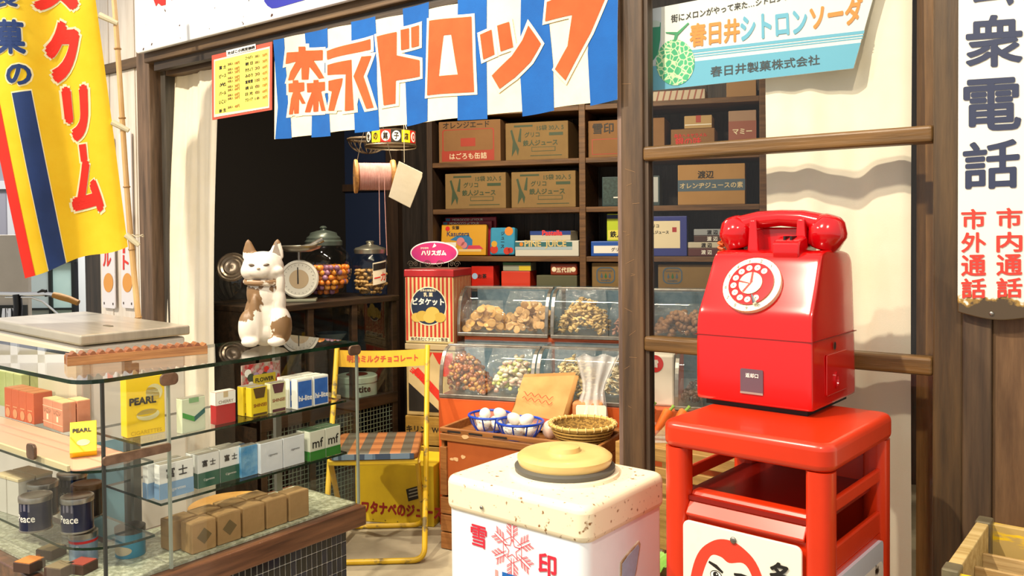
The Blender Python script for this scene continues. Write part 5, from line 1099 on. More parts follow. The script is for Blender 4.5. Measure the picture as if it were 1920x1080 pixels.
# lowest visible row
zz = zb_[0]
H_ = lambda y: y
t, bo, w, h = sbox('tea_tin', 'red tin with black lettering on the lowest visible shelf', 'tin', (884, 503, 925, 541), mat('tin_red', 'c8281a', .35), z=zz, depth=.1); ptext(bo, 'お茶', BLACK, w, h, .5, .5, .4, .03); shape(bo, [circ(-.34 * w, .5 * h, .13 * w, 16)], flat('pale_blue', '9ab8d8'), (0, -.001, 0), X, Z)
t, bo, w, h = sbox('tea_tin', 'flat orange-red tin under a striped box on the lowest visible shelf', 'tin', (940, 512, 994, 541), mat('tin_orange', 'd23a1e', .35), z=zz, depth=.12); zt_ = t.location.z + h
t, bo, w, h = sbox('candy_box', 'small green, grey and yellow box on the flat orange tin', 'box', (943, 496, 995, 512), mat('box_grey3', '9aa08e', .5), z=zt_, depth=.1); prect(bo, GREEN, w, h, 0, .7, 1, 1); prect(bo, flat('box_yel', 'd8c028'), w, h, .58, .05, 1, .62)
t, bo, w, h = sbox('rice_box', 'flat olive box under the rust-red tin', 'box', (1006, 519, 1082, 541), mat('olive_box', '5a5a40', .6), z=zz, depth=.15); zt_ = t.location.z + h
t, bo, w, h = sbox('sweets_tin', 'rust-red tin with cream lettering on the olive box', 'tin', (1032, 497, 1082, 519), mat('tin_rust', '8a3418', .4), z=zt_, depth=.09, bev=.006); ptext(bo, '五代目', CREAM, w, h, .5, .45, .55, .03); shape(bo, [circ(-.36 * w, .5 * h, .09 * w, 14), circ(.36 * w, .5 * h, .09 * w, 14)], CREAM, (0, -.001, 0), X, Z)
def instant(label, r):
    t, bo, w, h = sbox('juice_carton', label, 'carton', r, M_cart, z=zz, group='instant juice cartons'); k = .044
    cx_ = -w * .5 + .065
    shape(bo, [[rrect(cx_ - k, .02, cx_ + k, .095, .025), rrect(cx_ - k + .006, .026, cx_ + k - .006, .089, .02)]], CBL, (0, -.0008, 0), X, Z); text(bo, 'INSTANT JUICE', CBL, (cx_, -.001, .077), X, Z, w=.06, bold=.02)
    for i in (-1, 0, 1): shape(bo, [[(cx_ + i * .019 - .006, .05), (cx_ + i * .019, .07), (cx_ + i * .019 + .006, .05), (cx_ + i * .019, .043)]], CBL if i else GREEN, (0, -.001, 0), X, Z)
    text(bo, 'KANETA', CBL, (cx_, -.001, .034), X, Z, w=.045, bold=.03)
instant('brown carton with a blue drop emblem behind the middle post', (1110, 494, 1226, 541)); instant('brown carton with a blue drop emblem behind the telephone', (1234, 496, 1352, 541))
# ---- tins stacked beside the trays
def local_thing(name, label, cat, px, py, d, z=None, rz=SA, group=None):
    p = PD(px, py, d); p.z = p.z if z is None else z; return thing(name, label, cat, p, rz, group)
TW, TH = .24, .335
tp0 = PD(760, 640, 3.86); zt2 = .385
kc = thing('wooden_crate', 'worn wooden bottle crate with black lettering under the stacked tins', 'crate', (tp0.x, tp0.y, 0), SA)
M_kc = wood('kirin_crate_wood', '8a6a2c', 'a9863c', 'x', 4)
for z0, z1 in ((0, .12), (.127, .247), (.254, .383)):
    MB().box((-.005, -.0, z0), (.25, .014, z1)).build('front_board', M_kc, kc, bevel=.002); MB().box((-.005, .25, z0), (.25, .264, z1)).build('back_board', M_kc, kc, bevel=.002)
for x in (-.005, .236): MB().box((x, .014, 0), (x + .014, .25, .383)).build('end_board', M_kc, kc, bevel=.002)
MB().box((.009, .014, .37), (.236, .25, .382)).build('lid_board', M_kc, kc)
text(kc, 'キリン', BLACK, (.05, -.0012, .325), X, Z, w=.1, bold=.03); text(kc, 'WORKS', BLACK, (.18, -.0012, .325), X, Z, w=.11, bold=.03)
def square_tin(z, label, body, w=TW, h=TH, dx=0, dy=0, rz=0):
    o_ = tp0 + SX * dx + SY * dy
    t = thing('biscuit_tin', label, 'tin', (o_.x, o_.y, z), SA + rz); bo = MB().box((0, 0, 0), (w, w, h - .03)).build('can', body, t, bevel=.006); return t, bo
t2, b2 = square_tin(zt2, 'square tin with red and black chocolate print under the striped tin', mat('tin_tan_print', 'b09a6c', .4, 0, 'a08a5c', 12), h=.33, dy=.005)
MB().box((-.004, -.004, .3), (TW + .004, TW + .004, .3285)).build('lid', mat('paper_lid', 'b5a27c', .6), t2, bevel=.004)
shape(b2, [rect(.012, .02, TW - .012, .29)], flat('tan_field', 'bca77a'), (0, -.0006, 0), X, Z); shape(b2, [[(.012, .29), (.13, .29), (.10, .23), (.012, .24)], [(.13, .29), (TW - .012, .29), (TW - .012, .2), (.16, .24)], [(.03, .2), (.06, .22), (.21, .07), (.18, .05)]], flat('tin_print_red', 'c02a1c'), (0, -.001, 0), X, Z)
shape(b2, [[(.012, .02), (.17, .02), (.012, .15)]], BLACK, (0, -.001, 0), X, Z); shape(b2, [circ(.19, .205, .022, 14)], RED, (0, -.0012, 0), X, Z); text(b2, 'ヨコレート', RED, (.08, -.0014, .17), Vector((.8, 0, -.6)), Vector((.6, 0, .8)), w=.14, bold=.05)
z1 = zt2 + .3293
t1, b1 = square_tin(z1, 'square biscuit tin with red and cream stripes and a navy medallion', mat('tin_cream', 'dccb96', .35, 0, 'd2bf86', 10), w=.236, h=TH, dx=.0)
w = .236
for k in range(12): shape(b1, [rect(w * (k + .25) / 12, .012, w * (k + .75) / 12, TH - .035)], flat('stripe_red', 'bc3426'), (0, -.0007, 0), X, Z, 'stripe'); shape(b1, [rect(w * (k + .25) / 12, .0, w * (k + .75) / 12, TH - .035)], flat('stripe_red', 'bc3426'), (w + .0007, 0, 0), Y, Z, 'stripe')
MB().box((-.003, -.003, TH - .035), (w + .003, w + .003, TH)).build('lid', mat('lid_red', 'a8242a', .3), t1, bevel=.005)
cm = (w * .49, .17)
shape(b1, [circ(cm[0], cm[1], .088, 40)], CREAM, (0, -.0011, 0), X, Z); shape(b1, [circ(cm[0], cm[1], .083, 40)], flat('medallion_navy', '1c2c48'), (0, -.0015, 0), X, Z, 'medallion')
text(b1, 'ビタケット', WHITE, (cm[0], -.0022, .19), X, Z, w=.155, bold=.045); text(b1, '乳 菓', CREAM, (cm[0], -.002, .222), X, Z, w=.045, bold=.02); text(b1, '世界の栄養菓子', CREAM, (cm[0], -.002, .241), X, Z, w=.08, bold=.015)
for i, (u, v, r) in enumerate(((-.058, .118, .026), (-.03, .125, .03), (.02, .14, .034), (.055, .12, .028), (.005, .118, .03))): shape(b1, [circ(cm[0] + u, v, r, 20, r * .8)], flat('biscuit_gold_%d' % (i % 2), ('d8b85a', 'c9a94a')[i % 2]), (0, -.0019 - i * .0001, 0), X, Z)
shape(b1, [rect(.02, .012, w - .02, .03)], CREAM, (0, -.0012, 0), X, Z); text(b1, '株式会社ビタケット製造', BLACK, (w / 2, -.0016, .021), X, Z, w=.18, bold=.01)
# oval gum sign on wire scroll stand
p = PD(805, 492, 3.95); os_ = thing('oval_sign', 'magenta oval enamel gum sign on a wire scroll stand atop the striped tin', 'sign', (tp0 + SX * .105 + SY * .1).to_tuple()[:2] + (z1 + TH + .0005,), SA)
ow, oh, oz = .118, .053, .072
def plate_oval(name, rx_, rz2, y0, y1, m): MB().prism(circ(0, oz, rx_, 44, rz2), y0, y1, 'xz').build(name, m, os_, True)
plate_oval('plate_rim', ow, oh, -.004, .004, mat('oval_white', 'ece8ea', .25)); plate_oval('plate', ow - .006, oh - .006, -.006, -.003, mat('oval_magenta', 'b3227a', .25, 0, 'c8305c', 6, coat=.3))
text(os_, 'ハリスガム', WHITE, (.0, -.0072, oz - .0), X, Z, w=.125, bold=.07); text(os_, 'かむほの', WHITE, (-.045, -.0072, oz + .022), X, Z, w=.04, bold=.02); shape(os_, [[(-.006, oz + .024), (.004, oz + .044), (.014, oz + .032), (.004, oz + .026)]], WHITE, (0, -.0072, 0), X, Z)
wire = mat('scroll_wire', '8f8676', .35, .8)
for s in (-1, 1):
    for cx_, r0 in ((.115, .016), (.09, .012), (.03, .02)):
        MB().tube([(s * (cx_ + (r0 * (1 - i / 34)) * cos(i * .34)), -.009, .02 + (r0 * (1 - i / 34)) * sin(i * .34)) for i in range(30)], .0012, 6).build('wire_scroll', wire, os_, True)
MB().tube([(-.12, -.009, .0025), (.12, -.009, .0025)], .002, 6).build('wire_base', wire, os_, True); MB().box((-.1, -.01, 0), (.1, .02, .004)).build('foot_bar', wire, os_)
for s in (-1, 1): MB().tube([(s * .07, .0, .0025), (s * .07, 0, .035)], .002, 6).build('support_wire', wire, os_, True)

# ---- low dark glass cabinet along the left wall
CX0, CX1, CY0, CY1, CZ = -3.22, -2.78, 2.02, 2.77, .93
cb = thing('glass_cabinet', 'low dark wooden cabinet with glass front and wire mesh doors below', 'cabinet', (-3.0, 2.4, 0))
cbl = Vector(cb.location)
def CBX(name, lo, hi, m, **k): return MB().box(Vector(lo) - cbl, Vector(hi) - cbl).build(name, m, cb, **k)
CBX('top', (CX0, CY0, CZ - .025), (CX1 + .012, CY1 + .01, CZ), M_cab, bevel=.004); CBX('floor_board', (CX0, CY0, .455), (CX1, CY1, .475), M_cab); CBX('bottom', (CX0, CY0, .03), (CX1, CY1, .06), M_cab)
CBX('front_rail', (CX1 - .02, CY0, .44), (CX1 + .004, CY1, .49), M_cab, bevel=.003)
CBX('back', (CX0, CY0, 0), (CX0 + .012, CY1, CZ - .025), M_cab); CBX('side', (CX0, CY1 - .012, 0), (CX1, CY1, CZ - .025), M_cab); CBX('side', (CX0, CY0, 0), (CX1, CY0 + .012, CZ - .025), M_cab)
for y in (CY0, 2.26, 2.50, CY1 - .03): CBX('door_stile', (CX1 - .025, y, 0), (CX1 + .002, y + .03, CZ - .025), M_cab, bevel=.002)
CBX('inner_shelf', (CX0 + .012, CY0 + .012, .70), (CX1 - .14, CY1 - .012, .708), M_glass)
for y0, y1 in ((CY0 + .03, 2.26), (2.29, 2.5), (2.53, CY1 - .03)): CBX('glass_door', (CX1 - .012, y0, .49), (CX1 - .008, y1, CZ - .025), M_glass)
b = MB()
for i in range(38):
    y = CY0 + .02 + i * .0195
    if y < CY1 - .02: b.box(Vector((CX1 - .008, y, .06)) - cbl, Vector((CX1 - .0055, y + .0025, .44)) - cbl)
for i in range(19): z = .07 + i * .0195; b.box(Vector((CX1 - .0085, CY0 + .02, z)) - cbl, Vector((CX1 - .006, CY1 - .02, z + .0025)) - cbl)
b.build('wire_mesh', mat('mesh_wire', '6f8074', .5, .4), cb)
p = PX(712, 735, -2.93)
t = thing('cake_tin', 'pale green round cake tin with script lettering inside the dark cabinet', 'tin', (-2.93, 2.66, .4755), 1.0)
c = MB().lathe([(.09, 0), (.09, .07)], 40).build('can', mat('tin_celadon', 'a9bfae', .4), t, True); MB().lathe([(.093, .062), (.093, .085), (.088, .09), (0, .092)], 40).build('lid', mat('tin_celadon', 'a9bfae', .4), t, True)
MB().lathe([(.05, .0925), (.048, .094), (0, .094)], 30).build('brown_emblem', mat('choc', '4a2218', .5), t, True)
vs, fs, _, _ = text_tris('Petite', .02); mesh2d(c, 'lettering', [P2((q[0] * .1, q[1] * .03), q.layer) for q in vs], fs, BLACK, lambda u, v: Vector((.0907 * sin((u - .05) / .09), -.0907 * cos((u - .05) / .09), .022 + v)), .01)
t = thing('sweets_box', 'flat crimson and cream box beside the green cake tin in the cabinet', 'box', (-2.9, 2.41, .4755), 1.4)
MB().box((-.08, -.05, 0), (.08, .05, .03)).build('carton', mat('crimson_flat', '7a1a20', .5), t, bevel=.002); MB().box((-.081, -.051, .018), (.081, .051, .034)).build('lid', mat('cream_flat', 'c8b08a', .5), t, bevel=.002)
t = thing('glass_dish', 'pale blue glass dish on the inner glass shelf of the dark cabinet', 'dish', (-3.03, 2.6, .7085), 0)
MB().lathe([(.02, 0), (.05, .02), (.075, .05), (.072, .05), (.047, .024), (0, .006)], 30).build('bowl', mat('pale_blue_glass', '7f98a8', .15, coat=.4), t, True)

# ---- jars on the cabinet
def mat_var(name, c): return mat(name, c, .35, coat=.2)
jc = PX(608, 553, -2.97); JX, JY = -2.97, jc.y; Rj = .124
j1 = thing('candy_jar', 'big round glass candy jar with a grey-green lid on the dark cabinet', 'jar', (JX, JY, CZ + .0005))
jz = [(.075, 0), (.078, .006), (.075, .012), (.085, .03), (.108, .06), (.121, .10), (.124, .135), (.12, .17), (.106, .2), (.088, .218), (.078, .226), (.078, .24)]
MB().lathe(jz, 44, cap=False).build('glass_globe', M_jar, j1, True, angle=80)
MB().lathe([(.075, .001), (0, .004)], 44, cap=False).build('glass_foot', M_jar, j1, True)
M_gl = mat('jar_lid_green', '3f4844', .35, .3, '545e58', 12)
lj = MB().lathe([(.083, .232), (.083, .25), (.076, .256), (.075, .266), (.062, .276), (.058, .288), (.03, .297), (.014, .3), (.012, .305), (.017, .311), (.01, .318), (0, .32)], 40).build('lid', M_gl, j1, True)
ball = MB().ell((0, 0, 0), (.0125, .0125, .0125), 14, 10); gum = {}
for i, (nm, c) in enumerate((('orange', 'e8822a'), ('amber', 'e89a3a'), ('mauve', '9a6a8a'))):
    o = ball.build('gumball', mat_var('gum_' + nm, c), smooth=True); tag(o, '%s gumball in the big round candy jar' % nm, 'gumball', '%s gumballs in the candy jar' % nm); gum[i] = [o, False]
k = 0; layer = 0; z = .014 + .0128
while z < .138:
    rr = 0
    for jz0, jz1 in zip(jz, jz[1:]):
        if jz0[1] <= z <= jz1[1] and jz1[1] > jz0[1]: rr = jz0[0] + (jz1[0] - jz0[0]) * (z - jz0[1]) / (jz1[1] - jz0[1])
    rr -= .0165; s_ = .0262; ox = (layer % 2) * s_ / 2; oy = (layer % 2) * s_ * .29
    for iy in range(-6, 7):
        for ix in range(-6, 7):
            x = ix * s_ + (iy % 2) * s_ / 2 + ox; y = iy * s_ * .866 + oy; r2 = math.hypot(x, y)
            if r2 > rr or (r2 < rr - .05 and layer < 3): continue
            if layer == 5 and random.random() < .3: continue
            g = gum[random.choice((0, 0, 1, 2))]; o = g[0]
            if g[1]: o = g[0].copy(); COL.objects.link(o)
            g[1] = True; o.location = (JX + x, JY + y, CZ + z + random.uniform(0, .0008))
    layer += 1; z += .0216
# second jar
J2 = Vector((-2.875, 2.7, CZ + .0005))
j2 = thing('cracker_jar', 'glass jar with a silver lid and paper label holding crackers', 'jar', J2, 0); R2 = .084
MB().lathe([(.06, 0), (.074, .012), (R2, .045), (R2, .15), (.078, .172), (.066, .184), (.066, .2)], 44, cap=False).build('glass_body', M_jar, j2, True, angle=80); MB().lathe([(.06, .001), (0, .003)], 44, cap=False).build('glass_foot', M_jar, j2, True)
MB().lathe([(.071, .192), (.073, .21), (.066, .218), (.05, .222), (.03, .23), (.018, .232), (.016, .24), (.02, .245), (.014, .25), (0, .251)], 40).build('lid', mat('silver_lid', 'a8a69a', .28, .85), j2, True)
la = atan2(-J2.y, -J2.x) + .55; Rl = R2 + .001
lb = MB().grid(lambda u, v: (Rl * cos(la - .42 + .84 * u), Rl * sin(la - .42 + .84 * u), .05 + .1 * v + .012 * u), 12, 4).build('paper_label', mat('label_paper', 'e0d4bc', .7), j2, True, recalc=False)
vs, fs, _, _ = text_tris('一力', .03); mesh2d(lb, 'lettering', vs, fs, RED, lambda u, v: Vector(((Rl + .001) * cos(la - .35 + .7 * u), (Rl + .001) * sin(la - .35 + .7 * u), .062 + .038 * v + .01 * u)), .2)
mesh2d(lb, 'black_field', *tri_polys([rect(0, 0, 1, 1)]), BLACK, lambda u, v: Vector(((Rl + .0008) * cos(la - .4 + .8 * u), (Rl + .0008) * sin(la - .4 + .8 * u), .115 + .03 * v + .01 * u)), .2)
pn = MB().ell((-.007, 0, 0), (.011, .0085, .0075), 10, 8).ell((.008, 0, 0), (.0105, .008, .007), 10, 8).build('cracker', mat('cracker_tan', 'c09a62', .6, 0, 'ab8248', 40)); tag(pn, 'tan cracker in the silver-lidded glass jar', 'cracker', 'crackers in the silver-lidded jar')
first = True; z = .016; layer = 0
while z < .118:
    rr = (.05 if z < .02 else .06 if z < .045 else .066)
    for iy in range(-4, 5):
        for ix in range(-3, 4):
            x = ix * .037 + (layer % 2) * .017; y = iy * .0205 + (layer % 3) * .006; r2 = math.hypot(x, y)
            if r2 > rr or r2 < rr - .03: continue
            o = pn if first else pn.copy()
            if not first: COL.objects.link(o)
            first = False; o.location = J2 + Vector((x, y, z)); o.rotation_euler = (random.uniform(-.5, .5), random.uniform(-.3, .3), random.uniform(-.6, .6))
    z += .0165; layer += 1
# slanted jar beside the curtain
p = PX(428, 560, -2.98); J3 = thing('slant_jar', 'round glass jar with a tilted glass lid beside the left curtain', 'jar', (-3.03, 2.1, CZ + .0005), .75)
MB().lathe([(.05, 0), (.08, .03), (.096, .08), (.09, .13), (.07, .165), (.06, .18)], 40, cap=False).build('glass_globe', M_jar, J3, True, angle=80); MB().lathe([(.05, .001), (0, .003)], 30, cap=False).build('glass_foot', M_jar, J3, True)
b = MB().lathe([(0, .0), (.03, .002), (.058, .004), (.062, .01), (.056, .016), (.05, .012), (.044, .016), (.036, .012), (.03, .016), (.02, .012), (0, .016)], 36); Mx = Matrix.Rotation(radians(68), 3, 'X'); b.v = [Vector((0, -.075, .15)) + Mx @ v for v in b.v]; b.build('lid', mat('frosted_lid', '6a5f52', .25, .6), J3, True)
# ---- kitchen scale
p = PX(545, 572, -2.9); ks = thing('kitchen_scale', 'enamel kitchen scale with a round dial and a pan on the cabinet', 'scale', (-2.88, 2.3, CZ + .0005), .82)
MB().box((-.07, -.03, 0), (.07, .07, .012)).build('base', mat('scale_base', '8a8a74', .5), ks, bevel=.003)
b = MB().lathe([(0, .03), (.07, .03), (.08, .02), (.08, -.02), (.074, -.026), (.07, -.026), (.068, -.022), (0, -.022)], 44); b.v = [Vector((v.x, v.z, .095 + v.y)) for v in b.v]; b.build('dial_case', mat('scale_white', 'd2d0c4', .35), ks, True)
shape(ks, [circ(0, 0, .066, 40)], flat('scale_face', 'c4c2b6'), (0, -.0226, .095), X, Z, 'dial_face'); shape(ks, [circ(0, 0, .04, 36)], mat('scale_brass', 'b5a080', .35, .4), (0, -.0232, .095), X, Z, 'dial_centre')
for i in range(24): a_ = i * pi / 12; shape(ks, [seg2((.057 * cos(a_), .057 * sin(a_)), (.063 * cos(a_), .063 * sin(a_)), .0006)], BLACK, (0, -.0236, .095), X, Z, 'tick_mark')
shape(ks, [[(-.003, -.02), (.003, -.02), (.0015, .05), (-.003, .05)]], BLACK, (-.004, -.0245, .095), X, Z, 'pointer')
MB().tube([(0, .0, .17), (0, 0, .215)], .008, 10).build('pan_post', M_steel, ks, True)
MB().lathe([(0, .208), (.05, .21), (.085, .222), (.095, .235), (.092, .235), (.083, .226), (.05, .215), (0, .213)], 40).build('pan', mat('pan_metal', 'a8a498', .3, .8), ks, True)
sc_ = thing('metal_scoop', 'bright metal scoop lying in the scale pan', 'scoop', (-2.88, 2.3, CZ + .2165), .82)
MB().tube([(.0, 0, .012), (.05, -.01, .018), (.10, -.01, .045)], [.006, .011, .012], 12).build('handle', M_steel, sc_, True); MB().ell((-.03, 0, .008), (.045, .03, .008), 20, 10).build('blade', M_steel, sc_, True)

# ---- hanging things
rb = PD(733, 258, 3.4)
dr_ = thing('hanging_drum_sign', 'round hanging drum sign with red, yellow and black lettered panels', 'sign', (rb.x, rb.y, rb.z - .03), 0)
Rr_ = .1; la = atan2(-rb.y, -rb.x)
MB().lathe([(Rr_, -.012), (Rr_ + .004, -.004), (Rr_, .0), (Rr_, .055), (Rr_ - .003, .055), (Rr_ - .003, 0)], 44, cap=False).build('drum', mat('drum_bronze', '5a4c38', .4, .3), dr_, True)
for i, (ch, bg, fgc) in enumerate((('世', 'black', BLACK), ('の', 'yellow', BLACK), ('菓', 'red', BLACK), ('子', 'black', BLACK), ('店', 'yellow', BLACK), ('0', 'red', RED))):
    a0 = la - 1.25 + i * .42; Rf = Rr_ + .0006
    mesh2d(dr_, 'colour_panel', *tri_polys([rect(0, 0, 1, 1)]), {'black': BLACK, 'yellow': YELLOW, 'red': RED}[bg], lambda u, v: Vector((Rf * cos(a0 + .4 * u), Rf * sin(a0 + .4 * u), .003 + .048 * v)), .2)
    if bg != 'yellow': mesh2d(dr_, 'white_disc', *tri_polys([circ(.5, .5, .42, 20)]), WHITE, lambda u, v: Vector(((Rf + .0006) * cos(a0 + .4 * u), (Rf + .0006) * sin(a0 + .4 * u), .003 + .048 * v)), .3)
    vs, fs, _, _ = text_tris(ch, .03); mesh2d(dr_, 'lettering', [P2((.25 + .5 * q[0], .22 + .56 * q[1]), q.layer) for q in vs], fs, fgc, lambda u, v: Vector(((Rf + .0012) * cos(a0 + .4 * u), (Rf + .0012) * sin(a0 + .4 * u), .003 + .048 * v)), .3)
for s in (-1, 1): MB().tube([(s * .09, 0, .05), (0, 0, .3), (0, 0, 2.44 - dr_.location.z)], .0015, 5).build('hanging_wire', wire, dr_)
wbp = PD(690, 262, 3.66)
wk = thing('wire_basket', 'dark wire basket hanging behind the drum sign', 'basket', (wbp.x, wbp.y, wbp.z), .3)
M_wk = mat('basket_wire', '5a4a38', .5, .3)
MB().tube([(.085 * cos(i * pi / 18), .085 * sin(i * pi / 18), .0) for i in range(36)], .006, 8, True).build('rim', M_wk, wk, True)
for i in range(10): a_ = i * pi / 10; MB().tube([(.085 * cos(a_) * cos(t_), .085 * sin(a_) * cos(t_), -.06 * sin(t_)) for t_ in [pi * j / 14 for j in range(15)]], .0018, 5).build('wire_rib', M_wk, wk)
MB().tube([(0, .085, 0), (0, 0, .2), (0, 0, 2.44 - wbp.z)], .0015, 5).build('hanging_wire', wire, wk)
spp = PD(703, 331, 3.24)
sp2 = thing('string_spool', 'wooden spool of pink string hanging from the shop ceiling', 'spool', spp, YAW + .25)
def axis_lathe(name, prof, m, seg=40): b = MB().lathe(prof, seg); b.v = [Vector((v.z, v.x, v.y)) for v in b.v]; return b.build(name, m, sp2, True)
M_fl = wood('spool_wood', '9a6a34', 'b98548', 'y', 6)
axis_lathe('flange', [(.063, -.078), (.065, -.074), (.063, -.066), (.045, -.062)], M_fl); axis_lathe('flange', [(.045, .056), (.063, .06), (.066, .07), (.063, .076), (0, .0765)], M_fl)
axis_lathe('core', [(.046, -.065), (.046, .06)], mat('string_core', 'a8746a', .8))
M_st = mat('pink_string', 'c99a94', .8, 0, 'b88078', 30)
MB().tube([(-.06 + .118 * i / 700, .049 * cos(i * 2 * pi / 32), .049 * sin(i * 2 * pi / 32)) for i in range(700)], .0032, 6).build('wound_string', M_st, sp2, True)
shape(sp2, [circ(0, 0, .046, 30)], flat('spool_label', 'd2a860'), (.0772, 0, 0), Y, Z, 'paper_label'); shape(sp2, [circ(0, 0, .044, 24, None, 0, pi)], flat('spool_red', 'c83a24'), (.0776, 0, 0), Y, Z, 'label_print'); shape(sp2, [circ(0, 0, .044, 24, None, pi, 2 * pi)], flat('spool_teal', '3a7a72'), (.0776, 0, 0), Y, Z, 'label_print')
MB().tube([(.03, -.05, 0), (.031, -.051, -.08), (.034, -.05, -.2), (.037, -.048, -.3)], .0014, 6).build('loose_string', M_st, sp2, True); MB().tube([(.01, -.05, 0), (.011, -.05, -.26)], .0013, 6).build('loose_string', M_st, sp2, True)
for x in (-.08, .078): MB().tube([(x, 0, 0), (x * .6, 0, .14), (0, 0, .3), (0, 0, 2.44 - spp.z)], .0014, 5).build('hanging_wire', wire, sp2)
pbp = PD(758, 302, 3.08)
pb_ = thing('paper_bag', 'blank cream paper bag hanging askew on a string', 'bag', pbp, YAW)
ct_ = [(-10, 0), (34, 22), (33, 31), (10, 88), (-30, 67)]; k = 3.08 / FPX
b = MB().prism([(x * k, -y * k) for x, y in ct_], -.003, .003, 'xz'); b.build('bag_body', mat('bag_paper', 'dcd0b6', .8, 0, 'e4dac4', 8, bump=.2, bscale=25), pb_, bevel=.0015)
MB().tube([(0, 0, -.005), (.0, 0, .1), (0, 0, 2.44 - pbp.z)], .0012, 5).build('hanging_string', MATS['string'], pb_)

# ---- candy display cases with curved glass fronts
yU = (PD(940, 632, 3.75) - S0).dot(SY); yL = (PD(910, 748, 3.46) - S0).dot(SY)
zU_ = PD(940, 632, 3.75).z; zL_ = PD(910, 750, 3.46).z
def TL(px, py, yo): p = loc_of(su, PP(px, py, S0 + SY * yo, SY)); return p.x, p.z
M_galv = mat('galvanised_blue', '6f8ba0', .4, .3, '8aa2b4', 30); M_fr = mat('case_frame_steel', 'b0aca4', .3, .85, '8f8a84', 20)
stx0, stx1 = TL(822, 750, yL)[0], TL(1440, 750, yL)[0]
sd_ = thing('tiered_stand', 'orange two-tier wooden stand carrying the candy display cases', 'stand', S0 + SX * stx0 + SY * yL, SA)
wS = stx1 - stx0
MB().box((0, .0, 0), (wS, .31, zL_ - .001)).build('lower_tier', mat('orange_stand', 'c0501c', .45, 0, 'cc5c24', 5), sd_, bevel=.003); MB().box((0, .311, 0), (wS, -yL - .01, zU_ - .001)).build('upper_tier', MATS['orange_stand'], sd_, bevel=.003)
def case(label, px0, px1, pyt, yo, zb, D=.27, n=2):
    a = TL(px0, 600, yo)[0]; b_ = TL(px1, 600, yo)[0]; w = b_ - a; pc_ = (px0 + px1) / 2
    zt = EYE; h = TL(pc_, pyt, yo + .1)[1] - zb
    t = thing('candy_case', label, 'display case', S0 + SX * a + SY * yo + Vector((0, 0, zb + .0005)), SA, 'curved glass candy cases')
    pr = [(0, .012), (.0, .05), (.006, .09)] + [(.008 + .1 * (1 - cos(u)), .09 + (h - .09) * sin(u)) for u in [pi / 2 * i / 8 for i in range(1, 9)]]
    side = [(0, 0)] + pr + [(D, h), (D, 0)]
    for x in (0, w - .004): MB().prism(side, x, x + .004, 'yz').build('end_panel', M_glass, t)
    MB().box((.004, 0, 0), (w - .004, D, .01)).build('tray_floor', M_fr, t); MB().box((.004, D - .006, .01), (w - .004, D, h)).build('back_panel', M_galv, t)
    g = MB(); g.grid(lambda u, v: (.006 + (w - .012) * u, *pr[min(int(round(v * (len(pr) - 1))), len(pr) - 1)]), 1, len(pr) - 1); g.build('curved_glass', M_glass, t, True, recalc=False, angle=180)
    for x in (.0, w - .014): 
        q = MB()
        for (y0, z0), (y1, z1_) in zip(pr, pr[1:]): q.add([(x, y0 - .002, z0), (x + .014, y0 - .002, z0), (x + .014, y1 - .002, z1_ + .001), (x, y1 - .002, z1_ + .001), (x, y0 + .005, z0 - .003), (x + .014, y0 + .005, z0 - .003), (x + .014, y1 + .005, z1_ - .003), (x, y1 + .005, z1_ - .003)], [(0, 1, 2, 3), (4, 7, 6, 5), (0, 3, 7, 4), (1, 5, 6, 2)])
        q.build('side_frame', M_fr, t)
    MB().box((0, -.003, 0), (w, .006, .016)).build('lower_frame', M_fr, t, bevel=.002); MB().box((0, .1, h - .004), (w, .125, h + .006)).build('upper_frame', M_fr, t, bevel=.002); MB().box((.004, .125, h), (w - .004, D, h + .003)).build('lid', M_glass, t)
    MB().box((w / 2 - .001, .09, .01), (w / 2 + .001, D - .006, h - .01)).build('divider', M_glass, t)
    return t, w, h
U1 = case('curved glass candy case with round biscuits, on the upper tier beside the striped tin', 857, 1027, 540, yU, zU_); U2 = case('curved glass candy case with twisted crackers, on the upper tier by the post', 1032, 1203, 542, yU, zU_); U3 = case('curved glass candy case with brown dough sweets, upper tier behind the pane', 1209, 1380, 545, yU, zU_)
L1 = case('curved glass candy case with glossy brown nuts, on the lower tier', 822, 1000, 650, yL, zL_, .3); L2 = case('curved glass candy case with pale chips, on the lower tier', 1003, 1182, 655, yL, zL_, .3); L3 = case('curved glass candy case behind the lower pane, on the lower tier', 1264, 1440, 662, yL, zL_, .3)
ICO = None
def ico(sub=1):
    bm = bmesh.new(); bmesh.ops.create_icosphere(bm, subdivisions=sub, radius=1); v = [x.co.copy() for x in bm.verts]; f = [[q.index for q in x.verts] for x in bm.faces]; bm.free(); return v, f
IV, IF = ico(2); IV1, IF1 = ico(1)
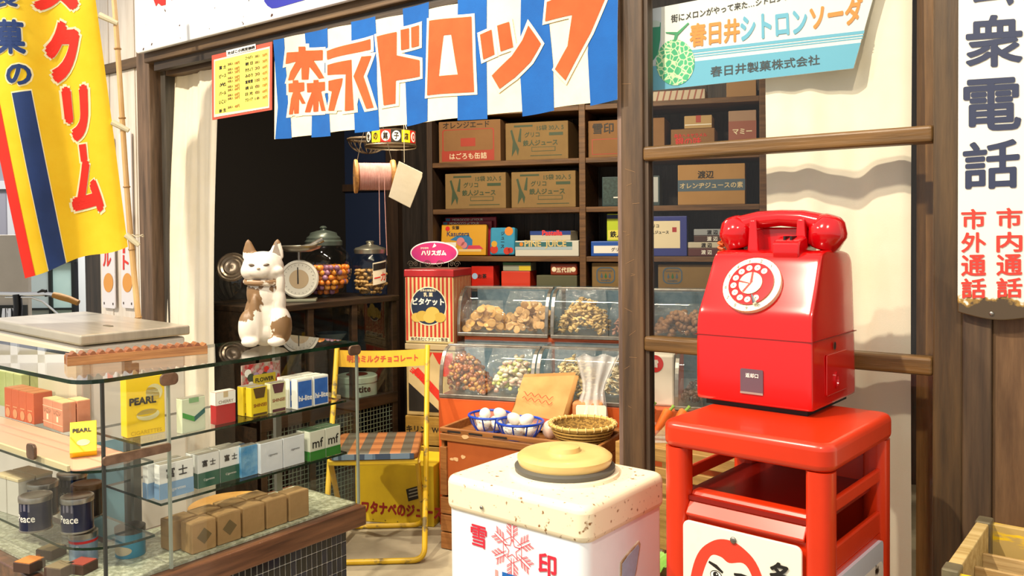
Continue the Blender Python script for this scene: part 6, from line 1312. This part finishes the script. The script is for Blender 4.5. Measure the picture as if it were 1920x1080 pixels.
def snack_bag(case_, label, x0, x1, h, pieces, y0=.028, y1=.21, n=120, peak=.5, fh=None):
    t0, w, ch = case_; R = Matrix.Rotation(SA, 3, 'Z')
    o_ = Vector(t0.location) + R @ Vector(((x0 + x1) / 2 * w, (y0 + y1) / 2, .0105))
    t = thing('snack_bag', label, 'snack bag', o_, SA); W = (x1 - x0) * w; Dp = y1 - y0
    hm = lambda u, v: h * (1 - 1.1 * abs(u - peak) ** 2 * 2) * (1 - .5 * (2 * v - 1) ** 2 * .6)
    for nm, m, kind, r, share in pieces:
        mb = MB()
        for _ in range(int(n * share)):
            u, v = random.random(), random.random() ** 1.4; hz = max(.012, hm(u, v)); z = r[2] + random.random() ** .6 * max(.001, hz - r[2])
            Rm = Matrix.Rotation(random.uniform(0, 6.28), 3, 'Z') @ Matrix.Rotation(random.uniform(-1.2, 1.2), 3, 'X') @ Matrix.Rotation(random.uniform(-.8, .8), 3, 'Y')
            c = Vector(((u - .5) * (W - 2 * max(r)), (v - .5) * (Dp - 2 * max(r)), z)); vs = IV if kind == 'ball' else IV1
            def P(p):
                q = Vector((p.x * r[0], p.y * r[1], p.z * r[2]))
                if kind == 'curl': q.z += 14 * q.x * q.x; q.y += .004 * sin(q.x * 300)
                return Rm @ q
            mb.add([c + P(p) for p in vs], IF if kind == 'ball' else IF1)
        o = mb.build(nm, m, t, True, recalc=False, angle=180); o['kind'] = 'stuff'
    fh = fh or h * 1.25
    g = MB(); g.grid(lambda u, v: ((u - .5) * W * (1.02 + .0 * v) * (1 - .35 * max(0, v - .6)), -Dp / 2 + (.0 if v < .7 else (v - .7) * .12) + .004 * sin(u * 21 + v * 9) + .003 * sin(v * 30 + u * 4) - .002, .002 + fh * v), 16, 12)
    g.build('cellophane', M_film, t, True, recalc=False, angle=180); return t, W, Dp
M_bis = mat('biscuit_gold', 'e2b46c', .6, 0, 'd09a50', 40); M_bis2 = mat('biscuit_tan', 'dcb27c', .6, 0, 'c99a60', 40)
# individual round biscuits
def biscuit_bag(case_, label, x0, x1, h, m, n, r):
    t, W, Dp = snack_bag(case_, label, x0, x1, h, [], n=0); me = None
    for k in range(n):
        u = random.random(); v = random.random() ** 1.5; z = r * .8 + random.random() ** .8 * (h * (1 - 1.6 * (u - .55) ** 2) - r * .8) * (1 - .3 * v)
        if me is None: o = MB().lathe([(0, -.0025), (r * .9, -.0025), (r, 0), (r * .9, .0025), (0, .0035)], 18).build('biscuit', m, t, True); me = o
        else: o = me.copy(); COL.objects.link(o)
        o.location = ((u - .5) * (W - 1.6 * r), -Dp / 2 + .012 + v * (Dp - .03), z); o.rotation_euler = (random.uniform(.7, 1.9), random.uniform(-.6, .6), random.uniform(-.5, .5))
biscuit_bag(U1, 'cellophane bag of round golden biscuits', .03, .5, .115, M_bis, 85, .02); biscuit_bag(U1, 'cellophane bag of oval tan biscuits stacked upright', .52, .96, .15, M_bis2, 110, .0175)
snack_bag(U2, 'cellophane bag of twisted tan crackers', .03, .62, .16, [('crackers', mat('twist_tan', 'e0c286', .6, 0, 'c8a666', 30), 'curl', (.016, .009, .005), 1)], n=340)
snack_bag(U2, 'cellophane bag of pinkish crackers by the wooden post', .64, .97, .12, [('crackers', mat('pink_tan', 'b08478', .6, 0, 'a0705e', 30), 'curl', (.014, .008, .005), 1)], n=110)
snack_bag(U3, 'cellophane bag of brown dough balls behind the pane', .05, .8, .115, [('dough_balls', mat('dough_brown', 'ac7a52', .6, 0, '966844', 30), 'ball', (.014, .012, .011), 1)], n=230)
snack_bag(L1, 'cellophane bag of glossy brown nut sweets', .03, .47, .165, [('nut_sweets', mat('nut_brown', 'a05a28', .22, 0, '7a3f1a', 20, coat=.4), 'ball', (.0105, .0105, .0105), .75), ('amber_sweets', mat('nut_amber', 'b8863a', .3), 'ball', (.0105, .0105, .0105), .25)], n=330, peak=.3)
snack_bag(L1, 'cellophane bag of pastel green and white candies', .5, .98, .155, [('white_candies', mat('candy_white', 'd8ccb4', .4), 'ball', (.015, .009, .009), .5), ('green_candies', mat('candy_green', 'b4bc6a', .4), 'ball', (.015, .009, .009), .3), ('pink_candies', mat('candy_pink', 'd2a898', .4), 'ball', (.013, .01, .009), .2)], n=270)
snack_bag(L2, 'cellophane bag of pale yellow crisps', .08, .64, .165, [('crisps', mat('crisp_pale', 'e8d6a2', .5, 0, 'd8c084', 30), 'curl', (.02, .008, .003), 1)], n=300)
snack_bag(L2, 'cellophane bag of whitish crisps next to the post', .66, .98, .16, [('crisps', mat('crisp_white', 'd6c9a8', .5), 'curl', (.018, .008, .003), 1)], n=110)
snack_bag(L3, 'cellophane bag of dark plum sweets behind the lower pane', .04, .3, .08, [('plum_sweets', mat('plum_dark', '4a2a2a', .4), 'ball', (.01, .01, .009), 1)], n=70); snack_bag(L3, 'cellophane bag of pale sweets behind the lower pane', .45, .9, .07, [('pale_sweets', mat('sweet_pale', 'c9b4a0', .5), 'ball', (.013, .011, .01), 1)], n=80)

# ---- yellow tin box, stump, folding chair
bq0, bq1 = PZ(675, 977, 0), PZ(827, 990, 0); ba = atan2(bq1.y - bq0.y, bq1.x - bq0.x); bl_ = (bq1 - bq0).length
yb = thing('ad_box', 'yellow metal advertising box with red lettering standing behind the chair', 'box', (bq0.x, bq0.y, 0), ba)
MB().box((-.02, 0, 0), (bl_ - .03, .22, .255)).build('case', mat('yellow_box_paint', 'd2b41e', .5, 0, 'b89a18', 4), yb, bevel=.004)
text(yb, 'ワタナベのジュース', flat('box_red_ink', '8a1a14'), (bl_ * .52, -.0012, .062), X, Z, w=.36, h=.055, bold=.05)
shape(yb, [[(.21, .12), (.3, .15), (.31, .1), (.22, .07)]], BLACK, (0, -.0012, .03), X, Z, 'black_label')
for i in range(3): shape(yb, [[(.222, .148 - i * .014), (.292, .171 - i * .014), (.293, .166 - i * .014), (.223, .143 - i * .014)]], flat('label_grey', '8a8a80'), (0, -.0018, -.0), X, Z, 'label_line')
b = MB()
for i in range(9): b.ell((-.05 + i * .055, -.001, .012), (.003, .002, .003), 8, 6)
o = b.build('rivets', mat('rivet', '8a7a2a', .4, .5), yb); o['kind'] = 'stuff'
sm_ = thing('tree_stump', 'round wooden stump seat with a pale cut top behind the showcase', 'stump', (-2.48, 1.69, 0), .3)
MB().lathe([(.15, 0), (.145, .1), (.15, .25), (.156, .29), (.152, .298)], 40).build('bark', mat('stump_bark', '3f2d1c', .85, 0, '5f4629', 14, bump=.6, bscale=30), sm_, True)
MB().lathe([(.15, .299), (.145, .306), (0, .308)], 40).build('cut_face', mat('stump_cut', 'b8873c', .6, 0, 'cfa054', 10, bump=.2), sm_, True)

CR_ = .70
ch = thing('folding_chair', 'yellow folding pipe chair with a plaid seat and red lettered backrest', 'chair', (-2.407, 2.29, 0), CR_)
M_cy = mat('worn_yellow_pipe', 'c9a318', .45, 0, '6a5a34', 20, .56, .66); r_ = .0105; hw = .185
def arcpts(c, a, b, n=6): # quarter from a to b around corner c
    c, a, b = Vector(c), Vector(a), Vector(b); return [(a * (1 - t) + c * t) * (1 - t) + (c * (1 - t) + b * t) * t for t in [i / n for i in range(n + 1)]]
f1 = [(-hw, .205, .75)] + [(-hw, .02, .395), (-hw, -.165, .05)] + arcpts((-hw, -.19, r_), (-hw, -.17, .05), (-hw + .05, -.19, r_)) + arcpts((hw, -.19, r_), (hw - .05, -.19, r_), (hw, -.17, .05)) + [(hw, -.165, .06), (hw, .02, .395), (hw, .205, .75)]
MB().tube(f1, r_, 10).build('front_frame', M_cy, ch, True)
g1 = hw - .024
f2 = [(-g1, -.14, .365), (-g1, .0, .2), (-g1, .165, .05)] + arcpts((-g1, .19, r_), (-g1, .17, .05), (-g1 + .05, .19, r_)) + arcpts((g1, .19, r_), (g1 - .05, .19, r_), (g1, .17, .05)) + [(g1, .165, .05), (g1, 0, .2), (g1, -.14, .365)]
MB().tube(f2, r_ * .95, 10).build('rear_frame', M_cy, ch, True)
MB().box((-.165, -.175, .362), (.165, .15, .382)).build('seat_pan', mat('yellow_seat_pan', 'c2a01a', .45, 0, 'a88a1a', 8), ch, bevel=.004)
MB().prism(rrect(-.165, -.18, .165, .15, .03), .3825, .408).build('seat', mat('plaid_seat', '7a4c2a', .6), ch, True, bevel=.006)
def plaid():
    m = MATS['plaid_seat']; nt = m.node_tree; bs_ = nt.nodes['Principled BSDF']; tc = nd(nt, 'ShaderNodeTexCoord'); sp = nd(nt, 'ShaderNodeSeparateXYZ'); nt.links.new(tc.outputs['Object'], sp.inputs[0])
    def stripes(out, f, thr):
        mu = nd(nt, 'ShaderNodeMath', operation='MULTIPLY'); mu.inputs[1].default_value = f; fr = nd(nt, 'ShaderNodeMath', operation='FRACT'); gt = nd(nt, 'ShaderNodeMath', operation='GREATER_THAN'); gt.inputs[1].default_value = thr
        ad = nd(nt, 'ShaderNodeMath', operation='ADD'); ad.inputs[1].default_value = 10.2
        nt.links.new(sp.outputs[out], mu.inputs[0]); nt.links.new(mu.outputs[0], ad.inputs[0]); nt.links.new(ad.outputs[0], fr.inputs[0]); nt.links.new(fr.outputs[0], gt.inputs[0]); return gt
    a_, b_ = stripes('X', 13, .5), stripes('Y', 11, .55)
    m1 = nd(nt, 'ShaderNodeMix', data_type='RGBA'); m1.inputs[6].default_value = lin('8f5a30'); m1.inputs[7].default_value = lin('4a463c'); nt.links.new(a_.outputs[0], m1.inputs[0])
    m2 = nd(nt, 'ShaderNodeMix', data_type='RGBA'); m2.inputs[0].default_value = .5; m2.blend_type = 'MULTIPLY'; nt.links.new(m1.outputs[2], m2.inputs[6])
    m3 = nd(nt, 'ShaderNodeMix', data_type='RGBA'); m3.inputs[6].default_value = (1, 1, 1, 1); m3.inputs[7].default_value = lin('a08468'); nt.links.new(b_.outputs[0], m3.inputs[0]); nt.links.new(m3.outputs[2], m2.inputs[7])
    nt.links.new(m2.outputs[2], bs_.inputs['Base Color'])
plaid()
MB().box((-.15, -.1812, .385), (.15, -.18, .405)).build('seat_edge', mat('plaid_edge', '5f7488', .6, 0, '2f3f55', 1, .49, .51, stretch=(60, 1, 1), detail=0), ch)
yb0 = .205
br = MB(); br.grid(lambda u, v: ((u - .5) * .355, .193 + .018 * (1 - (2 * u - 1) ** 2) + .012 * v, .67 + .066 * v - .008 * (1 - (2 * u - 1) ** 2)), 20, 3); br.grid(lambda u, v: ((u - .5) * .355, .201 + .018 * (1 - (2 * u - 1) ** 2) + .012 * v, .67 + .066 * v - .008 * (1 - (2 * u - 1) ** 2)), 20, 3)
bk_ = br.build('backrest', mat('yellow_backrest', 'd6a81c', .45, 0, 'c2941a', 6), ch, True, recalc=False)
vs, fs, _, _ = text_tris('明治ミルクチョコレート', .03)
mesh2d(bk_, 'lettering', vs, fs, flat('back_red', 'b0381c'), lambda u, v: Vector(((u - .5) * .29, .191 + .018 * (1 - (1.6 * (u - .5)) ** 2) + .012 * (.3 + .45 * v), .67 + .066 * (.3 + .45 * v) - .008 * (1 - (1.6 * (u - .5)) ** 2))), .04)
MB().tube([(-hw, .012, .379), (hw, .012, .379)], .005, 8).build('seat_pivot', M_cy, ch, True)

# ---- wooden crate with eggs, baskets
ER = .16
ec = thing('wooden_egg_crate', 'brown wooden box with a recessed tray top carrying egg baskets', 'crate', (-2.19, 2.405, 0), ER)
EW, ED, EH = .66, .245, .47
M_ec = wood('egg_crate_wood', '7a4a22', '9a6634', 'x', 4, .45); M_ec2 = mat('orange_board', '9a4a1c', .5, 0, 'a85624', 5)
for z0, z1 in ((.42, .448), (.452, EH)):
    MB().box((0, 0, z0), (EW, .014, z1)).build('front_rail', M_ec, ec, bevel=.003)
MB().box((0, ED - .014, .42), (EW, ED, EH)).build('back_rail', M_ec, ec, bevel=.003)
for x in (0, EW - .014): MB().box((x, .014, .42), (x + .014, ED - .014, EH)).build('end_rail', M_ec, ec, bevel=.003)
MB().box((.014, .014, .43), (EW - .014, ED - .014, .438)).build('tray_floor', M_ec, ec)
for x0 in (0, .3, EW - .03): MB().box((x0, 0, .21), (x0 + .03, .02, .395)).build('stile', M_ec, ec, bevel=.002)
MB().box((.03, .008, .21), (EW - .03, .014, .42)).build('front_panel', M_ec2, ec); MB().box((0, .014, .21), (.012, ED, .42)).build('side_panel', M_ec, ec); MB().box((EW - .012, .014, .21), (EW, ED, .42)).build('side_panel', M_ec, ec)
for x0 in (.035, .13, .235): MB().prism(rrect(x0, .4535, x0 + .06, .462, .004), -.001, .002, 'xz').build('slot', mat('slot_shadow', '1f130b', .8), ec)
for x0, z0, s_ in ((.05, .35, .012), (.068, .352, .016), (.10, .365, .014), (.115, .445, .018)): shape(ec, [[(x0 + s_ * cos(a) * random.uniform(.6, 1), z0 + s_ * .6 * sin(a) * random.uniform(.6, 1.1)) for a in [i * pi / 5 for i in range(10)]]], flat('chip_cream', 'd0a878'), (0, .0072 if z0 < .42 else -.001, 0), X, Z, 'paint_chip')
for k in range(3):
    MB().box((0, 0, .002 + k * .068), (EW, .014, .066 + k * .068)).build('lower_board', M_ec, ec, bevel=.003)
MB().box((0, .014, 0), (.014, ED, .206)).build('side_panel', M_ec, ec); MB().box((EW - .014, .014, 0), (EW, ED, .206)).build('side_panel', M_ec, ec)
ecR = Matrix.Rotation(ER, 3, 'Z'); ez = .4385
def EC(x, y, z=0): q = Vector(ec.location) + ecR @ Vector((x, y, 0)); q.z = ez + z; return q
M_bb = mat('blue_plastic', '0f3fb0', .35); egg_m = mat('eggshell', 'ede6da', .45, 0, 'f2ede4', 20)
def egg_basket(c, r, label):
    t = thing('egg_basket', label, 'basket', c, 0)
    MB().tube([(r * cos(i * pi / 20), r * sin(i * pi / 20), .062) for i in range(40)], .005, 8, True).build('rim', M_bb, t, True)
    MB().lathe([(r * .62, .001), (r * .66, .0), (r * .66, .006), (r * .62, .007)], 36, cap=False).build('base_ring', M_bb, t, True)
    for i in range(10): a = i * pi / 5; MB().tube([(r * .65 * cos(a), r * .65 * sin(a), .004), (r * .86 * cos(a), r * .86 * sin(a), .03), (r * cos(a), r * sin(a), .062)], .003, 6).build('rib', M_bb, t, True)
    MB().lathe([(0, .003), (r * .62, .004), (r * .84, .03), (r * .97, .06)], 36, cap=False).build('clear_wall', film('blue_film', .1, 60) if 'blue_film' not in MATS else MATS['blue_film'], t, True)
    return t
cE1, cE2 = EC(.195, .155), EC(.29, .115); cE1, cE2 = EC(.135, .155), EC(.295, .103)
egg_basket(cE1, .083, 'blue plastic basket of eggs behind the other egg basket'); egg_basket(cE2, .088, 'blue plastic basket of eggs in front, next to the bamboo basket')
def egg_mesh():
    b = MB().ell((0, 0, 0), (.0222, .0222, .0285), 18, 12)
    for v in b.v: k = 1 - .12 * (v.z / .0285); v.x *= k; v.y *= k
    return b.build('egg', egg_m, smooth=True)
egg = egg_mesh(); fe = True
for c, lab, spots in ((cE1, 'white egg in the rear blue basket', ((-.03, -.01, .030), (.032, .0, .030), (.0, .035, .030), (0, -.04, .030), (-.012, -.016, .068), (.032, .022, .066))), (cE2, 'white egg in the front blue basket', ((-.036, -.02, .030), (.014, -.037, .030), (.042, .006, .030), (0, .034, .030), (-.04, .022, .030), (-.02, -.012, .072), (.026, .008, .07)))):
    for i, (x, y, z) in enumerate(spots):
        o = egg if fe else egg.copy()
        if not fe: COL.objects.link(o)
        fe = False; o.location = c + Vector((x, y, z)); o.rotation_euler = (random.uniform(.9, 1.5) * (1 if i % 2 else -1), random.uniform(-.5, .5), random.uniform(0, 6))
        tag(o, lab + (', on top and nearer the rim ribs' if i == len(spots) - 1 else ' resting on top in the middle' if i == len(spots) - 2 else ' in the bottom layer'), 'egg', 'eggs in the blue baskets')
bbc = EC(.545, .118)
bb = thing('bamboo_basket', 'shallow woven bamboo basket on the egg crate beside the post', 'basket', bbc, .3)
M_bw = mat('woven_bamboo', 'b08a40', .6, 0, '7a5a24', 1, .45, .55, bump=.8, bscale=10, stretch=(90, 90, 160), detail=1)
MB().lathe([(.055, 0), (.085, .016), (.108, .045), (.118, .074), (.114, .074), (.104, .047), (.082, .02), (0, .008)], 48).build('bowl', M_bw, bb, True)
for i in range(6): rr_ = (.075, .09, .1, .107, .1125, .1165)[i]; zz_ = (.011, .022, .034, .045, .057, .068)[i]; MB().tube([(rr_ * cos(a * pi / 24), rr_ * sin(a * pi / 24), zz_) for a in range(48)], .0032, 6, True).build('weave_hoop', mat('hoop_bamboo', 'b8924a', .55), bb, True)
MB().tube([(.118 * cos(a * pi / 24), .118 * sin(a * pi / 24), .076) for a in range(48)], .0065, 8, True).build('rim', mat('rim_bamboo', 'c9a45a', .5), bb, True)
for i in range(26): a = i * pi / 13; MB().tube([(.118 * cos(a) + .008 * cos(a) * cos(q), .118 * sin(a) + .008 * sin(a) * cos(q), .076 + .008 * sin(q)) for q in [k * pi / 4 for k in range(8)]], .0022, 5, True).build('binding', mat('binding_cane', 'd9bc80', .5), bb)
# paper bag leaning behind the eggs
pc_ = EC(.3, .215); pg = thing('kraft_bag', 'crumpled brown kraft paper bag leaning behind the eggs', 'bag', pc_, YAW - .1, rot=(-.16, .1, ER + .06)); pg.scale = (1.25, 1.0, 1.2)
def crum(u, v, s): return .008 * mnoise.noise(Vector((u * 3.1 + s, v * 3.7, s))) 
b = MB()
M_kb = mat('kraft_paper', 'b9864a', .75, 0, 'c99a5e', 6, bump=.3, bscale=25)
b.grid(lambda u, v: ((u - .5) * .17 * (1 - .0 * v) + .02 * v, -.025 * (1 - v) + crum(u, v, 0) , .155 * v + .035 * u * v + .01), 14, 12); b.grid(lambda u, v: ((u - .5) * .17 + .02 * v, .03 * (1 - v * .8) + crum(u, v, 3), .165 * v + .035 * u * v + .01), 14, 12)
b.grid(lambda u, v: (.085 + .02 * v + .012 * sin(pi * u), -.025 * (1 - v) + (.03 * (1 - v * .8) + .025 * (1 - v)) * u, .155 * v + .035 * v + .01), 4, 12); b.grid(lambda u, v: (-.085 + .02 * v, -.025 * (1 - v) + (.03 * (1 - v * .8) + .025 * (1 - v)) * u, .155 * v + .01), 4, 12)
b.build('bag_body', M_kb, pg, True, recalc=False, angle=60)
[MB().tube([(-.05 + .1 * i / 20, -.021 + .0035 * k, .1 + .016 * k + .006 * sin(i * 1.3 + k)) for i in range(21)], .0012, 5).build('red_scribble', flat('bag_red', 'c04a30'), pg) for k in range(2)]; shape(pg, [rect(-.03, .03, .05, .05)], flat('bag_red', 'c04a30'), (0, -.027, 0), X, Z)
# bread wrapped in clear bag with a white card
wbx = thing('wooden_box', 'plain wooden box behind the egg crate, under the bread', 'box', EC(.42, .252) - Vector((0, 0, ez)), ER); MB().box((0, 0, 0), (.2, .07, .45)).build('case', M_ec, wbx, bevel=.003); MB().box((-.003, -.003, .45), (.203, .073, .462)).build('lid', M_ec, wbx, bevel=.002)
bc_ = EC(.515, .25, .0245); bd_ = thing('bread_bag', 'clear plastic bag of bread with a blank white card in front', 'bread', bc_, YAW - .15)
for x, w_ in ((-.005, .12),): MB().box((x - w_ / 2, .006, 0), (x + w_ / 2, .07, .1)).build('bread_loaf', mat('bread_crust', 'a8683a', .7, 0, 'c08a54', 12), bd_, bevel=.012, bseg=4)
MB().prism(rrect(-.05, .02, .065, .09, .008), 0, .003, 'xz').build('white_card', mat('card_white', 'f0ead6', .6), bd_)
g = MB(); g.grid(lambda u, v: ((.075 * (1 - .55 * min(1, v * 1.6)) + (.05 * max(0, v - .5) * 2)) * cos(2 * pi * u) + .03 * v, .036 + (.045 * (1 - .5 * min(1, v * 1.6)) + .01 * max(0, v - .6) * 2) * sin(2 * pi * u) + .006 * sin(u * 60), .002 + .27 * v + .006 * sin(u * 40)), 48, 18)
g.build('plastic_wrap', film('plastic_wrap', .34, 22), bd_, True, recalc=False, angle=180)
bn2 = thing('bread_roll', 'small round bread roll in crumpled wrap behind the bamboo basket', 'bread', EC(.408, .13), .2); MB().ell((0, 0, .03), (.026, .026, .03), 20, 12).build('roll', mat('roll_crust', 'b8742e', .5, 0, 'cc8c46', 10), bn2, True)
g = MB().ell((0, 0, .036), (.03, .03, .036), 18, 12); g.build('wrap', MATS['plastic_wrap'], bn2, True)

# ---- slatted rack behind the lower pane, vegetables
rk = thing('slatted_rack', 'low slatted wooden rack behind the lower window pane', 'rack', (-1.47, 2.5, 0), 0)
M_rk = wood('rack_wood', '8f6a34', 'b58c4e', 'x', 4)
for z0, z1 in ((.02, .15), (.165, .335), (.35, .385), (.40, .435), (.455, .5)): MB().box((.02, 0, z0), (.68, .016, z1)).build('front_slat', M_rk, rk, bevel=.003)
for x in (0, .68): 
    for y in (0, .34): MB().box((x, y, 0), (x + .03, y + .03, .5)).build('post', M_rk, rk, bevel=.002)
for k in range(5): MB().box((.03, .02 + k * .07, .475), (.68, .02 + k * .07 + .06, .4985)).build('top_slat', M_rk, rk, bevel=.002)
p = PZ(1258, 836, .5)
pu_ = thing('plastic_punnet', 'clear ribbed plastic punnet on the slatted rack', 'punnet', (-1.36, 2.6, .5003), YAW)
def pun(u, v): a = 2 * pi * u; k = (1 + .18 * v) * (1 + .015 * sin(40 * a)); c = max(abs(cos(a)), abs(sin(a))); return (.075 * k * cos(a) / c, .05 * k * sin(a) / c, .045 * v + .001)
MB().grid(pun, 160, 4).build('tub', film('punnet_plastic', .18, 10), pu_, False, recalc=False); MB().box((-.07, -.045, 0), (.07, .045, .0015)).build('base', MATS['punnet_plastic'], pu_)
M_ca = mat('carrot_orange', 'dc6018', .45, 0, 'e87428', 20, stretch=(4, 4, 30)); M_lf = mat('stalk_green', '6f9a2a', .5)
for i, (dx_, rz_, lb) in enumerate(((-.062, .5, 'carrot leaning steeply in the punnet, beside the window stile'), (-.02, .75, 'carrot lying between two others in the punnet'), (.03, .8, 'carrot in the punnet, towards the telephone stand'))):
    q = Vector(pu_.location) + Matrix.Rotation(YAW, 3, 'Z') @ Vector((dx_, 0, .012)); t = thing('carrot', lb, 'carrot', q, rot=(0, rz_ * .8, YAW))
    MB().lathe([(0, 0), (.008, .006), (.013, .04), (.018, .085), (.0195, .1), (.014, .108), (0, .109)], 20).build('root', M_ca, t, True); MB().tube([(0, 0, .105), (.002, 0, .118), (.004, .002, .128)], [.006, .005, .007], 8).build('green_stalk', M_lf, t, True)
for i, (x, y, s_) in enumerate(((-1.2, 2.66, .03), (-1.14, 2.67, .026))):
    t = thing('potato', 'round brown taro on the slatted rack, ' + ('next to the carrots' if i == 0 else 'behind the telephone stand'), 'vegetable', (x, y, .5003 + s_ * .85), i); MB().ell((0, 0, 0), (s_ * 1.2, s_, s_ * .85), 18, 12).build('skin', mat('taro_skin', '9a6f50', .7, 0, 'c09a78', 20), t, True)
gx = (TL(1217, 745, yL)[0] + TL(1250, 745, yL)[0]) / 2
sk = thing('paper_sack', 'white paper sack with a red round emblem between the candy cases', 'bag', S0 + SX * gx + SY * (yL + .06) + Vector((0, 0, zL_ + .0003)), SA)
b2_ = MB().box((-.05, 0, 0), (.055, .08, .2)).build('sack', mat('sack_white', 'e2dcd0', .6), sk, bevel=.008); shape(b2_, [circ(-.02, .165, .034, 26)], flat('sack_red', 'cc2420'), (0, -.001, 0), X, Z); text(b2_, '雪', WHITE, (-.02, -.0016, .165), X, Z, h=.03, bold=.02)
lc = thing('leafy_cabbage', 'small green leafy cabbage in front of the slatted rack', 'vegetable', (-1.34, 2.36, .0), 0)
for i in range(9):
    a = i * .7; lf = MB().grid(lambda u, v: ((.03 + .1 * v) * cos(a + (u - .5) * .9), (.03 + .1 * v) * sin(a + (u - .5) * .9), .02 + .15 * v + .03 * sin(v * 3) - .02 * abs(u - .5) + .006 * sin(u * 20)), 8, 6); lf.build('leaf', mat('cabbage_leaf', '5f9a34', .5, 0, '8fb85a', 12), lc, True, recalc=False, angle=180)
MB().ell((0, 0, .08), (.08, .08, .08), 16, 12).build('heart', MATS['cabbage_leaf'], lc, True)
